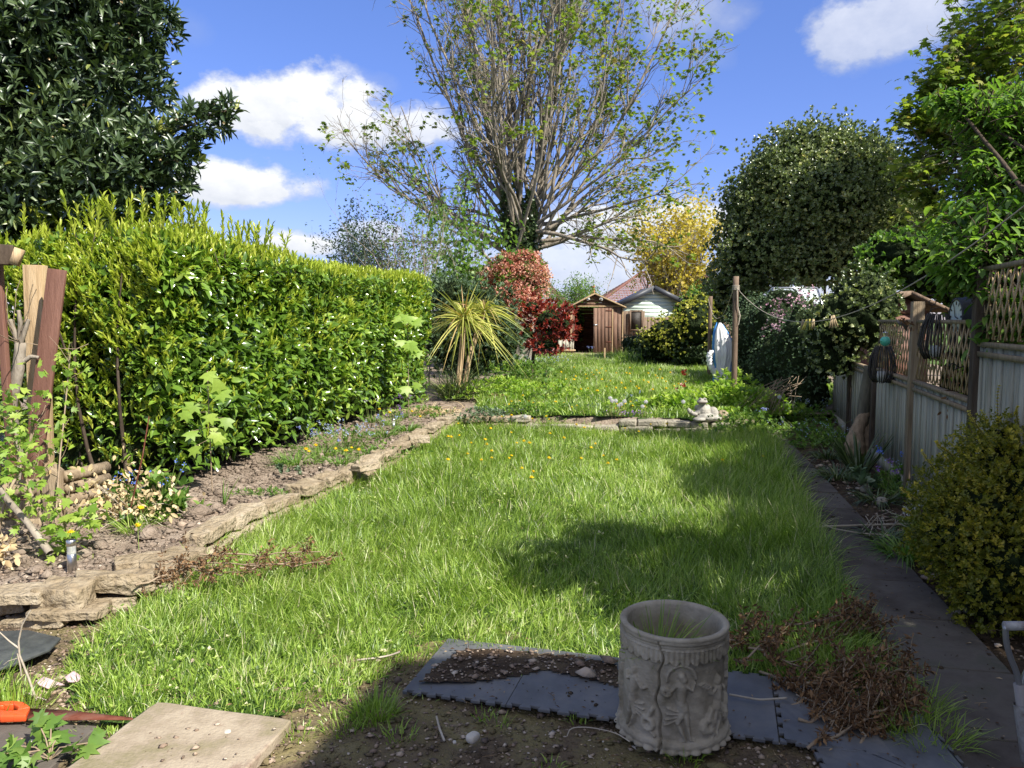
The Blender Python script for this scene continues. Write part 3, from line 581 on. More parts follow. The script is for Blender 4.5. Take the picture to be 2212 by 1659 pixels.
M['yellow_leaf'] = lm('yellow_leaf', [(0, (.30, .30, .04)), (.5, (.55, .46, .07)), (1, (.68, .55, .18))], .5, .45, .3, (1.2, 1.15, .5))
M['gold_leaf'] = lm('gold_leaf', [(0, (.12, .15, .02)), (.4, (.36, .36, .06)), (1, (.55, .50, .12))], .45, .3, .4)
M['lonicera'] = lm('lonicera', [(0, (.07, .09, .010)), (.55, (.19, .19, .018)), (1, (.50, .40, .05))], .45, .3, .4)
M['cordy'] = lm('cordy', [(0, (.16, .20, .03)), (.5, (.40, .40, .09)), (.85, (.52, .48, .15)), (1, (.40, .22, .12))], .4, .25, .5)
M['spike_dark'] = lm('spike_dark', [(0, (.03, .05, .015)), (.7, (.08, .12, .04)), (1, (.22, .24, .09))], .4, .2, .5)
M['clematis'] = lm('clematis', [(0, (.55, .30, .38)), (1, (.80, .62, .66))], .7, .35, .2, (1, .9, .95))
M['dead_leaf'] = lm('dead_leaf', [(0, (.07, .04, .022)), (.5, (.155, .088, .045)), (1, (.32, .19, .09))], .7, .25, .2, (1.3, 1, .7))
M['straw_leaf'] = lm('straw_leaf', [(0, (.45, .33, .17)), (1, (.70, .58, .36))], .7, .25, .2, (1.1, 1, .8))
M['core'] = pmat('core', G3((.006, .01, .004), (.015, .024, .008), (.04, .06, .02)), 22, .9, 1.0, 16, .1, dist=.08)  # near-black fill inside foliage: inner shade put into the colour
def shell(c, rad, n, surf=.3, zmin=-1., lump=.16, ls=1.1, seed=0):
    """points near the lumpy surface of an ellipsoid, with outward directions"""
    d = rdir(n); d = d[d[:, 2] > zmin]; rr = 1 + lump * nz(d, 3 * ls, seed) + lump * .6 * nz(d, 8 * ls, seed + 1)
    k = (1 - np.abs(rng.normal(size=len(d))) * surf); p = d * (rr * np.clip(k, .2, 1.1))[:, None]
    return np.asarray(c) + p * np.asarray(rad), norm(d / np.asarray(rad))
def crown(mb, blobs, dens, lf, wf, ros=0, T=T_QUAD, surf=.22, lump=.2, spread=(.5, 1.2), up=.35, hang=0., seed=0, rbias=0., stem=.0, droop=.2):
    for i, (c, rad) in enumerate(blobs):
        a = np.mean(rad); n = int(dens * a * a * 12.5 / max(1, ros))
        p, d = shell(c, rad, n, surf, lump=lump, seed=seed + i * 7, ls=.6 + .25 * a)
        d = norm(d + rng.normal(size=d.shape) * .45 + np.array([0, 0, up])); r = np.clip(.45 + .22 * nz(p, 1.8, seed) + rng.normal(size=len(p)) * .2 + rbias, 0, 1)
        if ros: rosettes(mb, p, d, ros, lf, wf, spread, T, r, stem=stem)
        else:
            dd = norm(d + rng.normal(size=d.shape) * .6 - np.array([0, 0, hang])); leaves(mb, p, dd, norm(rng.normal(size=d.shape) * .7 + np.array([0, 0, 1]) + d * .6), lf * rng.uniform(.7, 1.25, len(p)), wf * rng.uniform(.8, 1.2, len(p)), T, r)
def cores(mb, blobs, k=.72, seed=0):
    for i, (c, rad) in enumerate(blobs): ell(mb, c, np.asarray(rad) * k, 44, namp=.2, ns=7, seed=seed + i)  # dark hulls added inside the leaves to block light
def trunk_mb(mb, pts, r0, r1, sides=10):
    P = np.asarray(pts, float); t = np.linspace(0, 1, 14); k = np.linspace(0, 1, len(P)); Q = np.stack([np.interp(t, k, P[:, i]) for i in range(3)], -1)
    Q += np.stack([nz(Q, 2, 3), nz(Q, 2, 4), 0 * t], -1) * r0 * .3
    tubes(mb, Q, r0 + (r1 - r0) * t, sides, cap=True)
# ---- cherry laurel hedge on the left
hb0 = G(400, 1050, .12); hb1 = G(920, 868, .15); hd = norm((hb1 - hb0) * [1, 1, 0]); hn = np.array([hd[1], -hd[0], 0.]); HL = float((hb1 - hb0) @ hd)
def hedge_top(s): return 2.17 + .03 * np.sin(s * 1.3) + .012 * np.clip(s, 0, 9) + np.clip(.3 - s * .25, 0, .1)
hs0 = -.25
hedge_ = thing('laurel_hedge', 'tall clipped cherry laurel hedge with bright yellow green shoots along the left bed', 'hedge', hb0 + hd * (HL / 2) - hn * .6)
def hsurf(n, top=False):
    s = rng.uniform(hs0, HL, n)
    if not top:
        u = np.sqrt(rng.uniform(.0, 1, n)) * .97 + .02; zt = hedge_top(s); z = .12 + (zt - .12) * u
        P = hb0 + hd * s[:, None] + np.array([0, 0, 1.]) * (z - hb0[2])[:, None]
        bul = .14 * nz(P, 2.1, 40) + .07 * nz(P, 6, 41) - .12 * np.clip(.55 - z, 0, 1) * 1.2
        rnd_ = np.clip((z - zt + .25) / .25, 0, 1) ** 2 * .22
        return P + hn * (bul - rnd_)[:, None], s, z
    w = rng.uniform(-.15, 1.35, n); P = hb0 + hd * s[:, None] - hn * w[:, None] * 1.25; P[:, 2] = hedge_top(s) + .07 * nz(P, 2.3, 43) - np.clip(.15 - w, 0, .3) ** 2
    return P, s, w
mb = MB()
P, s_, z_ = hsurf(22000); dep = rng.exponential(.09, len(P)); P = P - hn * dep[:, None]
d = norm(hn * .55 + rng.normal(size=P.shape) * .65 + np.array([0, 0, -.05])); nrm = norm(hn * .9 + np.array([0, 0, .8]) + rng.normal(size=P.shape) * .45)
leaves(mb, P, d, nrm, rng.uniform(.10, .165, len(P)), rng.uniform(.05, .074, len(P)), T_OVAL, np.clip(.5 + .25 * nz(P, 2, 45) + rng.normal(size=len(P)) * .25, 0, 1))
P, s_, w_ = hsurf(6500, True); P[:, 2] -= rng.exponential(.07, len(P))
d = norm(rng.normal(size=P.shape) * .7 + np.array([0, 0, .5])); leaves(mb, P, d, norm(np.array([0, 0, 1.]) + rng.normal(size=P.shape) * .5), rng.uniform(.07, .12, len(P)), rng.uniform(.034, .048, len(P)), T_OVAL)
P = hb1 + hd * rng.uniform(-.1, .12, 2600)[:, None] - hn * rng.uniform(0, 1.3, 2600)[:, None]; P[:, 2] = rng.uniform(.1, 2.25, 2600)
leaves(mb, P, norm(hd + rng.normal(size=P.shape) * .6), norm(hd + np.array([0, 0, .8]) + rng.normal(size=P.shape) * .4), rng.uniform(.07, .12, len(P)), .042, T_OVAL)
def esurf(n):
    w = rng.uniform(-.05, 1.75, n); z = .1 + 2.12 * np.sqrt(rng.uniform(0, 1, n)); P = hb0 + hd * hs0 - hn * w[:, None]; P[:, 2] = z; return P - hd * (.1 * nz(P, 2.3, 51) + .05 * nz(P, 6, 52) - .1 * np.clip(.5 - z, 0, 1) - .15 * np.clip((z - 1.95) / .3, 0, 1) ** 2)[:, None], w, z
P, w_, z_ = esurf(5600); P = P + hd * rng.exponential(.08, len(P))[:, None]
leaves(mb, P, norm(-hd * .5 + rng.normal(size=P.shape) * .65), norm(-hd * .8 + np.array([0, 0, .8]) + rng.normal(size=P.shape) * .45), rng.uniform(.07, .125, len(P)), rng.uniform(.034, .05, len(P)), T_OVAL)
obj('foliage', mb, M['laurel'], hedge_)
mb = MB()
P, s_, z_ = hsurf(3400); n1 = nz(P, 1.5, 47); k = rng.random(len(P)) < np.clip(.4 + .35 * n1 + .3 * (z_ - 1.3), .06, 1); P = P[k]
d = norm(hn * .5 + np.array([0, 0, 1.]) + rng.normal(size=P.shape) * .28); rosettes(mb, P + hn * .02, d, 6, .065, .019, (.15, .6), T_OVAL, stem=.07, r=np.clip(.5 + .25 * nz(P, 2.5, 48) + rng.normal(size=len(P)) * .15, 0, 1))
P, w_, z_ = esurf(1500); k = rng.random(len(P)) < np.clip(.45 + .3 * nz(P, 1.5, 53) + .2 * (z_ - 1.2), .15, 1); P = P[k]
rosettes(mb, P - hd * .02, norm(-hd * .4 + np.array([0, 0, 1.]) + rng.normal(size=P.shape) * .28), 6, .065, .019, (.15, .6), T_OVAL, stem=.07)
P, s_, w_ = hsurf(2500, True); d = norm(np.array([0, 0, 1.]) + rng.normal(size=P.shape) * .22); tall = 1
rosettes(mb, P, d, 6, .075, .021, (.12, .55), T_OVAL, stem=.09)
kk = (s_ < 2.0) & (rng.random(len(P)) < .16); Pk = P[kk]; Dk = d[kk]; 
for j in range(3): rosettes(mb, Pk + Dk * (.09 * (j + 1)), Dk, 5, .08, .023, (.2, .7), T_OVAL, stem=.07)
obj('new_shoots', mb, M['laurel_new'], hedge_)
mb = MB(); tubes(mb, np.stack([Pk - Dk * .15, Pk, Pk + Dk * .15, Pk + Dk * .3], 1), np.tile([.004, .004, .003, .002], (len(Pk), 1)), 4)
n = 150; s_ = rng.uniform(hs0, HL, n); P = hb0 + hd * s_[:, None] - hn * rng.uniform(.36, .9, n)[:, None]; P[:, 2] = .1
Q = grow(P, np.array([0, 0, 1.]) + rng.normal(size=(n, 3)) * .12 - hn * .12, 1.9, 6, .1, .05); tubes(mb, Q, np.tile(np.linspace(.02, .006, 6), (n, 1)), 5)
obj('branches', mb, M['bark_dark'], hedge_)
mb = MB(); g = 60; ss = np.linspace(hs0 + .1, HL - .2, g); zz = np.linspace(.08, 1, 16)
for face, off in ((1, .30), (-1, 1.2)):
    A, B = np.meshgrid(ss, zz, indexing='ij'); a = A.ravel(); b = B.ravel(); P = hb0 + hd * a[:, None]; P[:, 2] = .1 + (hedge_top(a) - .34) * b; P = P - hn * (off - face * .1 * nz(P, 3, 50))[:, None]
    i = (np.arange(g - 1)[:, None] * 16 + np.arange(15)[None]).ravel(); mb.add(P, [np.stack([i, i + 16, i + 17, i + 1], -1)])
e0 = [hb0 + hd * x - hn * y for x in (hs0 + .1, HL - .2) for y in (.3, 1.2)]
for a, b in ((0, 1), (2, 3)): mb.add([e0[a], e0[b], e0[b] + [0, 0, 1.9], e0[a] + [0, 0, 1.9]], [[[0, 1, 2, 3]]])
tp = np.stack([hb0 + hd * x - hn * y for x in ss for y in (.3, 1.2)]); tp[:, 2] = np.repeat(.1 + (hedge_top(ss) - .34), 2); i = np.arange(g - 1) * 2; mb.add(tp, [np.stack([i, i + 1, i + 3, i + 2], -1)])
obj('dark_fill', mb, M['core'], hedge_)  # dark shell added inside the hedge to block light, stands for inner shade
# ---- maple saplings growing through the hedge
def sapling(u, v, yy, n, Ls, lb, hh=.5):
    base = PX(u, v, yy); t_ = thing('maple_sapling', lb, 'sapling', (base[0], base[1], .12), 'sycamore saplings in the hedge')
    P = base + np.c_[rng.uniform(-.16, .16, n), rng.uniform(-.05, .08, n), rng.uniform(-hh / 2, hh / 2, n)]
    mb = MB(); leaves(mb, P, norm(np.c_[rng.normal(size=n) * .5, -np.ones(n) * .5, -np.ones(n) * .9]), norm(np.c_[rng.normal(size=n) * .3 + .3, -np.ones(n), np.ones(n) * .5]), rng.uniform(.7, 1.1, n) * Ls, rng.uniform(.75, 1.1, n) * Ls, T_MAPLE, rng.uniform(.3, .9, n)); obj('leaves', mb, M['fresh_leaf'], t_)
    mb = MB(); st = np.array([base[0], base[1] + .08, .1]); trunk_mb(mb, [st, base + [0, .06, hh / 2]], .006, .004, 5)
    tubes(mb, np.stack([np.tile(base + [0, .08, 0], (n, 1)) + [[0, 0, x * .8] for x in P[:, 2] - base[2]], P], 1), np.tile([.002, .0015], (n, 1)), 4); obj('stem', mb, M['twig'], t_)
sapling(445, 900, 6.35, 13, .125, 'sycamore sapling with big pale leaves in the middle of the hedge foot', .75)
sapling(880, 760, 11.2, 16, .17, 'larger sycamore sapling at the far end of the hedge beside the spiky palm', 1.1)
# ---- dark evergreen tree, upper left
tb = np.array([-6.6, 8.6, 0]); ev = thing('evergreen_tree', 'large dark glossy evergreen tree rising behind the hedge at upper left', 'tree', tb)
def BL(lst): return [(PX(u, v, y), (a, b, c)) for u, v, y, a, b, c in lst]
bl = BL([(70, 330, 7.9, 1.15, 1.0, 1.0), (-60, 60, 7.9, 1.3, 1.0, 1.2), (150, 30, 8.2, .8, .9, .8), (240, 170, 8.0, .55, .7, .55), (215, 390, 7.6, .75, .7, .5), (290, 60, 8.1, .38, .5, .38), (345, 310, 7.7, .42, .4, .2), (430, 265, 7.6, .3, .25, .12), (490, 240, 7.55, .14, .15, .07), (320, 390, 7.6, .35, .4, .25), (380, 345, 7.5, .2, .25, .1), (-150, 400, 7.8, 1.2, 1, 1), (40, -130, 8, 1.5, 1, 1), (20, 480, 7.4, .55, .5, .3), (330, 15, 8.1, .2, .25, .15)])
mb = MB(); crown(mb, bl, 260, .125, .038, 8, T_OVAL, .2, .26, (.7, 1.35), .25, seed=60, stem=.03); crown(mb, bl, 200, .12, .038, 0, T_OVAL, .5, .2, seed=62); obj('crown', mb, M['dark_leaf'], ev)
mb = MB()
for i, (c, rad) in enumerate(bl[:12]):
    p, d = shell(c, rad, int(22 * np.mean(rad) ** 2) + 2, .06, seed=60 + i * 7); rosettes(mb, p, d, 9, .022, .014, (.2, 1.3), T_QUAD)
obj('flower_buds', mb, M['straw_leaf'], ev)
mb = MB(); trunk_mb(mb, [tb, tb + [.1, 0, 1.5], tb + [.3, -.2, 4]], .2, .12)
st = tb + np.array([.2, -.1, 2.4]); tg = np.array([c for c, r_ in bl])
for q in tg: trunk_mb(mb, [st + rng.normal(size=3) * .15, (st + q) / 2 + rng.normal(size=3) * .2 + [0, 0, .2], q], .05, .012, 6)
obj('trunk', mb, M['bark_dark'], ev)
mb = MB(); cores(mb, bl[:3] + bl[11:14], .5, 5); obj('dark_fill', mb, M['core'], ev)
# ---- the tall sycamore in the middle
sy = np.array([PX(1125, 600, 22)[0], 22., .2]); st_ = thing('sycamore_tree', 'tall spreading sycamore with many bare grey limbs and sparse young leaves', 'tree', sy)
top = sy + [0, 0, 3.3]
mb = MB(); trunk_mb(mb, [sy, sy + [0, 0, 1.6], top], .42, .34, 14); obj('trunk', mb, M['bark'], st_)
nl = 40; az = np.arange(nl) * 2.4 + rng.uniform(-.3, .3, nl); pol = np.concatenate([rng.uniform(.06, .34, 10), np.linspace(.25, .78, 19), np.linspace(.82, 1.15, 11)]); 
D = np.stack([np.sin(pol) * np.cos(az) * 1.1 + .03, np.sin(pol) * np.sin(az) * .7, np.cos(pol)], -1); P0 = top + np.c_[rng.uniform(-.38, .38, nl), rng.uniform(-.2, .2, nl), rng.uniform(-.9, .9, nl)] + D * .1
Ln = np.where(pol < .35, 10.5, np.where(pol < .75, 9.2, 7.0)) * rng.uniform(.85, 1.08, nl) * np.where((D[:, 0] < -.3), .8, 1); LP = grow(P0, D, Ln, 12, .06, .075)
LR = taper(rng.uniform(.04, .08, nl), np.full(nl, .012), 12)
mb = MB(); tubes(mb, LP, LR, 8)
pos, D, rr, ix, tt = kids(LP, 10, .18, .95, (.35, .75), LR); P1 = grow(pos, D + [0, 0, .15], (1 - tt * .7) * rng.uniform(2.0, 3.4, len(pos)), 8, .07, .13); R1 = taper(np.minimum(rr * .7, .045), np.full(len(pos), .007), 8); tubes(mb, P1, R1, 6)
pos, D, rr, ix, tt = kids(P1, 5, .2, .98, (.4, .9), R1); P2 = grow(pos, D + [0, 0, .1], rng.uniform(.5, 1.3, len(pos)), 6, .05, .2); R2 = taper(np.minimum(rr * .7, .016), np.full(len(pos), .004), 6); tubes(mb, P2, R2, 4)
pos, D, rr, ix, tt = kids(P2, 3, .2, 1, (.4, 1), R2); P3 = grow(pos, D, rng.uniform(.15, .4, len(pos)), 4, .03, .25); tubes(mb, P3, taper(np.full(len(pos), .006), np.full(len(pos), .003), 4), 3)
# low side branches reaching out left and right
lb_ = [(1.3, [-1, -.1, .2], 3.6), (1.3, [1, -.2, .22], 4.8), (1.0, [1, .1, .14], 4.4), (1.6, [.9, -.3, .35], 5.2), (1.7, [-.9, .2, .5], 3.2)]
for _ in range(2):
    for z, d, l in lb_:
        q = grow([top + [0, 0, z - 1.0]], [np.array(d) + rng.normal(size=3) * .1], l * rng.uniform(.8, 1), 10, .01, .13); r_ = taper(np.array([.07]), np.array([.01]), 10); tubes(mb, q, r_, 7)
        a = kids(q, 12, .25, 1, (.4, .9), r_); q1 = grow(a[0], a[1] + [0, 0, -.1], rng.uniform(.7, 1.6, 12), 6, -.02, .18); r1 = taper(np.full(12, .016), np.full(12, .005), 6); tubes(mb, q1, r1, 5)
        b = kids(q1, 6, .2, 1, (.4, 1), r1); bk = b[0][:, 2] > np.where(b[0][:, 0] > 1.6, 3.5, 2.9); b = [x_[bk] for x_ in b[:3]]; q2 = grow(b[0], b[1], rng.uniform(.2, .6, len(b[0])), 4, -.03, .2); tubes(mb, q2, taper(np.full(len(b[0]), .007), np.full(len(b[0]), .003), 4), 3); P3 = np.concatenate([P3, q2[rng.random(len(q2)) < .75]])
obj('limbs', mb, M['bark'], st_)
mb = MB(); tips = P3[:, -1]; outw = np.clip((np.linalg.norm((tips - top - [0, 0, 3]) / [1, 1, 1.25], axis=1) - 1.2) / 3.6, 0, 1); rt = np.clip((tips[:, 0] - sy[0] + 4) / 8, .4, 1.0); low = np.clip(1.3 - (tips[:, 2] - 3) / 11, .45, 1)
k = rng.random(len(tips)) < np.clip((.2 + .62 * outw) * rt * low * (1 + .6 * nz(tips, 1.2, 71)), 0, 1); tp = tips[k]
for j in range(7):
    n = len(tp); off = rng.normal(size=(n, 3)) * .075; a = rng.uniform(0, 6.28, n)
    leaves(mb, tp + off, norm(np.stack([np.cos(a), np.sin(a), -rng.uniform(.2, 1.4, n)], -1)), norm(np.stack([np.cos(a), np.sin(a), np.ones(n) * 1.0], -1)), rng.uniform(.08, .15, n), rng.uniform(.08, .14, n), T_MAPLE if j < 4 else T_QUAD, np.clip(rng.normal(size=n) * .25 + .5 + .2 * nz(tp, 1, 5), 0, 1))
obj('crown', mb, M['syc'], st_)
mb = MB(); 
ivy = [(sy + [0, -.2, 3.4], (.5, .35, .9)), (sy + [-.35, -.2, 4.4], (.22, .25, .9)), (sy + [.25, -.2, 4.2], (.2, .22, .7)), (sy + [0, -.3, 2.5], (.6, .5, .6))]
crown(mb, ivy, 330, .1, .09, 0, T_QUAD, .2, seed=80); obj('ivy', mb, M['dark_leaf'], st_)
mb = MB(); cores(mb, ivy[:1] + ivy[3:], .6, 3); obj('ivy_dark_fill', mb, M['core'], st_)  # near-black hulls inside the ivy, shade put into their colour
# ---- generic multi-stem tree
def bush_tree(name, label, base, h, wid, nst, leafmat_, lf, wf, nleaf, k1=8, k2=5, T=T_QUAD, r0=.03, spread=.5, up=.12, bark='bark', group=None, part='crown', wob=.1, jit=.06, cat='tree'):
    base = np.asarray(base, float); t_ = thing(name, label, cat, base, group); az = rng.uniform(0, 6.28, nst); po = rng.uniform(0, spread, nst)
    D = np.stack([np.sin(po) * np.cos(az), np.sin(po) * np.sin(az), np.cos(po)], -1); P = grow(base + np.c_[rng.normal(size=(nst, 2)) * wid * .08, np.zeros(nst)], D, h * rng.uniform(.75, 1.05, nst) / np.maximum(np.cos(po), .6) ** .3, 8, up * .4, wob); Rr = taper(np.full(nst, r0), np.full(nst, r0 * .2), 8)
    mb = MB(); tubes(mb, P, Rr, 6); a = kids(P, k1, .2, 1, (.3, .8), Rr); P1 = grow(a[0], a[1], rng.uniform(.15, .38, len(a[0])) * h, 6, up, wob * 1.3); R1 = taper(a[2] * .6, np.full(len(a[0]), r0 * .1), 6); tubes(mb, P1, R1, 4)
    b = kids(P1, k2, .2, 1, (.3, .9), R1); P2 = grow(b[0], b[1], rng.uniform(.05, .15, len(b[0])) * h, 4, up, wob * 1.5); tubes(mb, P2, taper(b[2] * .6, np.full(len(b[0]), r0 * .06), 4), 3); obj('branches', mb, M[bark], t_)
    tp = np.concatenate([P2[:, -1], P2[:, 2], P1[:, -1]]); tp = tp[rng.integers(0, len(tp), nleaf)] + rng.normal(size=(nleaf, 3)) * jit
    mb = MB(); leaves(mb, tp, norm(rdir(nleaf) + [0, 0, -.2]), norm(rdir(nleaf) + [0, 0, .8]), lf * rng.uniform(.7, 1.3, nleaf), wf * rng.uniform(.7, 1.3, nleaf), T, np.clip(rng.normal(size=nleaf) * .25 + .5, 0, 1)); obj(part, mb, M[leafmat_], t_); return t_
zt = .2
b = PX(1462, 600, 44); bush_tree('yellow_maple_tree', 'tree with thin upright twigs and sparse yellow leaves beside the green gable', 'b', 1, 1, 1, 'yellow_leaf', .1, .1, 1) if 0 else bush_tree('yellow_maple_tree', 'round tree with thin twigs and pale yellow leaves beside the pale green gable', (b[0], 44, 0), 6.9, 4, 24, 'yellow_leaf', .19, .17, 8500, 12, 7, r0=.055, spread=.46, jit=.2)
b = PX(905, 560, 17); bush_tree('bare_shrub', 'bare upright twigs with tiny leaf buds rising just behind the hedge end', (b[0], 17, 0), 4.3, 1.5, 13, 'green_leaf', .06, .05, 1300, 9, 4, r0=.018, spread=.14, jit=.05)
b = PX(985, 560, 19); bush_tree('young_sycamore', 'thin young sycamore with small hanging leaves left of the big trunk', (b[0], 19, 0), 3.9, 1.5, 12, 'green_leaf', .10, .10, 2200, 8, 4, T_MAPLE, r0=.02, spread=.35, jit=.1)
b = PX(760, 560, 24); bush_tree('feathery_tree', 'small feathery green tree top showing above the middle of the hedge', (b[0], 24, 0), 4.1, 1.5, 12, 'grey_leaf', .12, .05, 3000, 10, 5, r0=.03, spread=.2, jit=.12)
b = PX(820, 570, 26); bush_tree('feathery_tree', 'bluish conifer top just right of the feathery tree above the hedge', (b[0], 26, 0), 4.2, 1.5, 9, 'grey_leaf', .12, .05, 4500, 10, 5, r0=.03, spread=.14, jit=.14)
b = PX(1250, 640, 36); bush_tree('willow_shrub', 'olive green shrub showing above the brown shed roof', (b[0], 36, 0), 3.0, 3, 26, 'green_leaf', .13, .05, 6500, 9, 5, r0=.03, spread=.5, jit=.14, cat='shrub')
# ---- grey-green shrub, pink tree, red shrub behind the palm
def shrub(name, label, blobs, dens, leafm, lf, wf, ros=6, T=T_QUAD, core=.66, group=None, surf=.2, lump=.2, spread=(.5, 1.2), up=.35, seed=0, stem=.0, trunk=None, cat='shrub', part='foliage', hang=0, extra=0, rb=0):
    v = np.array([c for c, r in blobs]); base = (v[:, 0].mean(), v[:, 1].mean(), 0 if v[:, 1].mean() < 12 else .15); t_ = thing(name, label, cat, base, group)
    mb = MB(); crown(mb, blobs, dens, lf, wf, ros, T, surf, lump, spread, up, hang, seed, stem=stem, rbias=rb)
    if extra: crown(mb, blobs, extra, lf, wf, 0, T, surf * 1.4, lump, seed=seed, rbias=rb - .1)
    obj(part, mb, M[leafm], t_)
    if core:
        mb = MB(); cores(mb, blobs[:14], core, seed); obj('dark_fill', mb, M['core'], t_)
    mb = MB(); tk = trunk or [(base[0], base[1])]
    for x, y in tk: trunk_mb(mb, [(x, y, base[2] - .05), (x + .03, y, v[:, 2].mean() * .5), (v[:, 0].mean() * .4 + x * .6, y, v[:, 2].mean())], .05, .03, 7)
    obj('trunk', mb, M['bark_dark'], t_); return t_
shrub('grey_shrub', 'dense grey green shrub with narrow felted leaves behind the spiky palm', BL([(1045, 690, 15.6, .7, .5, .8), (985, 650, 15.8, .6, .5, .5), (1090, 740, 15.4, .4, .4, .5), (960, 630, 16.2, .45, .4, .4), (960, 730, 15.8, .6, .5, .8), (1010, 770, 15.6, .6, .5, .6)]), 430, 'grey_leaf', .10, .028, 7, seed=90, spread=(.4, 1.1))
pk = BL([(1110, 595, 19.5, .72, .6, .42), (1050, 605, 19.5, .42, .5, .24), (1150, 585, 19.6, .36, .45, .42), (1035, 622, 19.4, .22, .3, .14), (1105, 632, 19.3, .45, .5, .3), (1140, 650, 19.2, .36, .4, .3), (1165, 610, 19.4, .2, .3, .36), (1095, 562, 19.5, .26, .3, .18), (1140, 555, 19.5, .28, .3, .16), (1070, 588, 19.4, .3, .3, .18)])
t_ = shrub('photinia_tree', 'tree covered in salmon pink flower heads in front of the sycamore trunk', pk, 240, 'pink_bloom', .055, .05, 0, seed=93, extra=620, core=.42, cat='tree', part='flower_heads', lump=.4, surf=.16)
mb = MB(); crown(mb, pk, 150, .12, .035, 6, T_QUAD, .25, .25, seed=94); obj('leaves', mb, M['green_leaf'], t_)
rc = BL([(1185, 695, 17.5, .62, .55, .46), (1150, 665, 17.5, .36, .4, .3), (1220, 705, 17.4, .3, .4, .32), (1180, 745, 17.4, .5, .45, .2), (1140, 720, 17.5, .3, .3, .3)])
rb_ = G(1150, 800, .2)
t_ = shrub('red_leaf_shrub', 'round shrub with glossy dark red leaves on a short dark trunk', rc, 260, 'red_leaf', .115, .034, 7, T_OVAL, seed=97, core=.42, spread=(.35, 1.1), trunk=[(PX(1148, 780, 17.5)[0], 17.5)], lump=.25)
# ---- euonymus, variegated shrubs, dark hedge to the right of the shed
shrub('variegated_shrub', 'wide shrub with yellow edged leaves in front of the pale green gable', BL([(1450, 722, 23.2, .9, .8, .58), (1510, 700, 22, .75, .7, .72), (1405, 735, 24, .45, .6, .4), (1475, 735, 22.4, .8, .6, .45), (1515, 655, 22.6, .35, .4, .3)]), 330, 'gold_leaf', .075, .05, 6, seed=100, core=.72)
shrub('dark_shrub', 'low dark green shrub under the yellow edged one beside the far pole', BL([(1430, 755, 23.6, .95, .7, .5), (1500, 760, 22.3, .8, .7, .5), (1370, 745, 27, .5, .5, .4)]), 330, 'dark_leaf', .07, .045, 5, seed=104, core=.75)
shrub('privet_hedge', 'tall overgrown small leaved hedge behind the washing line post', BL([(1650, 740, 17, .85, 1.2, .95), (1630, 690, 18.4, .7, 1, .65), (1690, 700, 15.4, .75, 1, .8), (1700, 790, 14.0, .62, 1, .75), (1645, 820, 16, .6, .9, .6), (1735, 770, 12.9, .5, .8, .95), (1735, 850, 12.6, .42, .6, .5)]), 520, 'grey_leaf', .045, .022, 5, seed=108, core=.78, spread=(.3, 1.3), cat='hedge', lump=.13)
shrub('holly_shrub', 'rounded variegated holly shrub overhanging the path fence', BL([(1840, 690, 10.4, .58, .55, .52), (1800, 720, 10.6, .42, .5, .45), (1885, 650, 10.3, .36, .4, .36), (1860, 640, 10.5, .45, .5, .4), (1800, 775, 10.5, .3, .4, .3), (1900, 720, 10.3, .25, .35, .4)]), 560, 'holly', .055, .034, 6, T_HOLLY, seed=112, core=.72, lump=.2)
hb_ = BL([(1770, 430, 24.0, 2.65, 2.53, 2.15), (1680, 420, 24.0, 1.26, 1.77, 1.39), (1730, 340, 24.25, 1.14, 1.52, 1.01), (1860, 430, 24.0, 1.77, 1.89, 1.71), (1920, 540, 23.37, 1.64, 1.77, 1.26), (1640, 540, 24.0, 1.58, 1.64, 1.2), (1585, 610, 24.51, 0.88, 1.14, 0.69), (1755, 560, 23.75, 1.77, 1.77, 0.88), (1850, 360, 24.0, 1.01, 1.26, 0.69), (1890, 345, 24.0, 0.35, 0.38, 0.76), (1955, 480, 23.75, 1.01, 1.26, 1.01), (1810, 320, 24.25, 0.76, 0.76, 0.63), (1600, 500, 24.0, 0.51, 0.63, 0.38), (1570, 660, 25.26, 0.63, 0.76, 0.44)])
shrub('holly_tree', 'big round dark holly tree on the right behind the greenhouse', hb_ + [(c + np.array(r_) * rdir(1)[0] * [.8, .3, .9], tuple(np.array(r_) * .38)) for c, r_ in hb_ for _ in range(3)], 430, 'holly', .10, .062, 5, T_QUAD, seed=120, core=.6, surf=.16, trunk=[(PX(1810, 600, 24)[0], 24), (PX(1790, 600, 24)[0], 24.3), (PX(1700, 600, 24)[0], 24)], cat='tree', part='crown', lump=.24)
# flowering climber
cl_ = BL([(1700, 665, 14.2, .35, .4, .25), (1735, 650, 13.8, .28, .3, .28), (1690, 700, 14, .25, .35, .3), (1740, 700, 13.4, .2, .3, .35), (1665, 715, 14.2, .2, .3, .15)])
t_ = thing('pink_clematis', 'pink flowering climber tumbling over the dark hedge below the greenhouse', 'climber', (cl_[0][0][0], 14, .1)); mb = MB(); crown(mb, cl_, 160, .04, .03, 4, T_QUAD, .15, .3, (1, 1.6), seed=130); obj('flowers', mb, M['clematis'], t_)
mb = MB(); crown(mb, cl_, 130, .06, .03, 3, seed=131); obj('leaves', mb, M['dark_leaf'], t_)
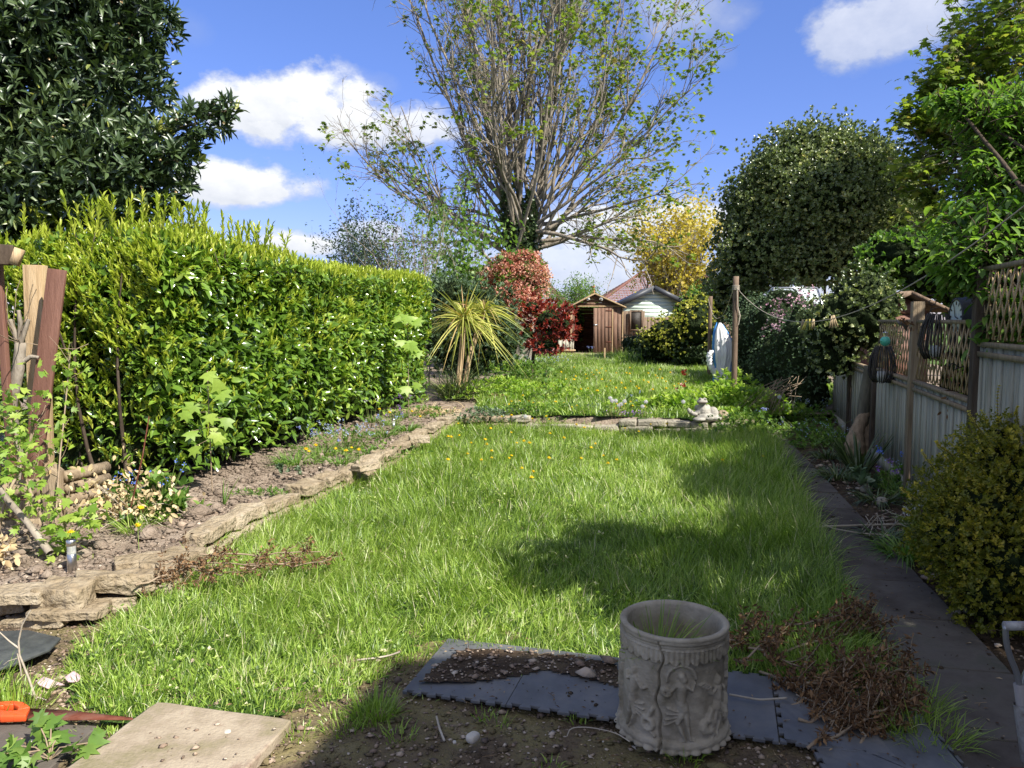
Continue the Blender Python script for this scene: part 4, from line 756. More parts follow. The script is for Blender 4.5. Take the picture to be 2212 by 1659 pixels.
# right-hand sycamore and the near overhanging tree
def leafy_tree(name, label, base, blobs, n, leafm, lf, wf, T, bark='bark', nb=60, cl=5, jit=.16, drop=.7, r0=.12, core=0, keep=1.):
    base = np.asarray(base, float); t_ = thing(name, label, 'tree', base); c0 = np.mean([c for c, r in blobs], 0); mb = MB()
    fork = base * .75 + c0 * .25; fork[:2] = base[:2]; trunk_mb(mb, [base, fork], r0, r0 * .75, 10); ends = []
    for c, rd in blobs:
        trunk_mb(mb, [fork, (fork + c) / 2 + rng.normal(size=3) * .2, c], r0 * .4, r0 * .15, 7); m = int(nb * np.mean(rd) ** 1.2) + 4
        a, b = np.full((m, 3), 0.) + c + rng.normal(size=(m, 3)) * np.asarray(rd) * .15, rdir(m, .2); q = grow(a, b * np.asarray(rd) / np.mean(rd), np.mean(rd) * rng.uniform(.6, 1.05, m), 7, .05, .15); rq = taper(np.full(m, r0 * .1), np.full(m, .004), 7); tubes(mb, q, rq, 5)
        k_ = kids(q, 7, .2, 1, (.3, .9), rq); q1 = grow(k_[0], k_[1], rng.uniform(.15, .4, len(k_[0])) * np.mean(rd) ** .5, 5, .02, .2); tubes(mb, q1, taper(np.full(len(q1), .006), np.full(len(q1), .0025), 5), 3); ends += [q1[:, -1], q1[:, 2], q[:, -1]]
    obj('branches', mb, M[bark], t_); E = np.concatenate(ends); E = E[rng.integers(0, len(E), n // cl)]; mb = MB()
    for j in range(cl):
        m = len(E); a = rng.uniform(0, 6.28, m); leaves(mb, E + rng.normal(size=(m, 3)) * jit, norm(np.stack([np.cos(a), np.sin(a), -rng.uniform(0, 2 * drop, m)], -1)), norm(np.stack([np.cos(a) * .7, np.sin(a) * .7, np.ones(m)], -1)), lf * rng.uniform(.7, 1.25, m), wf * rng.uniform(.7, 1.2, m), T, np.clip(rng.normal(size=m) * .25 + .5, 0, 1))
    obj('crown', mb, M[leafm], t_)
    if core:
        mb = MB(); cores(mb, blobs, core); obj('dark_fill', mb, M['core'], t_)
    return t_
rs = BL([(2150, 230, 19.0, 1.9, 1.9, 2.03), (2230, 40, 19.0, 2.41, 1.9, 1.9), (2060, 330, 19.0, 1.01, 1.39, 1.14), (2170, 470, 19.0, 1.77, 1.65, 1.39), (2000, 390, 19.25, 0.7, 0.76, 0.63), (2040, 250, 19.0, 0.63, 0.76, 0.63), (2060, 520, 19.0, 1.14, 1.27, 0.76), (2250, 330, 19.0, 1.52, 1.65, 1.77), (1960, 260, 19.0, 0.32, 0.38, 0.25), (2110, 120, 19.0, 0.89, 1.01, 1.01), (2030, 180, 19.0, 0.32, 0.51, 0.38)])
leafy_tree('right_sycamore', 'leafy green sycamore beyond the fence at the upper right edge', (PX(2230, 600, 19)[0], 19, 0), rs, 12500, 'syc', .16, .16, T_MAPLE, nb=38, jit=.12)
nr = BL([(2180, 300, 7.73, 0.58, 0.62, 0.46), (2110, 250, 7.87, 0.28, 0.28, 0.19), (2200, 430, 7.59, 0.58, 0.55, 0.41), (2170, 560, 5.3, .34, .38, .2), (2215, 650, 5.2, .22, .3, .2), (2060, 225, 8.0, 0.17, 0.19, 0.1), (2090, 585, 5.4, .2, .25, .09), (2260, 520, 5.3, .4, .4, .4), (2205, 700, 5.0, .16, .2, .14), (2190, 610, 5.1, .2, .2, .12), (2260, 300, 7.59, 0.69, 0.69, 0.55), (2120, 500, 5.6, .22, .3, .16), (2150, 380, 7.73, 0.41, 0.41, 0.3)]) + [(np.array(c_), (r_, r_, r_ * .7)) for c_, r_ in (((3.1, 2.6, 3.0), .42), ((3.7, 2.9, 3.2), .5), ((4.3, 3.6, 3.1), .5), ((4.5, 4.6, 3.2), .5), ((4.1, 4.7, 2.3), .3), ((3.4, 1.9, 3.1), .5), ((4.2, 1.7, 3.1), .55), ((4.9, 1.9, 3.2), .55), ((2.85, 3.0, 3.15), .45), ((2.6, 2.5, 3.2), .42), ((3.9, 2.35, 3.0), .5), ((3.3, 3.3, 3.4), .4))]  # trailing crown clumps hang out of view, added to shade lawn and path
leafy_tree('overhanging_tree', 'near tree with long pointed leaves overhanging the fence at the right edge', (4.9, 4.6, 0), nr, 15000, 'green_leaf', .115, .042, T_OVAL, 'bark_dark', nb=70, cl=5, jit=.05, drop=.5, r0=.09)
# thick dark greenery behind the right fence
shrub('thicket_tree', 'dark shaded trees filling the gap behind the brown neighbouring shed', BL([(2060, 590, 12.5, 1.0, .8, .55), (1960, 560, 13, .8, .8, .5), (2180, 560, 11.5, 1.1, .8, .9), (2250, 650, 10.5, .8, .8, .9), (2120, 640, 12.5, .7, .6, .5)]) + [(np.array(c_), (.9, .9, .8)) for c_ in ((5.4, 6.2, 2.9), (5.6, 7.4, 2.7), (5.0, 5.0, 3.4))], 300, 'green_leaf', .09, .06, 5, seed=140, core=.75, cat='tree')  # last three clumps mostly out of view, added to shade the path
shrub('neighbour_bush', 'bright green bush seen through the trellis fence', [(FP(.9, -1.0, .8), (.5, .4, .7)), (FP(1.6, -.9, .9), (.4, .4, .7)), (FP(-.8, -1.1, .7), (.35, .3, .5))], 420, 'fresh_leaf', .05, .035, 5, seed=150, core=.7)
# golden shrub at the lower right
ls_ = BL([(2130, 1130, 4.15, .36, .35, .36), (2190, 1050, 4.4, .4, .4, .42), (2080, 1180, 4.1, .22, .25, .26), (2200, 1230, 3.9, .36, .34, .3), (2060, 1080, 4.5, .22, .25, .22), (2240, 1120, 4.2, .4, .4, .5), (2130, 1290, 3.9, .2, .25, .18), (2040, 1150, 4.3, .16, .2, .18), (2150, 960, 4.5, .16, .2, .16)])
t_ = shrub('box_honeysuckle', 'spreading shrub with tiny golden green leaves at the lower right beside the path', ls_, 4600, 'lonicera', .021, .013, 7, seed=160, core=.5, lump=.34, surf=.16, spread=(.6, 1.4), stem=.03)
mb = MB(); mb2 = MB()
for (u, v, u2, v2) in [(2140, 1000, 2165, 835), (2060, 1090, 2000, 975), (2040, 1120, 1985, 1045), (2150, 1000, 2100, 890), (2030, 1120, 1955, 1055), (2080, 1050, 2050, 985), (2185, 950, 2205, 880), (2060, 1000, 2030, 955), (1990, 1130, 1960, 1100)]:
    a = PX(u, v, 4.4); b = PX(u2, v2, 4.35); t = np.linspace(0, 1, 26); p = a + (b - a) * t[:, None] + np.stack([.02 * np.sin(t * 5), 0 * t, .0 * t], -1); tubes(mb, p, np.linspace(.003, .0012, 26), 4)
    rosettes(mb2, p, norm(b - a), 5, .015, .010, (1.0, 1.5), T_QUAD, r=np.clip(t * .5 + .5, 0, 1))
obj('shoots', mb, M['bark_dark'], t_); obj('shoot_leaves', mb2, M['lonicera'], t_)
# ---- spiky palm (two heads)
t_ = thing('cordyline_palm', 'spiky palm with long arching yellow green leaves on two leaning trunks', 'palm', G(988, 860, .15)); yy = G(988, 860, .15)[1]
h1 = PX(1003, 690, yy); h2 = PX(1046, 672, yy + .3); bs = G(985, 862, .15)
mb = MB(); trunk_mb(mb, [bs, (bs + h1) / 2 + [.02, 0, 0], h1], .055, .05, 10); trunk_mb(mb, [bs + [.1, .05, 0], (bs + h2) / 2 + [.0, 0, 0], h2], .05, .045, 10); obj('trunk', mb, M['new_wood'], t_)
for hh, n, l in ((h1, 210, .8), (h2, 120, .66)):
    d = rdir(n, .35); d = d[d[:, 2] > -.45]; n = len(d); mb = MB(); ribbons(mb, hh + d * .04, d, l * rng.uniform(.75, 1.1, n), rng.uniform(.018, .03, n), droop=np.where(rng.random(n) < .25, .12, rng.uniform(.45, 1.25, n)), k=7, prof=[.7, 1, 1, .9, .75, .45, .08]); obj('leaf_head', mb, M['cordy'], t_)
t_ = thing('spiky_clump', 'dark spiky clump of narrow leaves around the palm trunk foot', 'plant', bs + [-.1, .1, 0]); n = 420
d = norm(np.c_[rng.normal(size=(n, 2)) * .75, np.ones(n)]); mb = MB(); ribbons(mb, bs + np.c_[rng.normal(size=(n, 2)) * .13, np.zeros(n)], d, rng.uniform(.4, 1.0, n), rng.uniform(.01, .018, n), droop=rng.uniform(.05, .4, n), k=6, prof=[.8, 1, .9, .7, .4, .08]); obj('leaves', mb, M['spike_dark'], t_)
# ================================================================== BUILDINGS AT THE END
def plank_wall(mb, x0, x1, z0, z1, y, ph, t=.02, vert=False, topf=None):
    if vert:
        x = x0
        while x < x1 - .01:
            w = min(ph, x1 - x); box(mb, (x + w / 2, y, (z0 + z1) / 2), (w - .006, t, z1 - z0), r=rng.random()); x += ph
    else:
        z = z0
        while z < z1 - .01:
            h = min(ph, z1 - z); a, b = x0, x1
            if topf: a, b = topf(z + h * .5, x0, x1)
            if b > a: box(mb, ((a + b) / 2, y + rng.uniform(-.002, .002), z + h / 2), (b - a, t, h - .008), axes=[(1, 0, 0), (0, 1, 0), (0, -.10, 1)], r=rng.random())
            z += ph
ys = 31.0
def X(u, y): return (u - 1106) / F * y * (math.cos(PIT) - 0) 
def XZ(u, v, y): p = PX(u, v, y); return p[0], p[2]
sx0, szb = XZ(1232, 765, ys); sx1, _ = XZ(1344, 765, ys); _, sze = XZ(1232, 662, ys); sxa, sza = XZ(1284, 636, ys); szb = .25
dx0, dx1 = XZ(1241, 700, ys)[0], XZ(1282, 700, ys)[0]
M['shed_wood'] = pmat('shed_wood', G3((.10, .055, .038), (.17, .10, .07), (.24, .16, .115)), 3, .8, .4, 20, .2, stretch=(6, 6, 1), rndmix=.4)
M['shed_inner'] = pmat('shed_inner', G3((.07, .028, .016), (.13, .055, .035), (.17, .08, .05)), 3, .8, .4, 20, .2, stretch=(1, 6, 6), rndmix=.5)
sh = thing('garden_shed', 'brown timber shed with pointed gable and its doorway standing half open', 'shed', ((sx0 + sx1) / 2, ys, szb))
mb = MB(); plank_wall(mb, sx0, dx0, szb, sze, ys, .12, vert=True); plank_wall(mb, dx1 + .75, sx1, szb, sze, ys, .2, vert=True)
slope = (sza - sze) / ((sx1 - sx0) / 2)
plank_wall(mb, sx0, sx1, sze + .03, sza - .03, ys, .13, topf=lambda z, a, b: (a + (z - sze) / slope, b - (z - sze) / slope)); obj('front_wall', mb, M['shed_wood'], sh)
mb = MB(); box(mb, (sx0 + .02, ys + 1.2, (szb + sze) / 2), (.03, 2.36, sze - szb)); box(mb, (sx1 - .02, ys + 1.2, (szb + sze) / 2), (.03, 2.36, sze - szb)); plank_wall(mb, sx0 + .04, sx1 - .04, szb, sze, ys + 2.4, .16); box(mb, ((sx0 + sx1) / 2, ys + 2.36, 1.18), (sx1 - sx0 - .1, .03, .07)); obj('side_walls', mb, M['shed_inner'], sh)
mb = MB(); beam(mb, (sxa, ys + 1.15, sza), (sx1 + .1, ys + 1.15, sze - .06), 2.6, .035, up=(0, 0, 1)); beam(mb, (sxa, ys + 1.15, sza), (sx0 - .1, ys + 1.15, sze - .06), 2.6, .035, up=(0, 0, 1)); obj('roof', mb, M['pole_wood'], sh)
mb = MB(); beam(mb, (sxa, ys - .17, sza + .03), (sx1 + .12, ys - .17, sze - .04), .025, .05); beam(mb, (sxa, ys - .17, sza + .03), (sx0 - .12, ys - .17, sze - .04), .025, .05); box(mb, ((sx0 + sx1) / 2, ys - .02, sze + .01), (sx1 - sx0, .05, .045)); box(mb, (sx1, ys - .02, (szb + sze) / 2 - .01), (.045, .05, sze - szb)); box(mb, (dx1 + .76, ys - .03, (szb + sze) / 2 - .01), (.04, .03, sze - szb - .05)); box(mb, (sx0 + .02, ys - .02, (szb + sze) / 2), (.05, .05, sze - szb - .03)); obj('trim', mb, M['new_wood'], sh, bevel=.004)
mb = MB(); plank_wall(mb, dx1 - .01, dx1 + .72, szb + .02, sze - .06, ys - .05, .145, .02, vert=True); dr = obj('door', mb, M['shed_wood'], sh, label='brown plank door with worn pale lower edge')
mb = MB(); box(mb, (dx1 + .08, ys - .07, 1.38), (.16, .02, .05)); obj('latch', mb, M['metal'], dr)
for z in (.6, 1.2, 1.85):
    mb = MB(); box(mb, (dx1 + .6, ys - .068, z + .1), (.24, .012, .03)); obj('hinge', mb, M['rust'], dr)
for u in (1268, 1297):
    c = PX(u + 2, 645, ys - .12); t_ = thing('flood_light', 'left of two small white floodlights on the shed gable' if u < 1280 else 'right of two small white floodlights on the shed gable', 'lamp', c, 'floodlights on the shed gable'); mb = MB(); box(mb, c, (.13, .08, .15), axes=[(.9, 0, .4 if u < 1280 else -.4), (0, 1, 0), (-.4 if u < 1280 else .4, .2, .9)]); obj('housing', mb, plain('lamp_white', (.6, .58, .52)), t_, bevel=.01); mb = MB(); box(mb, c + [0, -.05, 0], (.08, .01, .1), axes=[(.9, 0, .4 if u < 1280 else -.4), (0, 1, 0), (-.4 if u < 1280 else .4, .2, .9)]); obj('lens', mb, plain('lamp_lens', (.35, .36, .36), .2), t_)
# pallet-wood planter left of the shed
t_ = thing('timber_step', 'pale grey timber screen and step left of the shed doorway', 'timber', (PX(1222, 750, 30.6)[0], 30.6, .2)); mb = MB(); a = PX(1206, 733, 30.6); b = PX(1240, 733, 30.6); plank_wall(mb, a[0], b[0], .25, a[2], 30.7, .14, vert=True); obj('boards', mb, M['fence_wood'], t_); mb = MB(); box(mb, ((a[0] + b[0]) / 2, 30.55, .38), (b[0] - a[0] + .1, .28, .05)); box(mb, ((a[0] + b[0]) / 2, 30.6, .28), (b[0] - a[0], .2, .14)); obj('step', mb, M['new_wood'], t_)
mb = MB(); c = G(1306, 779, .2); box(mb, (c[0], c[1], .42), (.05, .03, .42)); tag(obj('marker_stake', mb, M['new_wood'], bevel=.003), 'short pale wooden stake in the grass before the shed', 'stake')
# brown gate with dark window right of the shed
a = PX(1346, 672, 32); b = PX(1393, 672, 32); t_ = thing('brown_gate', 'brown timber panel with a dark framed opening right of the shed', 'gate', ((a[0] + b[0]) / 2, 32, .2)); mb = MB(); plank_wall(mb, a[0], b[0], .2, a[2], 32, .2, vert=True); obj('boards', mb, M['pole_wood'], t_); mb = MB(); c = PX(1374, 692, 31.9); box(mb, c, (.42, .03, .72)); f_ = obj('dark_pane', mb, M['wicker'], t_)
mb = MB(); [box(mb, c + [q, -.03, 0], (.05, .04, .86)) for q in (-.24, .24)]; [box(mb, c + [0, -.03, q], (.43, .04, .05)) for q in (-.4, .4)]; obj('frame', mb, M['pole_wood'], f_)
# pale green gable building
yg = 40; M['green_clad'] = plain('green_clad', (.62, .72, .62), .6); M['barge'] = plain('barge', (.05, .055, .065), .5)
ga = PX(1411, 620, yg); gl = PX(1333, 658, yg); gr = PX(1462, 645, yg); t_ = thing('green_outbuilding', 'pale green weatherboard gable with dark grey verge boards behind the shed', 'building', (ga[0], yg, .13)); mb = MB()
z = .2
while z < ga[2] - .1:
    k0 = max(0, (z + .1 - gl[2]) / (ga[2] - gl[2])); k1 = max(0, (z + .1 - gr[2]) / (ga[2] - gr[2])); x0 = gl[0] + (ga[0] - gl[0]) * k0 + .1; x1 = gr[0] - (gr[0] - ga[0]) * k1 - .08
    box(mb, ((x0 + x1) / 2, yg, z + .1), (x1 - x0, .03, .2), axes=[(1, 0, 0), (0, 1, 0), (0, -.09, 1)]); z += .19
obj('cladding', mb, M['green_clad'], t_)
mb = MB(); beam(mb, ga + [0, 1.5, 0], gl + [-.1, 1.5, -.05], 3.6, .05); beam(mb, ga + [0, 1.5, 0], gr + [.2, 1.5, -.1], 3.6, .05); obj('roof', mb, M['barge'], t_)
mb = MB(); beam(mb, ga + [0, -.32, -.04], gl + [-.1, -.32, -.09], .04, .24); beam(mb, ga + [0, -.32, -.04], gr + [.2, -.32, -.14], .04, .24); obj('verge_board', mb, M['barge'], t_)
# tiled roofs
def tiled(mb, A, B, C, D, rows, cols):       # quad eaves A-B, ridge D-C
    A, B, C, D = map(lambda p: np.asarray(p, float), (A, B, C, D)); nrm = norm(np.cross(B - A, D - A)); nrm = nrm if nrm[2] > 0 else -nrm
    for i in range(rows):
        f0, f1 = i / rows, (i + 1) / rows; L0, R0 = A + (D - A) * f0, B + (C - B) * f0; L1, R1 = A + (D - A) * f1, B + (C - B) * f1; n = max(1, int(cols * np.linalg.norm(R0 - L0) / np.linalg.norm(B - A)))
        for j in range(n):
            a, b = j / n, (j + .96) / n; p = [L0 + (R0 - L0) * a, L0 + (R0 - L0) * b, L1 + (R1 - L1) * b, L1 + (R1 - L1) * a]; h = rng.uniform(.02, .035)
            m_ = (p[0] + p[1]) / 2 + nrm * (h + .04); q = np.array([p[0] + nrm * h, m_, p[1] + nrm * h, p[2], (p[2] + p[3]) / 2 + nrm * .035, p[3]]); mb.add(q, [[[0, 1, 4, 5], [1, 2, 3, 4]]], rng.random())
yb = 52
t_ = thing('bungalow', 'bungalow with a big red tiled hipped roof rising behind the green gable', 'house', (PX(1430, 600, yb + 4)[0], yb + 4, .1))
e0 = PX(1298, 652, yb); e1 = PX(1600, 652, yb); r0_ = PX(1385, 590, yb + 5); r1_ = PX(1520, 590, yb + 5)
mb = MB(); tiled(mb, e0, e1, r1_, r0_, 18, 50); eb = e0 + [0, 10, 0]; tiled(mb, eb, e0, r0_, r0_ + [0, .2, 0], 18, 30); eb2 = e1 + [0, 10, 0]; tiled(mb, e1, eb2, r1_ + [0, .2, 0], r1_, 18, 30); obj('roof', mb, M['tiles'], t_)
mb = MB(); tubes(mb, [e0 + [0, 0, .05], r0_ + [0, 0, .06]], [.1, .1], 6); tubes(mb, [r0_ + [0, 0, .06], r1_ + [0, 0, .06]], [.1, .1], 6); obj('ridge_tiles', mb, M['tiles'], t_)
mb = MB(); box(mb, ((e0[0] + e1[0]) / 2, yb + 5, e0[2] / 2), (e1[0] - e0[0] - .8, 9, e0[2])); obj('wall', mb, M['brick'], t_)
t_ = thing('far_house', 'tiled roof slope partly hidden by the pink tree left of the shed', 'house', (PX(1170, 620, 48)[0], 49, .1)); e0 = PX(1120, 655, 46); e1 = PX(1228, 652, 46); r1_ = PX(1172, 600, 50); r0_ = PX(1100, 600, 50)
mb = MB(); tiled(mb, e0, e1, r1_, r0_, 14, 20); tiled(mb, e1, e1 + [0, 8, 0], r1_ + [0, .2, 0], r1_, 14, 24); obj('roof', mb, M['tiles'], t_)
mb = MB(); box(mb, ((e0[0] + e1[0]) / 2, 50, e0[2] / 2 - .02), (e1[0] - e0[0] - .5, 7, e0[2])); obj('wall', mb, M['brick'], t_)
c = PX(1281, 640, 60); t_ = thing('chimney', 'red brick chimney with an orange pot far beyond the shed', 'chimney', (c[0], 60, .1)); mb = MB(); box(mb, (c[0], 60, (c[2] + .2) / 2), (.75, .75, c[2] + .2)); obj('stack', mb, M['brick'], t_); mb = MB(); lathe(mb, [(.16, 0), (.13, .5), (.17, .52), (.17, .6), (.1, .6)], (c[0], 60, c[2] + .2), 12); obj('chimney_pot', mb, plain('terracotta', (.55, .22, .12)), t_)
# distant trees closing the view left of the hedge end and behind the fences
for (u, v, y, a, b, lb) in [(1560, 650, 40, 2.2, 1.2, 'dark hedge mass far behind the variegated shrub'), (1080, 660, 34, 1.6, .9, 'green bush between the pink tree and the far roof'), (1215, 690, 33, .8, .7, 'green bush just left of the shed wall')]:
    c = PX(u, v, y); shrub('far_bush', lb, [(c, (a, a * .7, b)), (c + [a * .5, 0, -.4], (a * .7, a * .6, b)), (c + [-a * .5, 0, -.6], (a * .7, a * .6, b))], 110, 'green_leaf', .13, .08, 5, seed=int(u), core=.78)
# greenhouse
yh = 17.0; t_ = thing('greenhouse', 'small aluminium greenhouse top showing above the dark hedge', 'greenhouse', (PX(1710, 660, yh)[0], yh, .13)); a = PX(1668, 622, yh); b = PX(1765, 622, yh); q = PX(1660, 668, yh)
mb = MB(); zt2, zq = a[2], q[2]; x0, x1, xq = a[0], b[0], q[0]
for x in (x0, (x0 + x1) / 2, x1): beam(mb, (x, yh, zt2), (x + (xq - x0), yh - .55, zq), .03, .03); tubes(mb, [(x + (xq - x0), yh - .55, zq), (x + (xq - x0), yh - .55, .1)], [.015, .015], 4); beam(mb, (x, yh, zt2), (x + (xq - x0), yh + .9, zq), .03, .03)
beam(mb, (x0, yh, zt2), (x1, yh, zt2), .04, .04); beam(mb, (xq, yh - .55, zq), (x1, yh - .55, zq), .03, .03); beam(mb, (xq, yh - .55, zq), (xq, yh + .9, zq), .03, .03); beam(mb, (x0 + .45, yh, zt2), (xq + .75, yh - .55, zq), .03, .03); obj('frame', mb, M['metal'], t_)
mb = MB(); M['glass_pale'] = glass('glass_pale', (.75, .83, .80), .1, .55); mb.add([(x0, yh, zt2 - .01), (x1, yh, zt2 - .01), (x1, yh - .54, zq), (xq, yh - .54, zq), (xq, yh - .53, .2), (x1, yh - .53, .2), (xq, yh + .9, zq), (xq, yh + .9, .2)], [[[0, 3, 2, 1], [3, 4, 5, 2], [3, 6, 7, 4]], [[0, 6, 3]]]); obj('panes', mb, M['glass_pale'], t_)
# ================================================================== WASHING LINE
A_ = PX(1592, 622, 12.6)
def pole(u, y, vt, lb, r=.047, z0=.0):
    p = PX(u, vt, y); base = np.array([PX(u - 5, 870, y)[0], y, z0]); t_ = thing('washing_pole', lb, 'post', base, 'washing line posts'); mb = MB(); t = np.linspace(0, 1, 12)[:, None]; tubes(mb, base + (p - base) * t, np.full(12, r), 12, cap=True); obj('pole', mb, M['pole_wood'], t_)
    return t_, p
t_, ptop = pole(1590, 12.6, 597, 'tall round wooden washing line post in front of the dark hedge')
mb = MB()
for k in range(5): a = np.linspace(0, 6.3, 20); tubes(mb, np.stack([ptop[0] + .054 * np.cos(a), 12.6 + .054 * np.sin(a), A_[2] - .03 + k * .017 + 0 * a], -1), np.full(20, .007), 5)
tubes(mb, [A_ + [-.02, -.06, 0], A_ + [.0, -.065, -.3], A_ + [.04, -.06, -.45], A_ + [.02, -.06, -.6]], [.008, .007, .012, .006], 5); obj('rope_knot', mb, M['cane'], t_)
t_, p2 = pole(1535, 19, 640, 'thinner wooden post further back behind the white inflatable', .05, .15)
E_ = np.array([2.819, 4., 2.341]); t = np.linspace(0, 1.35, 90); LP_ = A_ + (E_ - A_) * t[:, None]; LP_[:, 2] -= .65 * 4 * t * (1 - t)
mb = MB(); tubes(mb, LP_, np.full(90, .0048), 6); tag(obj('washing_line', mb, M['cane'], origin=A_), 'pale washing line drooping from the post up to the top right', 'rope')
mb = MB(); t = np.linspace(0, 1, 30); q = A_ + [-.05, .03, 0] + (p2 + [0, 0, -.05] - A_) * t[:, None]; q[:, 2] -= .5 * 4 * t * (1 - t); tubes(mb, q, np.full(30, .005), 5); tag(obj('washing_line', mb, M['cane'], origin=A_), 'thin slack rope between the near post and the post behind the inflatable', 'rope')
def online(u):
    P = LP_ - [0, 0, H]; zz = P[:, 1] * math.cos(PIT) - P[:, 2] * math.sin(PIT); uu = 1106 + F * P[:, 0] / zz; return np.array([np.interp(u, uu, LP_[:, i]) for i in range(3)])
M['peg_wood'] = plain('peg_wood', (.45, .34, .2)); M['peg_yellow'] = plain('peg_yellow', (.62, .55, .12))
for u, sp, mt, sc_, lb in [(1734, .1, 'peg_wood', 1, 'wooden clothes peg hanging leftmost on the washing line'), (1741, .35, 'peg_yellow', 1, 'yellow clothes peg between two wooden pegs on the line'), (1750, -.15, 'peg_yellow', 1.05, 'slim yellow green peg right of the crossed pegs on the line'), (1757, .05, 'peg_wood', .9, 'wooden peg fourth from the left on the washing line'), (1797, .1, 'peg_wood', 1.1, 'dark wooden peg in the clump nearest the holly shrub'), (1802, -.3, 'peg_wood', 1., 'tilted pale wooden peg at the right of the clump')]:
    c = online(u); t_ = thing('clothes_peg', lb, 'peg', c, 'pegs on the washing line'); h = .085 * sc_
    for sg in (-1, 1):
        mb = MB(); a = c + [sp * .03 + sg * .004, 0, .03]; b = c + [-sp * .08 + sg * .013, 0, -h]; beam(mb, a, b, .011, .012, up=(0, 1, 0)); obj('jaw', mb, M[mt], t_)
# the white deflated inflatable with its curved neck
M['vinyl'] = plain('vinyl', (.80, .80, .80), .4); M['blue_vinyl'] = plain('blue_vinyl', (.05, .25, .62), .4)
yw = 16; t_ = thing('deflated_inflatable', 'white deflated pool inflatable with a curved neck draped upright beside the post', 'inflatable', PX(1558, 836, yw))
prof = [(1555, 697, 2), (1556, 712, 9), (1560, 735, 15), (1563, 765, 16), (1562, 790, 12), (1561, 812, 12), (1561, 838, 16)]
def drape(mb, off, sc_, a0_=0, a1_=2 * np.pi, n=72):
    zs_ = np.linspace(0, 1, 40); k = np.linspace(0, 1, len(prof)); u = np.interp(zs_, k, [p[0] for p in prof]); v = np.interp(zs_, k, [p[1] for p in prof]); w = np.interp(zs_, k, [p[2] for p in prof]); a = np.linspace(a0_, a1_, n)
    C = np.stack([PX(uu, vv, yw) for uu, vv in zip(u, v)]); rad = w * yw / F * sc_
    f = 1 + .22 * np.cos(5 * a[None] + 3 * zs_[:, None]) + .12 * np.cos(11 * a[None] + 5 * zs_[:, None]) + .03 * np.sin(zs_[:, None] * 40 + a[None] * 3)
    P = C[:, None] + np.stack([np.cos(a)[None] * rad[:, None] * f, np.sin(a)[None] * rad[:, None] * f * .7, 0 * f + .0], -1) + np.asarray(off)
    i = (np.arange(39)[:, None] * n + np.arange(n - 1)[None]).ravel(); mb.add(P.reshape(-1, 3), [np.stack([i, i + 1, i + n + 1, i + n], -1)])
mb = MB(); drape(mb, (0, 0, 0), 1.0); obj('skin', mb, M['vinyl'], t_, smooth=True)
mb = MB(); drape(mb, (-.035, .06, .01), 1.0, 2.2, 4.2, 30); drape(mb, (.05, .04, -.03), .98, -.9, .35, 24); obj('blue_underside', mb, M['blue_vinyl'], t_, smooth=True)
mb = MB(); q = np.array([PX(u, v, yw - .2) for u, v in [(1548, 812), (1543, 803), (1536, 793), (1532, 780), (1532, 768), (1537, 761), (1542, 762)]]); tt = np.linspace(0, 1, 24); k = np.linspace(0, 1, 7); Q = np.stack([np.interp(tt, k, q[:, i]) for i in range(3)], -1); tubes(mb, Q, (.062 + .012 * np.cos(tt * 60)) * np.clip(1.1 - .25 * tt, 0, 1) * np.clip((1.03 - tt) * 8, .2, 1), 14, cap=True); obj('neck', mb, M['vinyl'], t_, smooth=True)
# ================================================================== STATUE ON THE CROSS WALL
M['cast_stone'] = pmat('cast_stone', G3((.22, .20, .17), (.34, .32, .28), (.44, .42, .37)), 9, .9, .5, 60, .2)
fy = 10.62; FS = 1 / F * fy
def fp(x, z, y=0): return np.array([PX(1520, 908, fy)[0] + x * FS, fy + y, .195 + z * FS])
t_ = thing('stone_frog_statue', 'grey weathered stone frog sitting on the cross wall with arms held out', 'statue', fp(0, 0)); mb = MB()
for x, z, y, rx, ry, rz in [(4, 9, 0, 24, 20, 12), (0, 18, 0, 16, 15, 16), (-4, 30, 0, 9, 10, 14), (-5, 42, -.02, 12, 11, 6.5), (-9, 47, -.02, 4, 4, 4), (0, 47, -.02, 4, 4, 4), (20, 16, .0, 12, 14, 15), (26, 7, -.03, 12, 13, 8), (-15, 19, -.04, 8, 7, 4.5), (-23, 16, -.06, 8, 6, 4.5), (-31, 20, -.07, 6, 6, 5), (-35, 24, -.07, 4, 5, 5), (-11, 27, .08, 7, 8, 7), (10, 28, .05, 6, 8, 7), (-14, 5, -.1, 14, 11, 5)]:
    ell(mb, fp(x, z, y), (rx * FS, ry * FS, rz * FS), 16)
o = obj('body', mb, M['cast_stone'], t_); m = o.modifiers.new('r', 'REMESH'); m.mode = 'VOXEL'; m.voxel_size = .007; m.use_smooth_shade = True
mb = MB(); ell(mb, fp(-6, 41, -.07), (10 * FS, 8 * FS, 1.3 * FS), 16); obj('mouth', mb, M['bark_dark'], t_)
for q in (-10, 1):
    mb = MB(); ell(mb, fp(q, 48, -.055), (2.6 * FS,) * 3, 10); obj('eye', mb, M['cast_stone'], t_)
mb = MB(); ell(mb, fp(43, 11, .05), (13 * FS, 12 * FS, 12 * FS), 26, namp=.16, ns=6, seed=4); tag(obj('coral_rock', mb, M['stone']), 'knobbly pale pinkish rock beside the stone frog', 'rock')
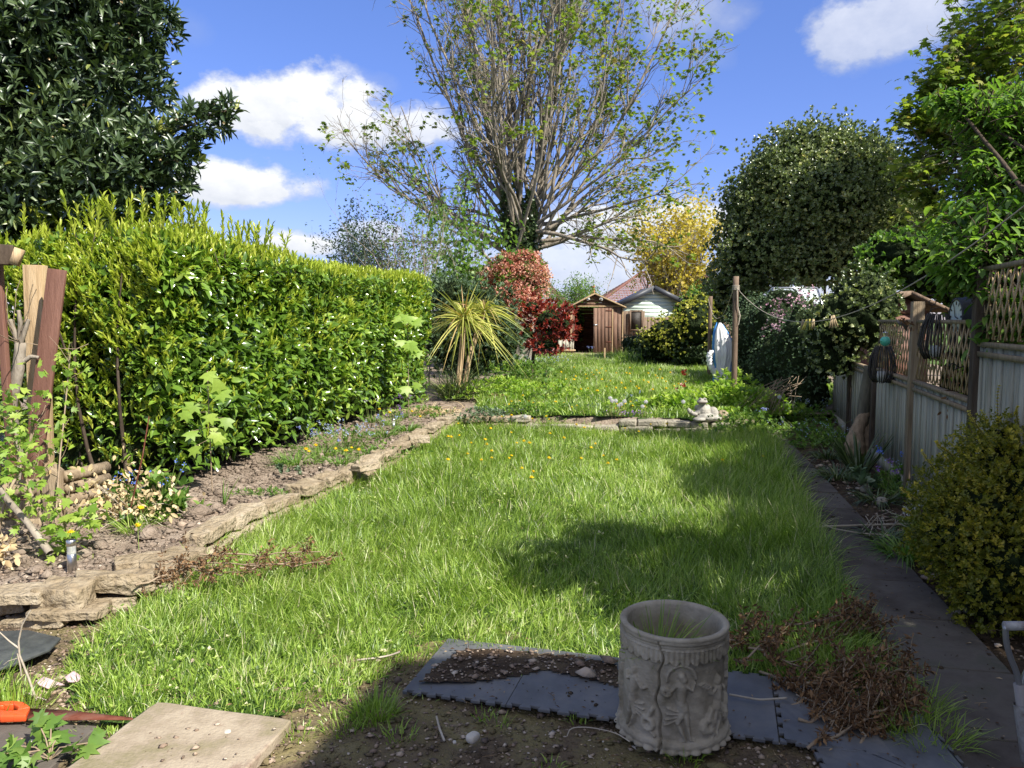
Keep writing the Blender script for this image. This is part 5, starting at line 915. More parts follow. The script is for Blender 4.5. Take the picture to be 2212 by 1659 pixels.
# ================================================================== STONES: kerb and cross wall
ords = 'first second third fourth fifth sixth seventh eighth ninth tenth eleventh twelfth thirteenth fourteenth fifteenth sixteenth seventeenth eighteenth nineteenth twentieth twenty-first twenty-second'.split()
kp = np.array([G(u, v, .15) for u, v in KERB]); seg = np.r_[0, np.cumsum(np.linalg.norm(np.diff(kp, axis=0), axis=1))]
def along(s): return np.array([np.interp(s, seg, kp[:, i]) for i in range(3)])
s = 0.0; i = 0; rk = np.random.default_rng(5)
while s < seg[-1] - .1 and i < 22:
    Ls = rk.uniform(.3, .62); c = along(s + Ls / 2); d = along(min(s + Ls, seg[-1])) - along(s); a = math.atan2(d[1], d[0]); mb = MB()
    w = rk.uniform(.15, .21); stone(mb, c + [rk.uniform(-.02, .02), rk.uniform(-.02, .02), -.02 + rk.uniform(-.015, .02)], (Ls - .045, w, rk.uniform(.06, .1)), a + rk.uniform(-.14, .14), seed=i, r=rk.random(), rough=.1, k=14, n=13, tilt=(rk.uniform(-.07, .07), rk.uniform(-.07, .07)))
    tag(obj('kerb_stone', mb, M['stone']), 'pale sandstone kerb block, %s along the left bed counting from the front' % ords[i], 'stone', 'sandstone kerb blocks of the left bed'); s += Ls; i += 1
s = -.1; i = 0
while s < seg[-1] - .2 and i < 22:
    Ls = rk.uniform(.5, .8); c = along(s + Ls / 2); d = along(min(s + Ls, seg[-1])) - along(max(s, 0)); a = math.atan2(d[1], d[0]); nn_ = np.array([math.sin(a), -math.cos(a), 0]); mb = MB()
    stone(mb, [c[0] + nn_[0] * .02, c[1] + nn_[1] * .02, .025], (Ls - .05, .19, .1), a, seed=i + 70, r=rk.random(), rough=.09, k=10, n=11)
    tag(obj('base_stone', mb, M['stone']), 'rough lower course stone half hidden by grass, %s from the front along the bed' % ords[i], 'stone', 'lower course stones under the kerb blocks'); s += Ls; i += 1
for u, v, z, Ls, w, h, a, lb in [(45, 1283, .13, .27, .24, .06, .15, 'broad flat greenish slab at the left end of the front rock pile'), (138, 1283, .12, .255, .19, .11, .02, 'thick squarish sandstone block in the middle of the front rock pile'), (250, 1255, .12, .42, .2, .11, .36, 'long rough sandstone block leading from the rock pile to the kerb'),
                             (150, 1318, .045, .36, .22, .05, .12, 'thin cracked slab under the square block of the rock pile'), (90, 1335, .0, .36, .2, .045, -.1, 'lowest flat slab at the front foot of the rock pile'), (300, 1212, .14, .26, .16, .05, .5, 'flat buff stone sunk in soil behind the long block'), (15, 1300, .05, .3, .25, .07, .1, 'half buried stone at the left edge of the rock pile'), (232, 1300, .02, .3, .15, .07, .5, 'wedge shaped stone leaning under the long rough block'), (196, 1290, .03, .08, .1, .08, .8, 'small dark gap stone between the square and long blocks'), (790, 1008, .19, .26, .14, .06, .9, 'loose tilted stone lying on top of the kerb halfway along'), (905, 948, .2, .24, .18, .07, .2, 'loose broken stone on the kerb near its far end')]:
    c = G(u, v, z); mb = MB(); stone(mb, c, (Ls, w, h), a, seed=int(u), r=rk.random(), rough=.08, k=20, n=19, tilt=(rk.uniform(-.08, .08), rk.uniform(-.1, .05))); tag(obj('rock_pile_stone', mb, M['stone']), lb, 'stone', 'loose sandstones')
wa = G(1008, 912, .08); wb = G(1592, 934, .05); wd_ = norm((wb - wa) * [1, 1, 0]); WLn = float((wb - wa) @ wd_); wan = math.atan2(wd_[1], wd_[0])
for row, (z, h) in enumerate([(.05, .09), (.15, .085)]):
    s = 0.0; i = 0
    while s < WLn - .1 and i < 22:
        Ls = rk.uniform(.24, .42) if row else rk.uniform(.28, .5); gap = (.75 < s < 2.1 and row); c = wa + wd_ * (s + Ls / 2); mb = MB()
        if not gap:
            stone(mb, (c[0] + rk.uniform(-.015, .015), c[1] + rk.uniform(-.02, .02), z + rk.uniform(-.01, .01)), (Ls - .015, rk.uniform(.17, .24), h), wan + rk.uniform(-.08, .08), seed=i + 130 + 40 * row, r=rk.random(), rough=.09, k=9, n=9, tilt=(rk.uniform(-.08, .08), 0))
            tag(obj('wall_stone', mb, M['stone_grey' if s > .5 else 'stone']), '%s stone from the left in the %s course of the low cross wall' % (ords[i], 'upper' if row else 'lower'), 'stone', 'stones of the low cross wall')
        s += Ls; i += 1
mb = MB(); q = []
for k_ in range(40): pass
sheet([wa - wd_ * .1 + [0, .05, 0], wb + wd_ * .25 + [0, .05, 0], wb + wd_ * .3 + [.2, 1.5, 0], wa + [-.1, 1.5, 0]], .06, lambda x, y: .03 + .16 * np.clip((((x - wa[0]) * -wd_[1] + (y - wa[1]) * wd_[0]) - .07) / .1, 0, 1) + .02 * nz(np.stack([x, y, 0 * x], -1), 4, 77), 'rear_bed', M['soil'])
# ================================================================== POT
M['pot_stone'] = pmat('pot_stone', G3((.12, .10, .06), (.31, .27, .205), (.45, .40, .31)), 5, .92, .5, 70, .15, dist=.006)
pc = G(1452, 1572, .01); pc[2] = .012; RH = .205; PH = .425
po = thing('relief_planter', 'cracked pale stone planter with raised dancing figures standing on the foam mats', 'planter', pc)
nA, nZ = 420, 150; an = np.linspace(-np.pi, np.pi, nA, endpoint=False); zz = np.linspace(0, PH, nZ); AA, ZZ = np.meshgrid(an, zz, indexing='ij')
a_front = math.atan2(-pc[1], -pc[0]) + .0
def wrap(a): return (a + np.pi) % (2 * np.pi) - np.pi
X_ = wrap(AA - a_front - .16) * RH; Hh = np.zeros_like(X_)                   # x to the viewer's right
def cap(p, q, r0, r1, h, ox=0, flip=1, sc_=1.0):
    global Hh
    p = np.array(p, float) * [flip, 1] * sc_ + [ox, 0]; q = np.array(q, float) * [flip, 1] * sc_ + [ox, 0]; d = q - p; L2 = d @ d + 1e-9
    t = np.clip(((X_ - p[0]) * d[0] + (ZZ - p[1]) * d[1]) / L2, 0, 1); dist = np.hypot(X_ - p[0] - d[0] * t, ZZ - p[1] - d[1] * t); r = (r0 + (r1 - r0) * t) * sc_
    Hh = np.maximum(Hh, h * np.sqrt(np.clip(1 - (dist / r) ** 2, 0, 1)))
def arc(cx, cz, rad, a0_, a1_, w, h, ox=0, flip=1, n=10):
    a = np.linspace(a0_, a1_, n)
    for i in range(n - 1): cap((cx + rad * math.cos(a[i]), cz + rad * math.sin(a[i])), (cx + rad * math.cos(a[i + 1]), cz + rad * math.sin(a[i + 1])), w, w, h, ox, flip)
def figure(ox, fl, s=1.0, arch=True):
    c = lambda *a: cap(*a, ox, fl, s)
    c((.005, .285), (.0, .30), .017, .015, .013); c((.0, .262), (.0, .20), .021, .016, .014); c((0, .265), (0, .225), .024, .02, .012); c((0, .20), (.008, .175), .019, .022, .014)
    c((.008, .175), (-.012, .125), .017, .012, .013); c((-.012, .125), (.016, .06), .011, .007, .011); c((.012, .175), (.024, .12), .016, .011, .012); c((.024, .12), (.036, .06), .010, .006, .010); c((.036, .06), (.052, .056), .006, .005, .008); c((.016, .06), (.0, .054), .006, .005, .008)
    c((-.02, .262), (-.045, .235), .009, .007, .010); c((-.045, .235), (-.062, .245), .007, .006, .009); c((.02, .262), (.042, .245), .009, .007, .010); c((.042, .245), (.05, .275), .007, .006, .009)
    for k in range(4): c((-.005, .165 - k * .008), (-.05 - .004 * k, .175 - k * .022), .007, .004, .008)
    if arch: arc(0 * s, .285 * s, .055 * s, .1, 3.3, .0065, .009, ox, fl); arc(0, .29 * s, .045 * s, .3, 2.6, .004, .006, ox, fl)
figure(.0, 1)
arc(-.055, .235, .014, 0, 6.3, .009, .009); figure(.165, -1, .9, False); figure(-.2, -1, .95, False); figure(.33, 1, .95); figure(-.36, 1, .95); figure(.50, 1, .9)
for ox in (.11, .12, -.13, .26): arc(ox, .10, .022, 0, 6.3, .012, .011); cap((ox, .12), (ox + .02, .16), .013, .009, .010); cap((ox, .09), (ox + .03, .06), .011, .007, .009)
for k in range(5): arc(.09 + .012 * k, .235 - .006 * k, .03, .4, 2.2, .004, .006)
bead = .0
Xc = AA * RH
scal = np.abs(np.sin(AA * 17)); band = (ZZ > .352 - .014 * scal) & (ZZ < .395); Hh = np.where(band, .007 + .0035 * np.abs(np.sin(AA * 34)), Hh)
Hh = np.maximum(Hh, np.where(ZZ < .052, .013 * np.sqrt(np.clip(1 - ((ZZ - .036) / .02) ** 2, 0, 1)), 0)); Hh = np.maximum(Hh, (.010 + .009 * np.abs(np.sin(AA * 15))) * np.sqrt(np.clip(1 - ((ZZ - .014) / .016) ** 2, 0, 1)))
Hh += .0012 * nz(np.stack([Xc * 8, ZZ * 8, Xc * 0], -1).reshape(-1, 3), 12, 9).reshape(Xc.shape)
cx_ = -.085 + .010 * np.sin(ZZ * 22) + .006 * np.sin(ZZ * 57); Hh -= .02 * np.exp(-((X_ - cx_) / (.0022 + .0025 * (1 - ZZ / PH))) ** 2)
Hh = np.where(Hh > 0, Hh * 1.5, Hh)
base_r = RH * (.93 + .04 * np.clip((.08 - ZZ) / .08, 0, 1) - .12 * np.clip((.012 - ZZ) / .012, 0, 1)) + .014 * np.clip((ZZ - .39) / .02, 0, 1) - .006 * np.exp(-((ZZ - .408) / .004) ** 2)
rr = base_r + Hh; V_ = np.stack([rr * np.cos(AA), rr * np.sin(AA), ZZ], -1)
mb = MB(); i = np.arange(nA)[:, None] * nZ; j = np.arange(nZ - 1)[None]; i2 = ((np.arange(nA) + 1) % nA)[:, None] * nZ
mb.add(V_.reshape(-1, 3) + pc, [np.stack([i + j, i2 + j, i2 + j + 1, i + j + 1], -1).reshape(-1, 4)])
body_ = obj('body', mb, M['pot_stone'], po, smooth=True)
mb = MB(); r_o = RH * .93 + .014; lathe(mb, [(r_o, PH), (r_o + .003, PH + .008), (r_o - .006, PH + .014), (r_o - .02, PH + .012), (r_o - .026, PH), (r_o - .03, PH - .05), (r_o - .035, .2), (.01, .2)], pc, 72); obj('rim', mb, M['pot_stone'], po, smooth=True)
mb = MB(); ell(mb, pc + [0, 0, .23], (.163, .163, .03), 24, namp=.1, ns=12); obj('soil', mb, M['soil_dark'], po)
n = 190; a = rng.uniform(0, 6.28, n); rd = .07 * np.sqrt(rng.random(n)); mb = MB(); ribbons(mb, np.stack([pc[0] - .06 + rd * np.cos(a), pc[1] - .0 + rd * np.sin(a), np.full(n, .24)], -1), np.c_[np.cos(a) * .5 + .05, np.sin(a) * .45, np.ones(n)], rng.uniform(.14, .32, n), rng.uniform(.004, .008, n), droop=rng.uniform(.05, .6, n), k=5, r=rng.uniform(.2, .8, n)); tag(obj('pot_grass', mb, M['grass']), 'tuft of long grass growing inside the relief planter', 'grass', None)
# ================================================================== FOAM MATS
M['foam'] = pmat('foam', G3((.07, .072, .075), (.115, .118, .125), (.18, .172, .16)), 3, .55, .25, 90, .35, dist=.003)
M['foam_edge'] = M['foam']
def mat_tile(c, w, h, ang, tabs, lb, mt='foam', zt=.018, tilt=(0, 0), lift=0):
    pts = []; n = 7; cor = [(-w / 2, -h / 2), (w / 2, -h / 2), (w / 2, h / 2), (-w / 2, h / 2)]
    for e in range(4):
        a = np.array(cor[e]); b = np.array(cor[(e + 1) % 4]); d = b - a; L_ = np.linalg.norm(d); d = d / L_; o = np.array([d[1], -d[0]]); pts.append(a)
        if tabs[e]:
            st_ = L_ / n
            for k in range(n):
                m = a + d * st_ * (k + .5); q = st_ * .22; t_d = .018
                pts += [m - d * q * .8, m - d * q * 1.3 + o * -t_d, m + d * q * 1.3 + o * -t_d, m + d * q * .8]
    P = np.array(pts); cs, sn = math.cos(ang), math.sin(ang); P = np.stack([P[:, 0] * cs - P[:, 1] * sn + c[0], P[:, 0] * sn + P[:, 1] * cs + c[1]], -1)
    mb = MB(); z0 = c[2]; n_ = len(P); zz_ = z0 + (P[:, 0] - c[0]) * tilt[0] + (P[:, 1] - c[1]) * tilt[1]; v = np.concatenate([np.c_[P, zz_], np.c_[P, zz_ + zt - .004]]); mb.add(v, [[list(range(n_))[::-1]], [list(range(n_, 2 * n_))], [[i, (i + 1) % n_, n_ + (i + 1) % n_, n_ + i] for i in range(n_)]]); return tag(obj('foam_mat', mb, M[mt], bevel=.0015), lb, 'mat', 'interlocking foam mats')
A0 = G(868, 1494, .02); A1 = G(1683, 1608, .02); md = norm((A1 - A0) * [1, 1, 0]); mn = np.array([-md[1], md[0], 0]); man = math.atan2(md[1], md[0]); MW = .56
labs = ['grey foam mat at the left end of the row, its corner in sunlight', 'second grey foam mat from the left, with an orange rusty stain', 'grey foam mat just right of the planter foot', 'grey foam mat at the right end under the dead branches']
x_ = 0
for k, w in enumerate((.46, .56, .565, .56)):
    if k == 2: w = float((A1 - A0) @ md) - x_
    c = A0 + md * (x_ + w / 2 + .001) + mn * .28; mat_tile((c[0], c[1], .012 + .003 * k), w - .003, .56, man, (1, 0, k > 1, k == 3), labs[k], tilt=(rng.uniform(-.01, .01), .0)); x_ += w
c = G(1925, 1655, .02); mat_tile((c[0], c[1], .02), .5, .5, -.1, (1, 1, 1, 1), 'dark foam mat piece half buried at the bottom right beside the path', tilt=(.03, 0))
# rusty stain and soil spilled over the mats
mb = MB(); 
sp = gp([(905, 1490), (950, 1445), (1010, 1415), (1100, 1418), (1240, 1430), (1330, 1450), (1340, 1500), (1250, 1478), (1180, 1462), (1100, 1478), (1000, 1492)])
o = sheet(sp, .02, lambda x, y: .034 + .006 * nz(np.stack([x, y, 0 * x], -1), 20, 8), 'spilled_soil', M['soil_dark'], kind='stuff', label='dark soil and grit spilled over the foam mats', cat='soil')
pebbles('mat_grit', sp, lambda x, y: .04 + 0 * x, 1800, .006, 'pale grit and little stones on the soil spilled over the mats')
pebbles('mat_crumbs', gp([(900, 1500), (1330, 1560), (1330, 1450), (960, 1420)]), lambda x, y: .03 + 0 * x, 260, .0035, 'tiny soil crumbs on the foam mats', 'soil_dark')
# ================================================================== SLABS, SAW, RUBBER MAT
A = G(345, 1520, .05); B = G(622, 1552, .05); d = norm(B - A); n_ = np.array([d[1], -d[0], 0]); c = (A + B) / 2 + n_ * .3; mb = MB(); stone(mb, (c[0], c[1], .028), (.6, .62, .045), math.atan2(d[1], d[0]), seed=3, rough=.02, k=30, n=14, tilt=(-.02, .0)); tag(obj('paving_slab', mb, M['slab_buff']), 'square buff paving slab lying at the bottom left of the lawn', 'paving slab')
c = G(70, 1600, .02); mb = MB(); stone(mb, (c[0] - .1, c[1] - .12, .005), (.55, .5, .03), -.06, seed=8, rough=.02, k=30, n=12); tag(obj('paving_slab', mb, M['slab']), 'darker brown slab behind the seedling at the lower left edge', 'paving slab')
pebbles('slab_grit', [A + n_ * .05, B + n_ * .05, B + n_ * .55, A + n_ * .55], lambda x, y: .052 + 0 * x, 160, .005, 'small stones lying on the buff slab')
for u, v, s_, lb in [(492, 1590, .022, 'round pale pebble on the buff paving slab'), (1022, 1598, .036, 'angular white stone chip on the dark soil in the shade'), (982, 1610, .014, 'small pinkish white chip next to the angular stone chip'), (375, 1635, .018, 'pale rough chip near the slab front edge'), (68, 1610, .02, 'white flake on the brown slab at the lower left'), (1400, 1535, .012, 'tiny white chip close to the planter foot')]:
    c = G(u, v, .03); mb = MB(); stone(mb, c + [0, 0, .012], (s_ * 1.5, s_ * 1.1, s_ * .8), u, seed=u, rough=.12, k=3, n=6); tag(obj('stone_chip', mb, plain('chip', (.55, .50, .42))), lb, 'stone chip')
sw = thing('hand_saw', 'rusty hand saw with an orange plastic handle lying on the ground', 'saw', G(100, 1545, .03))
def gl_(l, z): return np.array([G(u, v, z) for u, v in l])
mb = MB(); poly3(mb, gl_([(58, 1531), (150, 1536), (285, 1551), (290, 1556), (200, 1556), (60, 1558)], .045), (0, 0, 1), .003); obj('blade', mb, M['rust'], sw)
M['orange'] = plain('orange', (.72, .10, .025), .4); mb = MB(); outer = [(-8, 1530), (30, 1527), (52, 1530), (66, 1541), (56, 1560), (0, 1562), (-30, 1556), (-30, 1536)]; inner = [(10, 1537), (30, 1535), (42, 1540), (38, 1548), (14, 1549), (0, 1547), (-6, 1543), (0, 1539)]
for i in range(8):
    q = gl_([outer[i], outer[(i + 1) % 8], inner[(i + 2 - 1 + 0) % 8], inner[i]], .035); poly3(mb, q, (0, 0, 1), .028)
obj('handle', mb, M['orange'], sw, bevel=.004)
M['rubber'] = pmat('rubber', G3((.028, .03, .032), (.05, .055, .055), (.08, .085, .08)), 14, .5, .6, 22, .4, dist=.01)
q = gl_([(-60, 1372), (60, 1366), (132, 1383), (108, 1408), (30, 1440), (-60, 1470)], .04); mb = MB(); poly3(mb, q, (0, 0, 1), .014); tag(obj('rubber_mat', mb, M['rubber'], bevel=.003), 'black rubber mat with a pebble pattern at the left edge', 'mat')
M['pink_paper'] = plain('pink_paper', (.55, .38, .40), .8)
for l, lb in [([(78, 1478), (96, 1470), (118, 1474), (140, 1477), (124, 1484), (104, 1486), (84, 1488)], 'crumpled pink paper scrap on the gravel'), ([(138, 1466), (160, 1455), (176, 1460), (168, 1470), (148, 1473)], 'folded pink paper piece right of the larger scrap')]:
    q = gl_(l, .03); m = q.mean(0); mb = MB(); v = np.concatenate([[m + [0, 0, .03]], q + np.c_[np.zeros((len(q), 2)), rng.uniform(-.01, .02, len(q))]]); mb.add(v, [[[0, 1 + i, 1 + (i + 1) % len(q)] for i in range(len(q))]]); mb.add(v - [0, 0, .002], [[[0, 1 + i, 1 + (i + 1) % len(q)] for i in range(len(q))]]); tag(obj('paper_scrap', mb, M['pink_paper']), lb, 'paper')
# ================================================================== LEFT CORNER TIMBER
def postbox(name, lb, cat, a, b, w, t, mt, up=(0, 1, 0), bv=.004, grp=None):
    mb = MB(); beam(mb, a, b, w, t, up=up); return tag(obj(name, mb, M[mt], bevel=bv), lb, cat, grp)
postbox('brown_board', 'dark brown painted board leaning upright in the left corner', 'board', PX(62, 1085, 6.0), PX(124, 582, 6.15), .145, .03, 'brown_board')
a_ = PX(76, 573, 6.35); postbox('timber_post', 'pale weathered timber post standing behind the brown board', 'post', (a_[0] - .03, 6.35, .0), a_, .15, .1, 'new_wood')
a_ = PX(40, 545, 5.9); mb = MB(); beam(mb, PX(-140, 540, 5.6), PX(28, 552, 5.9), .1, .15); o = obj('rafter', mb, M['bark_dark'], bevel=.004); tag(o, 'dark timber beam with a pale sawn end entering at the left edge', 'beam')
mb = MB(); beam(mb, PX(28, 552, 5.88), PX(46, 558, 5.9), .105, .13); obj('sawn_end', mb, M['new_wood'], o)
postbox('rafter_post', 'narrow brown upright under the dark beam at the left edge', 'post', (PX(-4, 600, 5.9)[0], 5.95, 0), PX(-4, 565, 5.95), .05, .05, 'brown_board')
b0 = G(120, 1135, .1); yy = b0[1]; t_ = thing('log_roll_fence', 'low edging fence of half round logs between two short posts', 'fence', b0)
mb = MB(); box(mb, (b0[0], yy, .27), (.115, .1, .46)); c = np.array([b0[0], yy, .50]); v = c + np.array([[-.0575, -.05, 0], [.0575, -.05, 0], [.0575, .05, 0], [-.0575, .05, 0], [-.01, -.05, .06], [-.01, .05, .06]]); mb.add(v, [[[0, 1, 4]], [[3, 5, 2]], [[1, 2, 5, 4]], [[0, 4, 5, 3]]]); obj('post', mb, M['post_wood'], t_, bevel=.003)
mb = MB(); e = PX(232, 1045, yy + .42)
for k in range(5): z = .10 + k * .088; tubes(mb, [(b0[0] + .06, yy + .03, z), (e[0], yy + .42, z)], [.044, .044], 12, cap=True)
obj('log_rails', mb, M['post_wood'], t_)
mb = MB(); [beam(mb, (b0[0] - .06, yy - .0, z), (b0[0] - 1.2, yy - .35, z - .02), .025, .14, r=rng.random()) for z in (.38, .23, .1)]; obj('flat_rails', mb, M['post_wood'], t_)
# solar lights
def solar(u, v, z, h, r, lb):
    c = G(u, v, z); t_ = thing('solar_light', lb, 'garden light', c, 'solar path lights'); mb = MB(); lathe(mb, [(0, -.02), (r, -.02), (r, h * .6), (r * .92, h * .61), (0, h * .61)], c, 24); obj('tube', mb, M['metal'], t_, smooth=False); mb = MB(); lathe(mb, [(r * .93, h * .6), (r * .93, h * .84)], c, 24); obj('clear_sleeve', mb, glass('clear_sleeve', (.8, .82, .78), .1, .35), t_); mb = MB(); lathe(mb, [(r * .96, h * .83), (r * 1.02, h * .84), (r * 1.02, h * .97), (r * .8, h), (0, h)], c, 24); cp = obj('cap', mb, M['metal'], t_); mb = MB(); lathe(mb, [(r * .75, h + .001), (0, h + .002)], c, 20); obj('solar_cell', mb, M['black_metal'], cp)
solar(157, 1243, .11, .215, .026, 'short stainless steel solar light beside the leafy currant plant'); solar(850, 930, .12, .16, .024, 'second solar light half hidden by blue flowers near the hedge foot')
# ================================================================== THINGS HANGING BY THE FENCE
def lantern(c, h, rt, rm, rb, lb, n=34):
    c = np.asarray(c, float); t_ = thing('wicker_lantern', lb, 'lantern', c - [0, 0, h / 2], 'wicker lanterns'); a = np.linspace(0, 2 * np.pi, n, endpoint=False) + rng.normal(size=n) * .03; z = np.array([.5, .2, -.18, -.36, -.5]) * h; r = np.array([rt, (rt + rm) * .56, rm, rm * .88, rb]); P = np.stack([np.cos(a)[:, None] * r, np.sin(a)[:, None] * r, np.broadcast_to(z, (n, 5))], -1) + c; P += rng.normal(size=P.shape) * .0025
    mb = MB(); tubes(mb, P, np.full((n, 5), .0055), 5, cap=True); obj('canes', mb, M['wicker'], t_)
    for zz_, rr_ in ((.42, rt * 1.06), (.14, (rt + rm) * .6), (-.2, rm), (-.48, rb * 1.06)):
        mb = MB(); q = np.linspace(0, 2 * np.pi, 40); tubes(mb, np.stack([c[0] + rr_ * np.cos(q), c[1] + rr_ * np.sin(q), c[2] + zz_ * h + 0 * q], -1), np.full(40, .0045), 5); obj('hoop', mb, M['wicker'], t_)
    mb = MB(); q = np.linspace(0, np.pi, 20); tubes(mb, np.stack([c[0] + rt * np.cos(q), c[1] + 0 * q, c[2] + h * .5 + .05 * np.sin(q)], -1), np.full(20, .003), 5); obj('handle', mb, M['black_metal'], t_)
    mb = MB(); lathe(mb, [(0, -.45 * h), (rb * .6, -.45 * h), (rb * .6, -.2 * h), (0, -.2 * h)], c, 20); obj('candle', mb, plain('candle', (.6, .6, .56)), t_); return c
yl = 6.25; c1 = lantern(PX(2026, 727, yl), 97 * yl / F, 21 * yl / F, 37 * yl / F, 24 * yl / F, 'large black wicker lantern hanging in front of the timber fence post')
yl2 = 7.9; c2 = lantern(PX(1906, 787, yl2), 78 * yl2 / F, 15 * yl2 / F, 28 * yl2 / F, 16 * yl2 / F, 'smaller black wicker lantern hanging below the teal glass bulb', 28)
def wire(mb, l, y, r=.004):
    q = np.array([PX(u, v, y) for u, v in l]); k = np.linspace(0, 1, len(q)); t = np.linspace(0, 1, len(q) * 6); Q = np.stack([np.interp(t, k, q[:, i]) for i in range(3)], -1)
    for _ in range(3): Q[1:-1] = (Q[:-2] + Q[2:] + 2 * Q[1:-1]) / 4
    tubes(mb, Q, np.full(len(Q), r), 5)
def curl(u, v, r, a0_, a1_, sh=.3, n=9): a = np.linspace(a0_, a1_, n); f = np.linspace(1, sh, n); return [(u + r * ff * math.cos(x), v + r * ff * math.sin(x)) for x, ff in zip(a, f)]
yk = float(FP(-1.0)[1])
t_ = thing('scroll_bracket', 'thin wrought iron scroll bracket above the clock', 'bracket', PX(2105, 640, yk)); mb = MB(); wire(mb, [(2150, 640), (2100, 634), (2040, 634), (1998, 640)], yk, .004); wire(mb, [(2150, 660), (2120, 645), (2100, 640), (2085, 650), (2080, 658)], yk, .0035); wire(mb, curl(2068, 652, 12, 3.0, 7.5), yk, .0035); wire(mb, curl(2012, 652, 12, -1.2, 4.5), yk, .0035); wire(mb, [(2012, 664), (2010, 672), (2018, 680), (2024, 676)], yk - .05, .003); obj('scrolls', mb, M['black_metal'], t_)
ck = PX(2084, 684, yk); ax = norm(np.array([-.98, .17, .0])); t_ = thing('garden_clock', 'round double sided station clock with dark drum hanging by the trellis', 'clock', ck - [0, 0, .15]); mb = MB(); rc_ = .148; dp = .07
lathe(mb, [(0, -dp), (rc_ * .93, -dp), (rc_, -dp * .9), (rc_, -dp * .2), (rc_ * 1.03, -dp * .15), (rc_ * 1.03, dp * .1), (rc_, dp * .15), (rc_, dp * .9), (rc_ * .95, dp), (rc_ * .87, dp), (rc_ * .87, dp * .9)], ck, 48, axis=ax); obj('drum', mb, M['black_metal'], t_, smooth=False)
mb = MB(); lathe(mb, [(rc_ * .88, dp * .91), (0, dp * .91)], ck, 48, axis=ax); fc = obj('dial', mb, plain('dial', (.62, .72, .66), .15), t_)
mb = MB(); s1, u1 = frames(ax[None]); s1, u1 = s1[0], u1[0]
for k in range(12): a = k * math.pi / 6; q = math.cos(a) * s1 + math.sin(a) * u1; beam(mb, ck + ax * dp * .95 + q * rc_ * .62, ck + ax * dp * .95 + q * rc_ * .8, .01 if k % 3 else .016, .002, up=tuple(ax))
obj('hour_marks', mb, M['black_metal'], fc)
for a, l_ in ((1.2, .6), (3.4, .42)): mb = MB(); q = math.cos(a) * s1 + math.sin(a) * u1; beam(mb, ck + ax * dp * 1.02, ck + ax * dp * 1.02 + q * rc_ * l_, .008, .002, up=tuple(ax)); obj('hand', mb, M['black_metal'], fc)
mb = MB(); tubes(mb, [ck + [0, 0, rc_], ck + [0, 0, rc_ + .05]], [.006, .006], 6); obj('hanger', mb, M['black_metal'], t_)
c = PX(1912, 737, yl2 + .02); t_ = thing('glass_bulb', 'teal glass bulb ornament hanging above the smaller lantern', 'ornament', c - [0, 0, .05]); mb = MB(); ell(mb, c, (.05, .05, .052), 20); obj('globe', mb, glass('teal_glass', (.10, .55, .42), .05, .75), t_, smooth=True); mb = MB(); lathe(mb, [(.022, .04), (.02, .08), (.026, .09), (.0, .1)], c, 14); obj('cap', mb, M['metal'], t_); mb = MB(); wire(mb, [(1912, 722), (1908, 712), (1902, 704), (1905, 697), (1918, 694)], yl2, .0025); obj('hook', mb, M['black_metal'], t_)
c = PX(2112, 768, 5.55); t_ = thing('metal_butterfly', 'black metal butterfly with spiral wings fixed over the trellis', 'ornament', c); yb2 = 5.55
for l, nm in [([(2110, 772), (2122, 760), (2148, 745), (2150, 760), (2150, 778), (2138, 786), (2122, 782)], 'wing'), ([(2108, 768), (2098, 758), (2086, 760), (2088, 772), (2090, 784), (2102, 786), (2112, 778)], 'wing')]:
    mb = MB(); poly3(mb, [PX(u, v, yb2) for u, v in l], (0, 1, 0), .004); w_ = obj(nm, mb, M['black_metal'], t_)
    ctr = [(2138, 762), (2136, 776)] if l[0][0] == 2110 else [(2095, 767), (2099, 779)]
    for u, v in ctr: mb = MB(); wire(mb, curl(u, v, 6, 0, 11, .2, 18), yb2 - .008, .0018); obj('spiral', mb, M['metal'], w_)
mb = MB(); wire(mb, [(2112, 786), (2108, 770), (2112, 756)], yb2, .009); obj('body', mb, M['black_metal'], t_); mb = MB(); wire(mb, curl(2060, 795, 12, 3.5, 7.5) + [(2085, 790), (2110, 792), (2130, 805), (2148, 830)], yb2, .004); wire(mb, curl(2118, 818, 10, 5.5, 0.5) + [(2125, 800)], yb2, .0035); wire(mb, curl(2140, 836, 9, 4, 9), yb2, .0035); obj('scroll_stem', mb, M['black_metal'], t_)
mb = MB(); poly3(mb, [PX(u, v, 7.3) for u, v in [(1934, 686), (1940, 694), (1952, 690), (1972, 690), (1990, 690), (1988, 700), (1972, 702), (1962, 705), (1958, 716), (1950, 704), (1940, 700)]], (0, 1, 0), .004); tag(obj('metal_bird', mb, plain('grey_sheet', (.16, .15, .15), .5)), 'flat grey metal bird silhouette left of the fence post', 'ornament')
t_ = thing('dry_vine', 'dry brown vine with curled leaves hanging down the right fence panel', 'climber', FP(-.75, .05, 0)); mb = MB(); wire(mb, [(2050, 800), (2056, 850), (2058, 900), (2062, 940), (2056, 990), (2064, 1030)], 5.9, .004); wire(mb, [(1946, 686), (1966, 698), (1985, 706), (2000, 712)], 7.0, .004); wire(mb, [(2050, 800), (2030, 780), (2010, 770)], 6.0, .003); obj('stems', mb, M['twig'], t_); q = np.array([PX(2056 + rng.normal() * 7, v, 5.88) for v in rng.uniform(790, 1000, 60)] + [PX(1945 + k * 45 + rng.normal() * 3, 688 + k * 20 + rng.normal() * 4, 6.98) for k in rng.random(26)]); mb = MB(); leaves(mb, q, norm(rdir(len(q)) + [0, 0, -1]), rdir(len(q)), .05, .022, T_OVAL); obj('leaves', mb, M['dead_leaf'], t_)
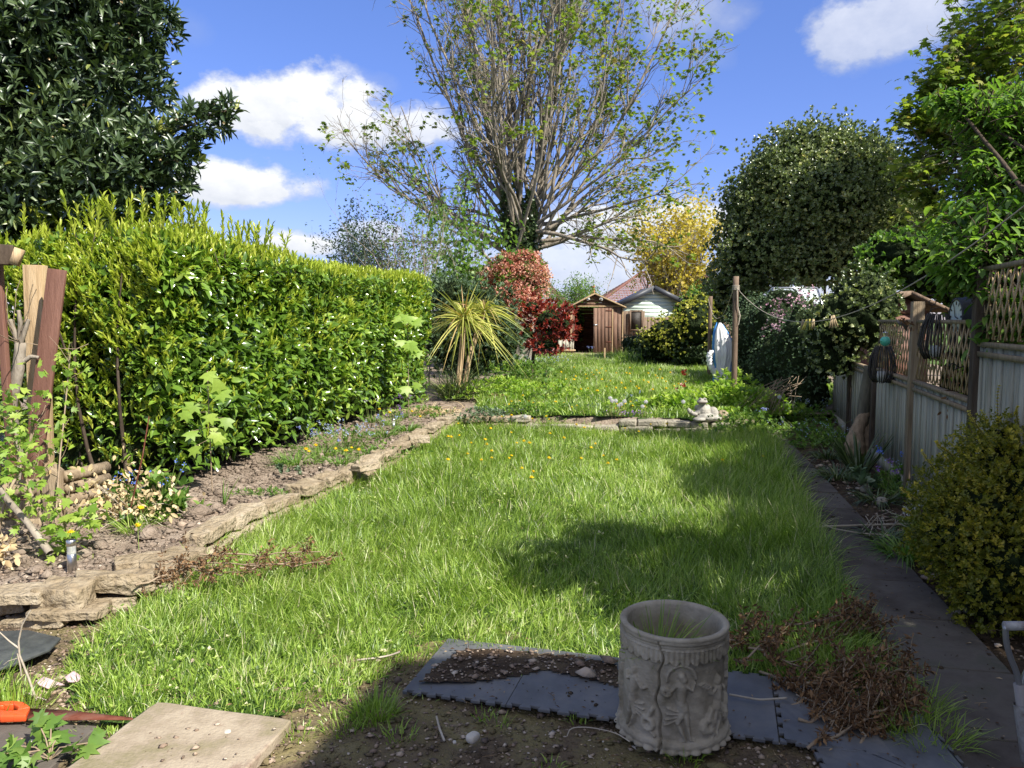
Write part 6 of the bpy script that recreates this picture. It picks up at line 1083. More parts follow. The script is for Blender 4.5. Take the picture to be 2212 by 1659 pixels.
t_ = thing('bare_creeper', 'dark bare creeper stems on the fence below the butterfly', 'climber', FP(-1.5, .05, 0)); mb = MB()
for k in range(14): u = 2130 + rng.normal() * 10; wire(mb, [(u - rng.uniform(0, 40), 1030 + rng.uniform(-30, 30)), (u - 10 + rng.normal() * 12, 960), (u + rng.normal() * 10, 920), (u + rng.normal() * 8, 880)], float(FP(-1.5)[1]) - .07, .003)
obj('stems', mb, M['bark_dark'], t_)
# carved log leaning on the fence
lb0 = G(1856, 985, 0); yl3 = lb0[1]; top_ = PX(1882, 888, yl3 + .15); t_ = thing('carved_log', 'split wooden log carving leaning against the path fence', 'sculpture', lb0)
M['carved'] = pmat('carved', G3((.14, .10, .065), (.27, .20, .13), (.36, .28, .19)), 5, .8, .6, 25, .2, stretch=(4, 4, 1))
for k, (o0, r0_, lbp) in enumerate([((-.06, -.03), (.11, .12, .10, .075, .07, .05), None), ((.06, .04), (.09, .11, .10, .09, .09, .06), None)]):
    mb = MB(); a = lb0 + [o0[0], o0[1], 0]; b = top_ + [o0[0] * .9 - .02, o0[1], -.02 * k]; t = np.linspace(0, 1, 18); Q = a + (b - a) * t[:, None] + np.stack([-.05 * np.sin(t * 3.1), 0 * t, 0 * t], -1); rr_ = np.interp(t, np.linspace(0, 1, 6), r0_) * (1 + .06 * np.sin(t * 34)); tubes(mb, Q, rr_, 16, cap=True); obj('log_half', mb, M['carved'], t_, smooth=True)
for z in (.28, .45): mb = MB(); q = np.linspace(0, 2 * np.pi, 30); c = lb0 + (top_ - lb0) * (z / .75) + [-.1, -.03, 0]; tubes(mb, np.stack([c[0] + .105 * np.cos(q), c[1] + .105 * np.sin(q), c[2] + .02 * np.cos(q)], -1), np.full(30, .012), 6); obj('carved_band', mb, M['carved'], t_)
# spade handle at the lower right
sp_ = thing('garden_spade', 'old spade with a worn metal D handle standing at the lower right edge', 'spade', G(2240, 1900, 0)); ysd = 2.2
mb = MB(); s0_ = PX(2203, 1478, ysd); g0 = PX(2232, 1700, ysd); gnd = np.array([g0[0] + .02, ysd + .0, .25]); tubes(mb, [s0_, g0, gnd], [.017, .0175, .018], 12, cap=True); obj('shaft', mb, plain('worn_shaft', (.23, .21, .2), .5), sp_)
M['worn_grey'] = pmat('worn_grey', G3((.10, .045, .03), (.22, .20, .19), (.30, .29, .28), (.34, .33, .32)), 26, .5, .3, 60, .5); mb = MB(); tubes(mb, [PX(2206, 1520, ysd), PX(2222, 1640, ysd), gnd + [0, 0, .02]], [.021, .021, .022], 12); obj('rusty_strap', mb, M['worn_grey'], sp_)
for sg in (1, -1):
    mb = MB(); pts_ = [(2203, 1482), (2196, 1452), (2182, 1420), (2173, 1385), (2172, 1352)]; pts_ = pts_ if sg > 0 else [(2206, 1482), (2216, 1452), (2240, 1420), (2254, 1385), (2256, 1352)]; q = np.array([PX(u, v, ysd) for u, v in pts_]); t = np.linspace(0, 1, 20); Q = np.stack([np.interp(t, np.linspace(0, 1, 5), q[:, i]) for i in range(3)], -1); Q[1:-1] = (Q[:-2] + Q[2:]) / 2; tubes(mb, Q, np.full(20, .0085), 10, cap=True); obj('grip_arm', mb, plain('steel_grey', (.30, .30, .31), .35, .6), sp_, smooth=True)
mb = MB(); tubes(mb, [PX(2170, 1352, ysd), PX(2258, 1352, ysd)], [.0135, .0135], 12, cap=True); obj('grip', mb, M['worn_grey'], sp_, smooth=True)
mb = MB(); box(mb, gnd + [0, 0, -.12], (.18, .012, .26)); obj('blade', mb, M['rust'], sp_)
# canes across the path
for l, r_, lb in [([(1764, 1138), (1880, 1134), (1968, 1132)], .008, 'straight bamboo cane lying across the path'), ([(1758, 1122), (1800, 1142), (1860, 1152), (1930, 1157)], .005, 'thin bent dry stem crossing the bamboo cane')]:
    mb = MB(); q = np.array([G(u, v, .055) for u, v in l]); k = np.linspace(0, 1, len(q)); t = np.linspace(0, 1, 30); Q = np.stack([np.interp(t, k, q[:, i]) for i in range(3)], -1); tubes(mb, Q, np.full(30, r_) * (1 + .15 * (np.arange(30) % 7 == 0)), 8, cap=True); tag(obj('bamboo_cane' if r_ > .006 else 'bent_cane', mb, M['cane']), lb, 'cane')
# ================================================================== FLOWERS AND SMALL PLANTS
M['dandelion'] = plain('dandelion', (.85, .62, .01), .7); M['clock_white'] = glass('clock_white', (.75, .74, .70), .8, .55); M['stem_green'] = plain('stem_green', (.22, .30, .07)); M['stem_pink'] = plain('stem_pink', (.38, .25, .14))
M['blue_fl'] = lm('blue_fl', [(0, (.22, .25, .65)), (1, (.50, .58, .88))], .7, .3, .2, (1, 1, 1.1)); M['sky_fl'] = lm('sky_fl', [(0, (.35, .48, .85)), (1, (.72, .80, .95))], .7, .3, .2, (1, 1, 1.1))
M['violet_fl'] = lm('violet_fl', [(0, (.30, .12, .55)), (1, (.58, .34, .78))], .7, .3, .2, (1, 1, 1.1)); M['white_fl'] = lm('white_fl', [(0, (.7, .7, .7)), (1, (.85, .85, .85))], .7, .3, .2, (1, 1, 1)); M['red_fl'] = plain('red_fl', (.6, .06, .03)); M['alkanet'] = lm('alkanet', [(0, (.10, .20, .75)), (1, (.28, .40, .9))], .7, .3, .2, (1, 1, 1.1))
dp_ = thing('dandelion', 'yellow dandelion flower open in the long grass of the lower lawn', 'dandelion', (0, -3, 0), 'dandelions in the lower lawn'); o_ = np.array([0, -3, 0.])
mb = MB(); n = 60; a = rng.uniform(0, 6.28, n); e_ = rng.uniform(.05, 1.2, n); d = np.stack([np.cos(a) * np.cos(e_), np.sin(a) * np.cos(e_), np.sin(e_)], -1); ribbons(mb, np.tile(o_ + [0, 0, .13], (n, 1)), d, .021, .006, droop=0, k=3); ell(mb, o_ + [0, 0, .132], (.012, .012, .006), 8); obj('flower_head', mb, M['dandelion'], dp_)
mb = MB(); tubes(mb, [o_, o_ + [.006, 0, .07], o_ + [0, 0, .13]], [.002, .002, .002], 5); obj('stem', mb, M['stem_green'], dp_)
_o1 = 'first second third fourth fifth sixth seventh eighth ninth tenth eleventh twelfth thirteenth fourteenth fifteenth sixteenth seventeenth eighteenth nineteenth'.split()
def ordn(i):
    i += 1
    if i < 20: return _o1[i - 1]
    t_w = {2: ('twentieth', 'twenty'), 3: ('thirtieth', 'thirty'), 4: ('fortieth', 'forty'), 5: ('fiftieth', 'fifty')}[i // 10]
    return t_w[0] if i % 10 == 0 else t_w[1] + '-' + _o1[i % 10 - 1]
dl = [(908, 912), (992, 950), (968, 958), (975, 962), (1010, 995), (1048, 968), (1052, 978), (1062, 990), (968, 1015), (1040, 1012), (1105, 998), (1100, 1004), (1132, 972), (1144, 978), (1127, 1028), (1186, 1012), (1152, 1040), (1104, 944), (1116, 968), (1188, 950), (1186, 916), (1150, 915), (1180, 892 + 20), (1245, 933), (1286, 975), (1277, 986), (1303, 1000), (1332, 1010), (1313, 1018), (1255, 1005), (1218, 965), (1350, 935), (1380, 942), (1105, 910), (1085, 915), (990, 925), (1060, 940), (1262, 940), (1405, 925), (1440, 932), (1018, 970), (1062, 1003), (1148, 1058), (1560, 1010), (1648, 1000)]
first = True
for i_, (u, v) in enumerate(sorted(dl)):
    p = G(u, v + 10, .04); h = rng.uniform(.85, 1.25)
    if first: c = dp_; first = False; c.location = tuple(p)
    else: c = copy_tree(dp_, p, rng.uniform(0, 6.28))
    c['label'] = 'yellow dandelion in the long grass of the lower lawn, %s from the left' % ordn(i_); c.scale = (h, h, h)
ul = [(1265, 822), (1278, 815), (1282, 822), (1288, 818), (1295, 822), (1268, 830), (1309, 815), (1318, 836), (1331, 822), (1222, 832), (1243, 831), (1353, 822), (1360, 826), (1300, 840), (1240, 842), (1342, 846), (1375, 852), (1400, 848), (1416, 828), (1420, 833), (1430, 836), (1438, 841), (1456, 848), (1465, 846), (1480, 846), (1390, 838), (1362, 840), (1410, 860), (1380, 864), (1350, 862), (1270, 855), (1255, 860), (1232, 852), (1330, 858), (1438, 862), (1360, 808), (1300, 806), (1240, 806), (1425, 815), (1310, 850), (1448, 818), (1290, 870), (1400, 822), (1182, 845), (1196, 850), (1212, 822)]
for i_, (u, v) in enumerate(sorted(ul)):
    p = G(u, v + 5, .24); c = copy_tree(dp_, p, rng.uniform(0, 6.28)); c['label'] = 'yellow dandelion on the raised lawn behind the cross wall, %s from the left' % ordn(i_); c['group'] = 'dandelions in the raised lawn'; h = rng.uniform(1.0, 1.5); c.scale = (h, h, h * 1.2)
for i_, (u, v) in enumerate(sorted([(1105, 878), (1112, 882), (1100, 884), (1118, 878), (1130, 868), (1122, 882), (1152, 884), (1165, 878), (1200, 884), (1218, 886), (1235, 889), (1246, 888), (1333, 885), (1342, 888), (1350, 884), (1362, 880), (1366, 888), (1392, 893), (1330, 892), (1325, 876), (1142, 875), (683, 988), (662, 1000), (668, 996), (726, 995), (748, 1000), (776, 1000), (760, 986), (842, 910), (820, 900), (300, 1180), (155, 1190), (306, 1140), (890, 905)])):
    p = G(u, v + 8, .18); c = copy_tree(dp_, p, rng.uniform(0, 6.28)); c['label'] = 'yellow flower in the soil of the flower beds, %s from the left' % ordn(i_); c['group'] = 'yellow flowers in the flower beds'; h = rng.uniform(.9, 1.3); c.scale = (h, h, h)
pf = thing('dandelion_clock', 'round white dandelion seed head standing above the cross wall flowers', 'dandelion', (0, -4, 0), 'dandelion seed heads'); o_ = np.array([0, -4., 0]); mb = MB(); n = 170; d = rdir(n); tubes(mb, np.stack([np.tile(o_ + [0, 0, .25], (n, 1)), o_ + [0, 0, .25] + d * .026], 1), np.full((n, 2), .0006), 3); rosettes(mb, o_ + [0, 0, .25] + d * .024, d, 4, .008, .003, (1., 1.5), T_QUAD); obj('seed_head', mb, M['white_fl'], pf); mb = MB(); tubes(mb, [o_, o_ + [0, 0, .25]], [.002, .0016], 5); obj('stem', mb, M['stem_pink'], pf)
for k, (u, v) in enumerate(sorted([(1318, 860), (1322, 866), (1330, 866), (1337, 876), (1342, 873), (1349, 867), (1395, 868), (1388, 878), (1476, 868), (1684, 858), (1135, 900)])):
    p = PX(u, v, 11.0); p[2] -= .25; c = pf if k == 0 else copy_tree(pf)
    c['label'] = 'round white dandelion seed head above the cross wall, %s from the left' % ordn(k)
    c.location = tuple(p)
    if p[2] > .12: c.scale = (1, 1, 1)
# generic clumps
def clump(name, lb, cat, u, v, z, nl_=60, L_=.18, w=.006, rad=.07, lmt='green_leaf', droop=(.2, .8), nf=0, fh=.22, fm=None, bells=8, fs=.012, grp=None, leafy=0, lf=.03, hgt=.12, wide=1., yy=None):
    c = G(u, v, z) if yy is None else PX(u, v, yy); t_ = thing(name, lb, cat, c, grp)
    if nl_:
        n = nl_; a = rng.uniform(0, 6.28, n); r_ = rad * np.sqrt(rng.random(n)); P = c + np.stack([r_ * np.cos(a) * wide, r_ * np.sin(a), 0 * a], -1); mb = MB(); ribbons(mb, P, np.stack([np.cos(a) * .6, np.sin(a) * .6, np.ones(n)], -1) + rng.normal(size=(n, 3)) * .15, L_ * rng.uniform(.6, 1.2, n), w * rng.uniform(.7, 1.3, n), droop=rng.uniform(*droop, n), k=5, r=rng.uniform(.1, .9, n)); obj('leaves', mb, M[lmt], t_)
    if leafy:
        n = leafy; P = c + np.stack([rng.normal(size=n) * rad * wide, rng.normal(size=n) * rad * .8, hgt * rng.uniform(.05, 1, n)], -1); P[:, 2] -= .4 * hgt * np.clip(np.hypot((P[:, 0] - c[0]) / wide, P[:, 1] - c[1]) / (rad * 1.5), 0, 1) ** 2; P[:, 2] = np.maximum(P[:, 2], c[2] + .005)
        mb = MB(); rosettes(mb, P, norm(rng.normal(size=(n, 3)) * .4 + [0, 0, 1]), 5, lf, lf * .5, (.7, 1.4), T_OVAL, stem=.01); obj('foliage', mb, M[lmt], t_)
        mb = MB(); k = rng.random(n) < .4; Q = P[k]; tubes(mb, np.stack([np.c_[Q[:, :2] * .3 + c[:2] * .7, np.full(len(Q), c[2])], Q], 1), np.full((len(Q), 2), .0015), 3); obj('stems', mb, M['stem_green'], t_)
    if nf:
        n = nf; a = rng.uniform(0, 6.28, n); r_ = rad * 1.3 * np.sqrt(rng.random(n)); P0 = c + np.stack([r_ * .5 * np.cos(a) * wide, r_ * .5 * np.sin(a), 0 * a], -1); P1 = c + np.stack([r_ * 1.3 * np.cos(a) * wide, r_ * 1.3 * np.sin(a), fh * rng.uniform(.65, 1.15, n)], -1); mb = MB(); tubes(mb, np.stack([P0, (P0 + P1) / 2 + [0, 0, fh * .15], P1], 1), np.full((n, 3), .0017), 4); obj('flower_stems', mb, M['stem_green'], t_)
        Q = np.repeat(P1, bells, 0) + np.stack([rng.normal(size=n * bells) * fs, rng.normal(size=n * bells) * fs, -rng.uniform(-.5, 3.2, n * bells) * fs], -1); mb = MB(); rosettes(mb, Q, norm(rdir(len(Q)) + [0, -.4, -.3]), 5, fs, fs * .5, (.6, 1.4), T_QUAD); obj('flowers', mb, M[fm], t_)
    return t_
# left bed flowers
clump('bluebells', 'pale bluebells at the left end of the flower patch under the hedge', 'flower', 690, 985, .12, 90, .24, .009, .13, nf=9, fh=.3, fm='blue_fl', grp='bluebell clumps', wide=1.6)
clump('forget_me_nots', 'patch of pale blue forget me nots under the middle of the hedge', 'flower', 745, 968, .12, 0, leafy=160, rad=.2, hgt=.24, lf=.035, lmt='green_leaf', nf=46, fh=.28, fm='sky_fl', bells=5, fs=.010, wide=1.5)
clump('bluebells', 'violet bluebell clump beside the kerb near the dry grass', 'flower', 868, 905, .12, 50, .22, .009, .09, nf=6, fh=.32, fm='violet_fl', grp='bluebell clumps')
clump('bluebells', 'bluebells with broad leaves just past the second solar light', 'flower', 830, 945, .12, 90, .24, .012, .14, nf=5, fh=.26, fm='blue_fl', grp='bluebell clumps')
clump('bluebells', 'mixed violet flowers and leaves at the far end under the hedge', 'flower', 845, 918, .12, 60, .22, .01, .12, nf=5, fh=.27, fm='violet_fl', grp='bluebell clumps')
clump('white_bluebells', 'white bells on green stalks at the hedge foot', 'flower', 805, 912, .12, 50, .24, .01, .1, nf=4, fh=.4, fm='white_fl')
clump('leafy_tussock', 'arching green strap leaves at the left end of the flower patch', 'plant', 640, 1003, .12, 170, .24, .009, .14, droop=(.3, .9), wide=1.6)
clump('leafy_tussock', 'strap leaved tussock with small red and yellow flowers at the kerb', 'plant', 735, 1002, .12, 110, .18, .011, .13, droop=(.3, .9), wide=1.5)
clump('leafy_tussock', 'green leaves crowding the kerb before the loose tilted stone', 'plant', 880, 930, .12, 120, .2, .012, .14, droop=(.3, .9), wide=1.2)
clump('ground_weeds', 'low green weeds along the kerb behind the forget me nots', 'plant', 795, 985, .12, 0, leafy=110, rad=.2, hgt=.09, lf=.035, wide=1.5)
clump('ground_weeds', 'leafy weeds filling the bed before the dry grass heap', 'plant', 900, 900, .12, 0, leafy=130, rad=.25, hgt=.16, lf=.04, wide=1.3)
for u, v, lb in [(602, 1025, 'blue grey rosette plant on bare soil nearer the hedge'), (640, 1032, 'blue grey rosette plant on bare soil nearer the kerb')]:
    c = G(u, v, .13); t_ = thing('stonecrop', lb, 'plant', c, 'blue grey rosettes'); mb = MB(); P = c + np.c_[rng.normal(size=(9, 2)) * .03, rng.uniform(.02, .08, 9)]; rosettes(mb, P, rdir(9, 2), 14, .035, .022, (.3, 1.3), T_OVAL); obj('leaves', mb, M['grey_leaf'], t_)
clump('bulb_leaves', 'single tall bent green bulb leaf in the bare soil', 'plant', 483, 1090, .12, 5, .3, .012, .01, droop=(.0, .1)); clump('bulb_leaves', 'small green feathery seedling patch behind the kerb', 'plant', 575, 1068, .13, 0, leafy=50, rad=.08, hgt=.04, lf=.03, wide=2)
# dried cream plant with blue alkanet
c = G(280, 1125, .12); t_ = thing('withered_plant', 'withered plant with bunches of cream coloured dead leaves', 'plant', c); n = 420; P = c + np.stack([rng.normal(size=n) * .17 - .02, rng.normal(size=n) * .1, np.abs(rng.normal(size=n)) * .17 + .05], -1); mb = MB(); leaves(mb, P, norm(rdir(n) + [0, 0, -.8]), rdir(n), rng.uniform(.03, .07, n), .028, T_OVAL); obj('leaves', mb, M['straw_leaf'], t_); mb = MB(); q = grow(np.tile(c, (26, 1)), rdir(26, 1.2), .42, 7, -.22, .1); tubes(mb, q, np.tile(np.linspace(.005, .002, 7), (26, 1)), 5); obj('stems', mb, M['cane'], t_)
clump('alkanet', 'bright blue flowered leafy plant right of the withered plant', 'flower', 345, 1112, .12, 0, leafy=60, rad=.12, hgt=.3, lf=.09, nf=14, fh=.36, fm='alkanet', bells=4, fs=.012); clump('alkanet', 'bright blue flowered plant left of the withered plant', 'flower', 225, 1100, .12, 0, leafy=40, rad=.09, hgt=.22, lf=.08, nf=8, fh=.26, fm='alkanet', bells=4, fs=.012)
mb = MB(); tubes(mb, [PX(283, 1095, G(280, 1140, .12)[1]), PX(308, 985, G(280, 1140, .12)[1]), PX(322, 900, G(280, 1140, .12)[1] + .1)], [.005, .005, .004], 6); tag(obj('rusty_rod', mb, M['rust']), 'thin rusty rod standing in the soil beside the withered plant', 'rod')
clump('grass_tussock', 'dry grass tussock at the foot of the withered plant', 'grass', 290, 1150, .12, 110, .2, .005, .09, 'grass', (.1, .7))
# currants on the left
def maple_bush(name, lb, pts, n, Ls, mt='fresh_leaf', sd=.06, grp=None, stemmat='twig', rs=.006):
    P = np.array(pts, float); base = P[0].copy(); t_ = thing(name, lb, 'shrub', base, grp); mb = MB(); t = np.linspace(0, 1, 16); k = np.linspace(0, 1, len(P)); Q = np.stack([np.interp(t, k, P[:, i]) for i in range(3)], -1); Q[1:-1] = (Q[:-2] + Q[2:]) / 2; tubes(mb, Q, np.linspace(rs * 2, rs, 16), 7)
    kk = kids(Q[None], 14, .15, 1, (.4, 1.1), np.full((1, 16), rs)); q = grow(kk[0], kk[1], rng.uniform(.1, .25, 14), 5, .1, .15); tubes(mb, q, np.tile(np.linspace(rs * .5, rs * .3, 5), (14, 1)), 4); obj('branches', mb, M[stemmat], t_)
    E = np.concatenate([q[:, -1], q[:, 2], Q[5:]]); E = E[rng.integers(0, len(E), n)] + rng.normal(size=(n, 3)) * sd; mb = MB(); leaves(mb, E, norm(rdir(n) + [0, -.2, -.3]), norm(rdir(n) * .6 + [.2, -.4, 1]), Ls * rng.uniform(.6, 1.2, n), Ls * rng.uniform(.7, 1.2, n), T_MAPLE, rng.uniform(0, .9, n)); obj('leaves', mb, M[mt], t_); return t_
yc = G(150, 1200, .12)[1]
maple_bush('currant_bush', 'leafy bright green currant plant behind the front solar light', [PX(150, 1200, yc), PX(148, 1165, yc), PX(135, 1120, yc)], 110, .062, sd=.07)
y2 = 5.0
maple_bush('currant_bush', 'tall straggly currant with leafy twigs over the low timber rails', [PX(95, 1130, y2), PX(60, 1050, y2), PX(30, 960, y2), PX(20, 880, y2)], 150, .055, sd=.09); maple_bush('currant_bush', 'currant shoots with young leaves at the very left edge', [PX(-10, 1180, y2 - .2), PX(10, 1080, y2 - .2), PX(60, 980, y2), PX(75, 900, y2)], 120, .05, sd=.1)
maple_bush('currant_bush', 'thin pale stem with small leaves right of the brown board', [PX(120, 1130, 5.3), PX(128, 1000, 5.5), PX(142, 870, 5.7), PX(152, 760, 5.8)], 34, .055, sd=.03, rs=.0035)
mb = MB(); tubes(mb, np.array([PX(-20, 1030, 4.8), PX(20, 1085, 4.75), PX(60, 1130, 4.7), PX(108, 1195, 4.6)]), [.018, .02, .02, .024], 8); tag(obj('bare_branch', mb, M['bark']), 'thick grey bare branch sloping down to the soil left of the currant', 'branch')
t_ = thing('pruned_tree', 'dark pruned stump with cut stubs behind the left timber corner', 'tree', (PX(30, 1080, 6.0)[0], 6, .1)); mb = MB(); q6 = lambda l: np.array([PX(u, v, 6.05) for u, v in l]); trunk_mb(mb, q6([(45, 1090), (30, 960), (18, 880), (36, 800), (42, 740)]), .06, .04, 8)
for l in [[(40, 760), (30, 715), (22, 690)], [(42, 745), (58, 700), (62, 690)], [(38, 790), (65, 770), (82, 772)], [(30, 840), (8, 800), (-4, 790)], [(42, 740), (44, 700), (40, 670)]]: trunk_mb(mb, q6(l), .022, .014, 6)
obj('trunk', mb, M['bark'], t_); q = grow(np.tile(q6([(40, 740)]), (10, 1)), rdir(10, .5), .5, 6, .1, .2); mb = MB(); tubes(mb, q, np.full((10, 6), .003), 4); obj('twigs', mb, M['twig'], t_)
# seedling with large leaves, bottom left; dry twig; yellowing plant at left edge
c = G(110, 1640, .02); t_ = thing('leafy_seedling', 'young plant with large toothed green leaves at the bottom left corner', 'plant', c); mb = MB(); tp = [PX(u, v, c[1] + dy) for u, v, dy in [(150, 1612, 0), (175, 1620, -.02), (105, 1590, .05), (88, 1572, .05), (60, 1625, -.05), (20, 1640, -.06), (120, 1600, .03), (45, 1612, .02), (190, 1605, .02), (-10, 1630, 0), (70, 1655, -.08), (110, 1575, .06)]]
tubes(mb, np.stack([np.tile(c, (len(tp), 1)), (np.array(tp) + c) / 2 + [0, 0, .02], np.array(tp)], 1), np.full((len(tp), 3), .0028), 5); obj('stems', mb, M['twig'], t_); n = len(tp); mb = MB(); leaves(mb, tp, norm(np.array(tp) - c + [0, 0, -.05]), norm(rdir(n) * .75 + [0, -.3, 1]), rng.uniform(.06, .10, n), rng.uniform(.06, .09, n), T_MAPLE, rng.uniform(.1, .9, n)); leaves(mb, np.repeat(tp, 3, 0) + rng.normal(size=(3 * n, 3)) * .018, rdir(3 * n), norm(rdir(3 * n) * .8 + [0, 0, 1]), rng.uniform(.03, .06, 3 * n), rng.uniform(.03, .05, 3 * n), T_MAPLE, rng.uniform(.2, 1, 3 * n)); leaves(mb, np.array(tp)[:8] + rng.normal(size=(8, 3)) * .02, rdir(8), norm(rdir(8) * .5 + [0, 0, 1]), .06, .05, T_MAPLE, rng.uniform(.5, 1, 8)); obj('leaves', mb, M['green_leaf'], t_)
yt = G(78, 1510, .02)[1]; t_ = thing('dry_twig', 'dry forked twig standing up before the rubber mat', 'twig', G(78, 1510, .02)); mb = MB(); q7 = lambda l: np.array([PX(u, v, yt) for u, v in l])
for l, r_ in [([(78, 1512), (62, 1465), (42, 1415), (40, 1385), (48, 1350), (66, 1318)], .005), ([(40, 1400), (20, 1385), (-5, 1362)], .004), ([(38, 1412), (44, 1440), (46, 1460)], .004), ([(44, 1420), (18, 1428), (8, 1436)], .002), ([(62, 1498), (80, 1506), (100, 1512)], .004)]: q = q7(l); tubes(mb, q, np.linspace(r_, r_ * .6, len(q)), 6)
obj('stems', mb, M['cane'], t_)
c = G(-5, 1235, .1); t_ = thing('wilted_plant', 'wilted yellow brown leaves at the left edge above the rock pile', 'plant', c); n = 90; P = c + np.stack([rng.normal(size=n) * .07, rng.normal(size=n) * .05, rng.uniform(.0, .25, n)], -1); mb = MB(); leaves(mb, P, norm(rdir(n) + [0, 0, -.8]), rdir(n), .06, .035, T_OVAL); obj('leaves', mb, M['straw_leaf'], t_)
# dead branches
def brush(name, lb, segs, nt, n, leafn, mt='dead_leaf', hgt=.15, lf=.03, wf=.011, up=.12, tl=.3, r0=.006):
    A_1 = np.array([s_[0] for s_ in segs], float); B_1 = np.array([s_[1] for s_ in segs], float); t_ = thing(name, lb, 'dead branch', A_1.mean(0) * [1, 1, 0] + [0, 0, .02]); k = len(segs); t = np.linspace(0, 1, 9); Q = A_1[:, None] + (B_1 - A_1)[:, None] * t[None, :, None] + rng.normal(size=(k, 9, 3)) * .008; mb = MB(); tubes(mb, Q, np.tile(np.linspace(r0, r0 * .5, 9), (k, 1)), 6)
    kk = kids(Q, nt, .05, 1, (.3, 1.0), np.full((k, 9), r0)); q = grow(kk[0], kk[1] + [0, 0, .2], rng.uniform(.4, 1, len(kk[0])) * tl, 6, up, .18); q[..., 2] = np.maximum(q[..., 2], .02); tubes(mb, q, np.tile(np.linspace(r0 * .4, r0 * .2, 6), (len(q), 1)), 4); obj('twigs', mb, M['twig'], t_)
    idx = rng.integers(0, len(q), leafn); j = rng.integers(1, 6, leafn); P = q[idx, j] + rng.normal(size=(leafn, 3)) * .008; mb = MB(); leaves(mb, P, norm(rdir(leafn) + [0, 0, -.2]), rdir(leafn), lf * rng.uniform(.6, 1.3, leafn), wf * rng.uniform(.7, 1.3, leafn), T_QUAD if lf < .035 else T_OVAL); obj('leaves', mb, M[mt], t_)
gz_ = lambda u, v, z=.1: G(u, v, z)
brush('dead_branch', 'dead branch with orange brown leaves lying across the kerb onto the lawn', [(gz_(345, 1215, .16), gz_(560, 1222, .15)), (gz_(430, 1200, .16), gz_(690, 1190, .16)), (gz_(400, 1225, .15), gz_(480, 1240, .15)), (gz_(520, 1225, .15), gz_(700, 1215, .15)), (gz_(290, 1262, .14), gz_(400, 1235, .12))], 15, 8, 1500, lf=.03, wf=.011, tl=.2, up=.02)
brush('brush_pile', 'pile of cut twigs with dead brown leaves in the shade at the lower right', [(gz_(1690, 1530, 0.028), gz_(1900, 1410, 0.121)), (gz_(1700, 1480, 0.055), gz_(1930, 1480, 0.110)), (gz_(1720, 1560, 0.028), gz_(1940, 1540, 0.083)), (gz_(1780, 1590, 0.028), gz_(1960, 1430, 0.138)), (gz_(1640, 1450, 0.028), gz_(1800, 1520, 0.083)), (gz_(1850, 1620, 0.022), gz_(1900, 1460, 0.110)), (gz_(1740, 1620, 0.022), gz_(1930, 1520, 0.110)), (gz_(1700, 1400, 0.066), gz_(1900, 1350, 0.110)), (gz_(1800, 1560, 0.028), gz_(1830, 1420, 0.165)), (gz_(1880, 1590, 0.028), gz_(1960, 1500, 0.138))], 26, 8, 4600, lf=.03, wf=.011, tl=.15, up=.02, r0=.007)
brush('brush_pile', 'scattered dead brown twigs in the grass right of the planter', [(gz_(1590, 1430, .08), gz_(1690, 1370, .12)), (gz_(1620, 1400, .08), gz_(1740, 1440, .12)), (gz_(1560, 1400, .08), gz_(1640, 1350, .12)), (gz_(1700, 1350, .1), gz_(1850, 1330, .16)), (gz_(1820, 1350, .1), gz_(1900, 1300, .2))], 14, 8, 1300, lf=.03, wf=.011, tl=.16)
for l, lb in [([(1575, 1500), (1640, 1512), (1700, 1508)], 'curved bare stick lying over the right foam mat'), ([(1720, 1500), (1830, 1545), (1870, 1590)], 'pale forked stick on the brush pile'), ([(770, 1426), (815, 1421), (842, 1416), (864, 1408)], 'pale dry stem lying on the soil at the lawn edge'), ([(1225, 1590), (1232, 1572), (1270, 1570), (1330, 1582), (1360, 1602)], 'thin pale blue string curling on the shaded soil'), ([(943, 1548), (950, 1575), (960, 1600)], 'short grey twig on the dark soil before the mats'), ([(1490, 1130), (1492, 1131)], None)]:
    if lb is None: continue
    q = np.array([G(u, v, .05) for u, v in l]); t = np.linspace(0, 1, 18); k = np.linspace(0, 1, len(q)); Q = np.stack([np.interp(t, k, q[:, i]) for i in range(3)], -1); Q[1:-1] = (Q[:-2] + Q[2:]) / 2; mb = MB(); tubes(mb, Q, np.full(18, .0022 if 'string' in lb else .0045), 6, cap=True); tag(obj('string' if 'string' in lb else 'stick', mb, M['cane']), lb, 'string' if 'string' in lb else 'stick')
q = np.array([[G(1900 + rng.uniform(-30, 60), 1110 + rng.uniform(-10, 50), .03), G(1900 + rng.uniform(-40, 70), 1110 + rng.uniform(-10, 50), .06)] for _ in range(22)]); q = np.stack([q[:, 0], q.mean(1) + rng.normal(size=(22, 3)) * .03, q[:, 1]], 1); q[..., 2] = np.abs(q[..., 2]); mb = MB(); tubes(mb, q, np.full((22, 3), .003), 4); tag(obj('stem_tangle', mb, M['cane'], origin=G(1910, 1130, 0)), 'tangle of dry grey stems at the path edge by the white flowers', 'dead stems')
# dry grass heap at the kerb end
c = G(880, 898, .13) + [.35, .3, 0]; t_ = thing('straw_heap', 'heap of dry straw coloured stems where kerb meets cross wall', 'dead stems', c); n = 150; a = rng.uniform(0, 6.28, n); mb = MB(); ribbons(mb, c + np.c_[rng.normal(size=(n, 2)) * [.22, .12], np.zeros(n)], np.stack([np.cos(a) * 1.2, np.sin(a) * .6, np.ones(n)], -1), rng.uniform(.2, .5, n), .009, droop=rng.uniform(.5, 1.0, n), k=6, prof=[1, 1, .9, .8, .6, .3]); obj('stems', mb, M['straw_leaf'], t_)
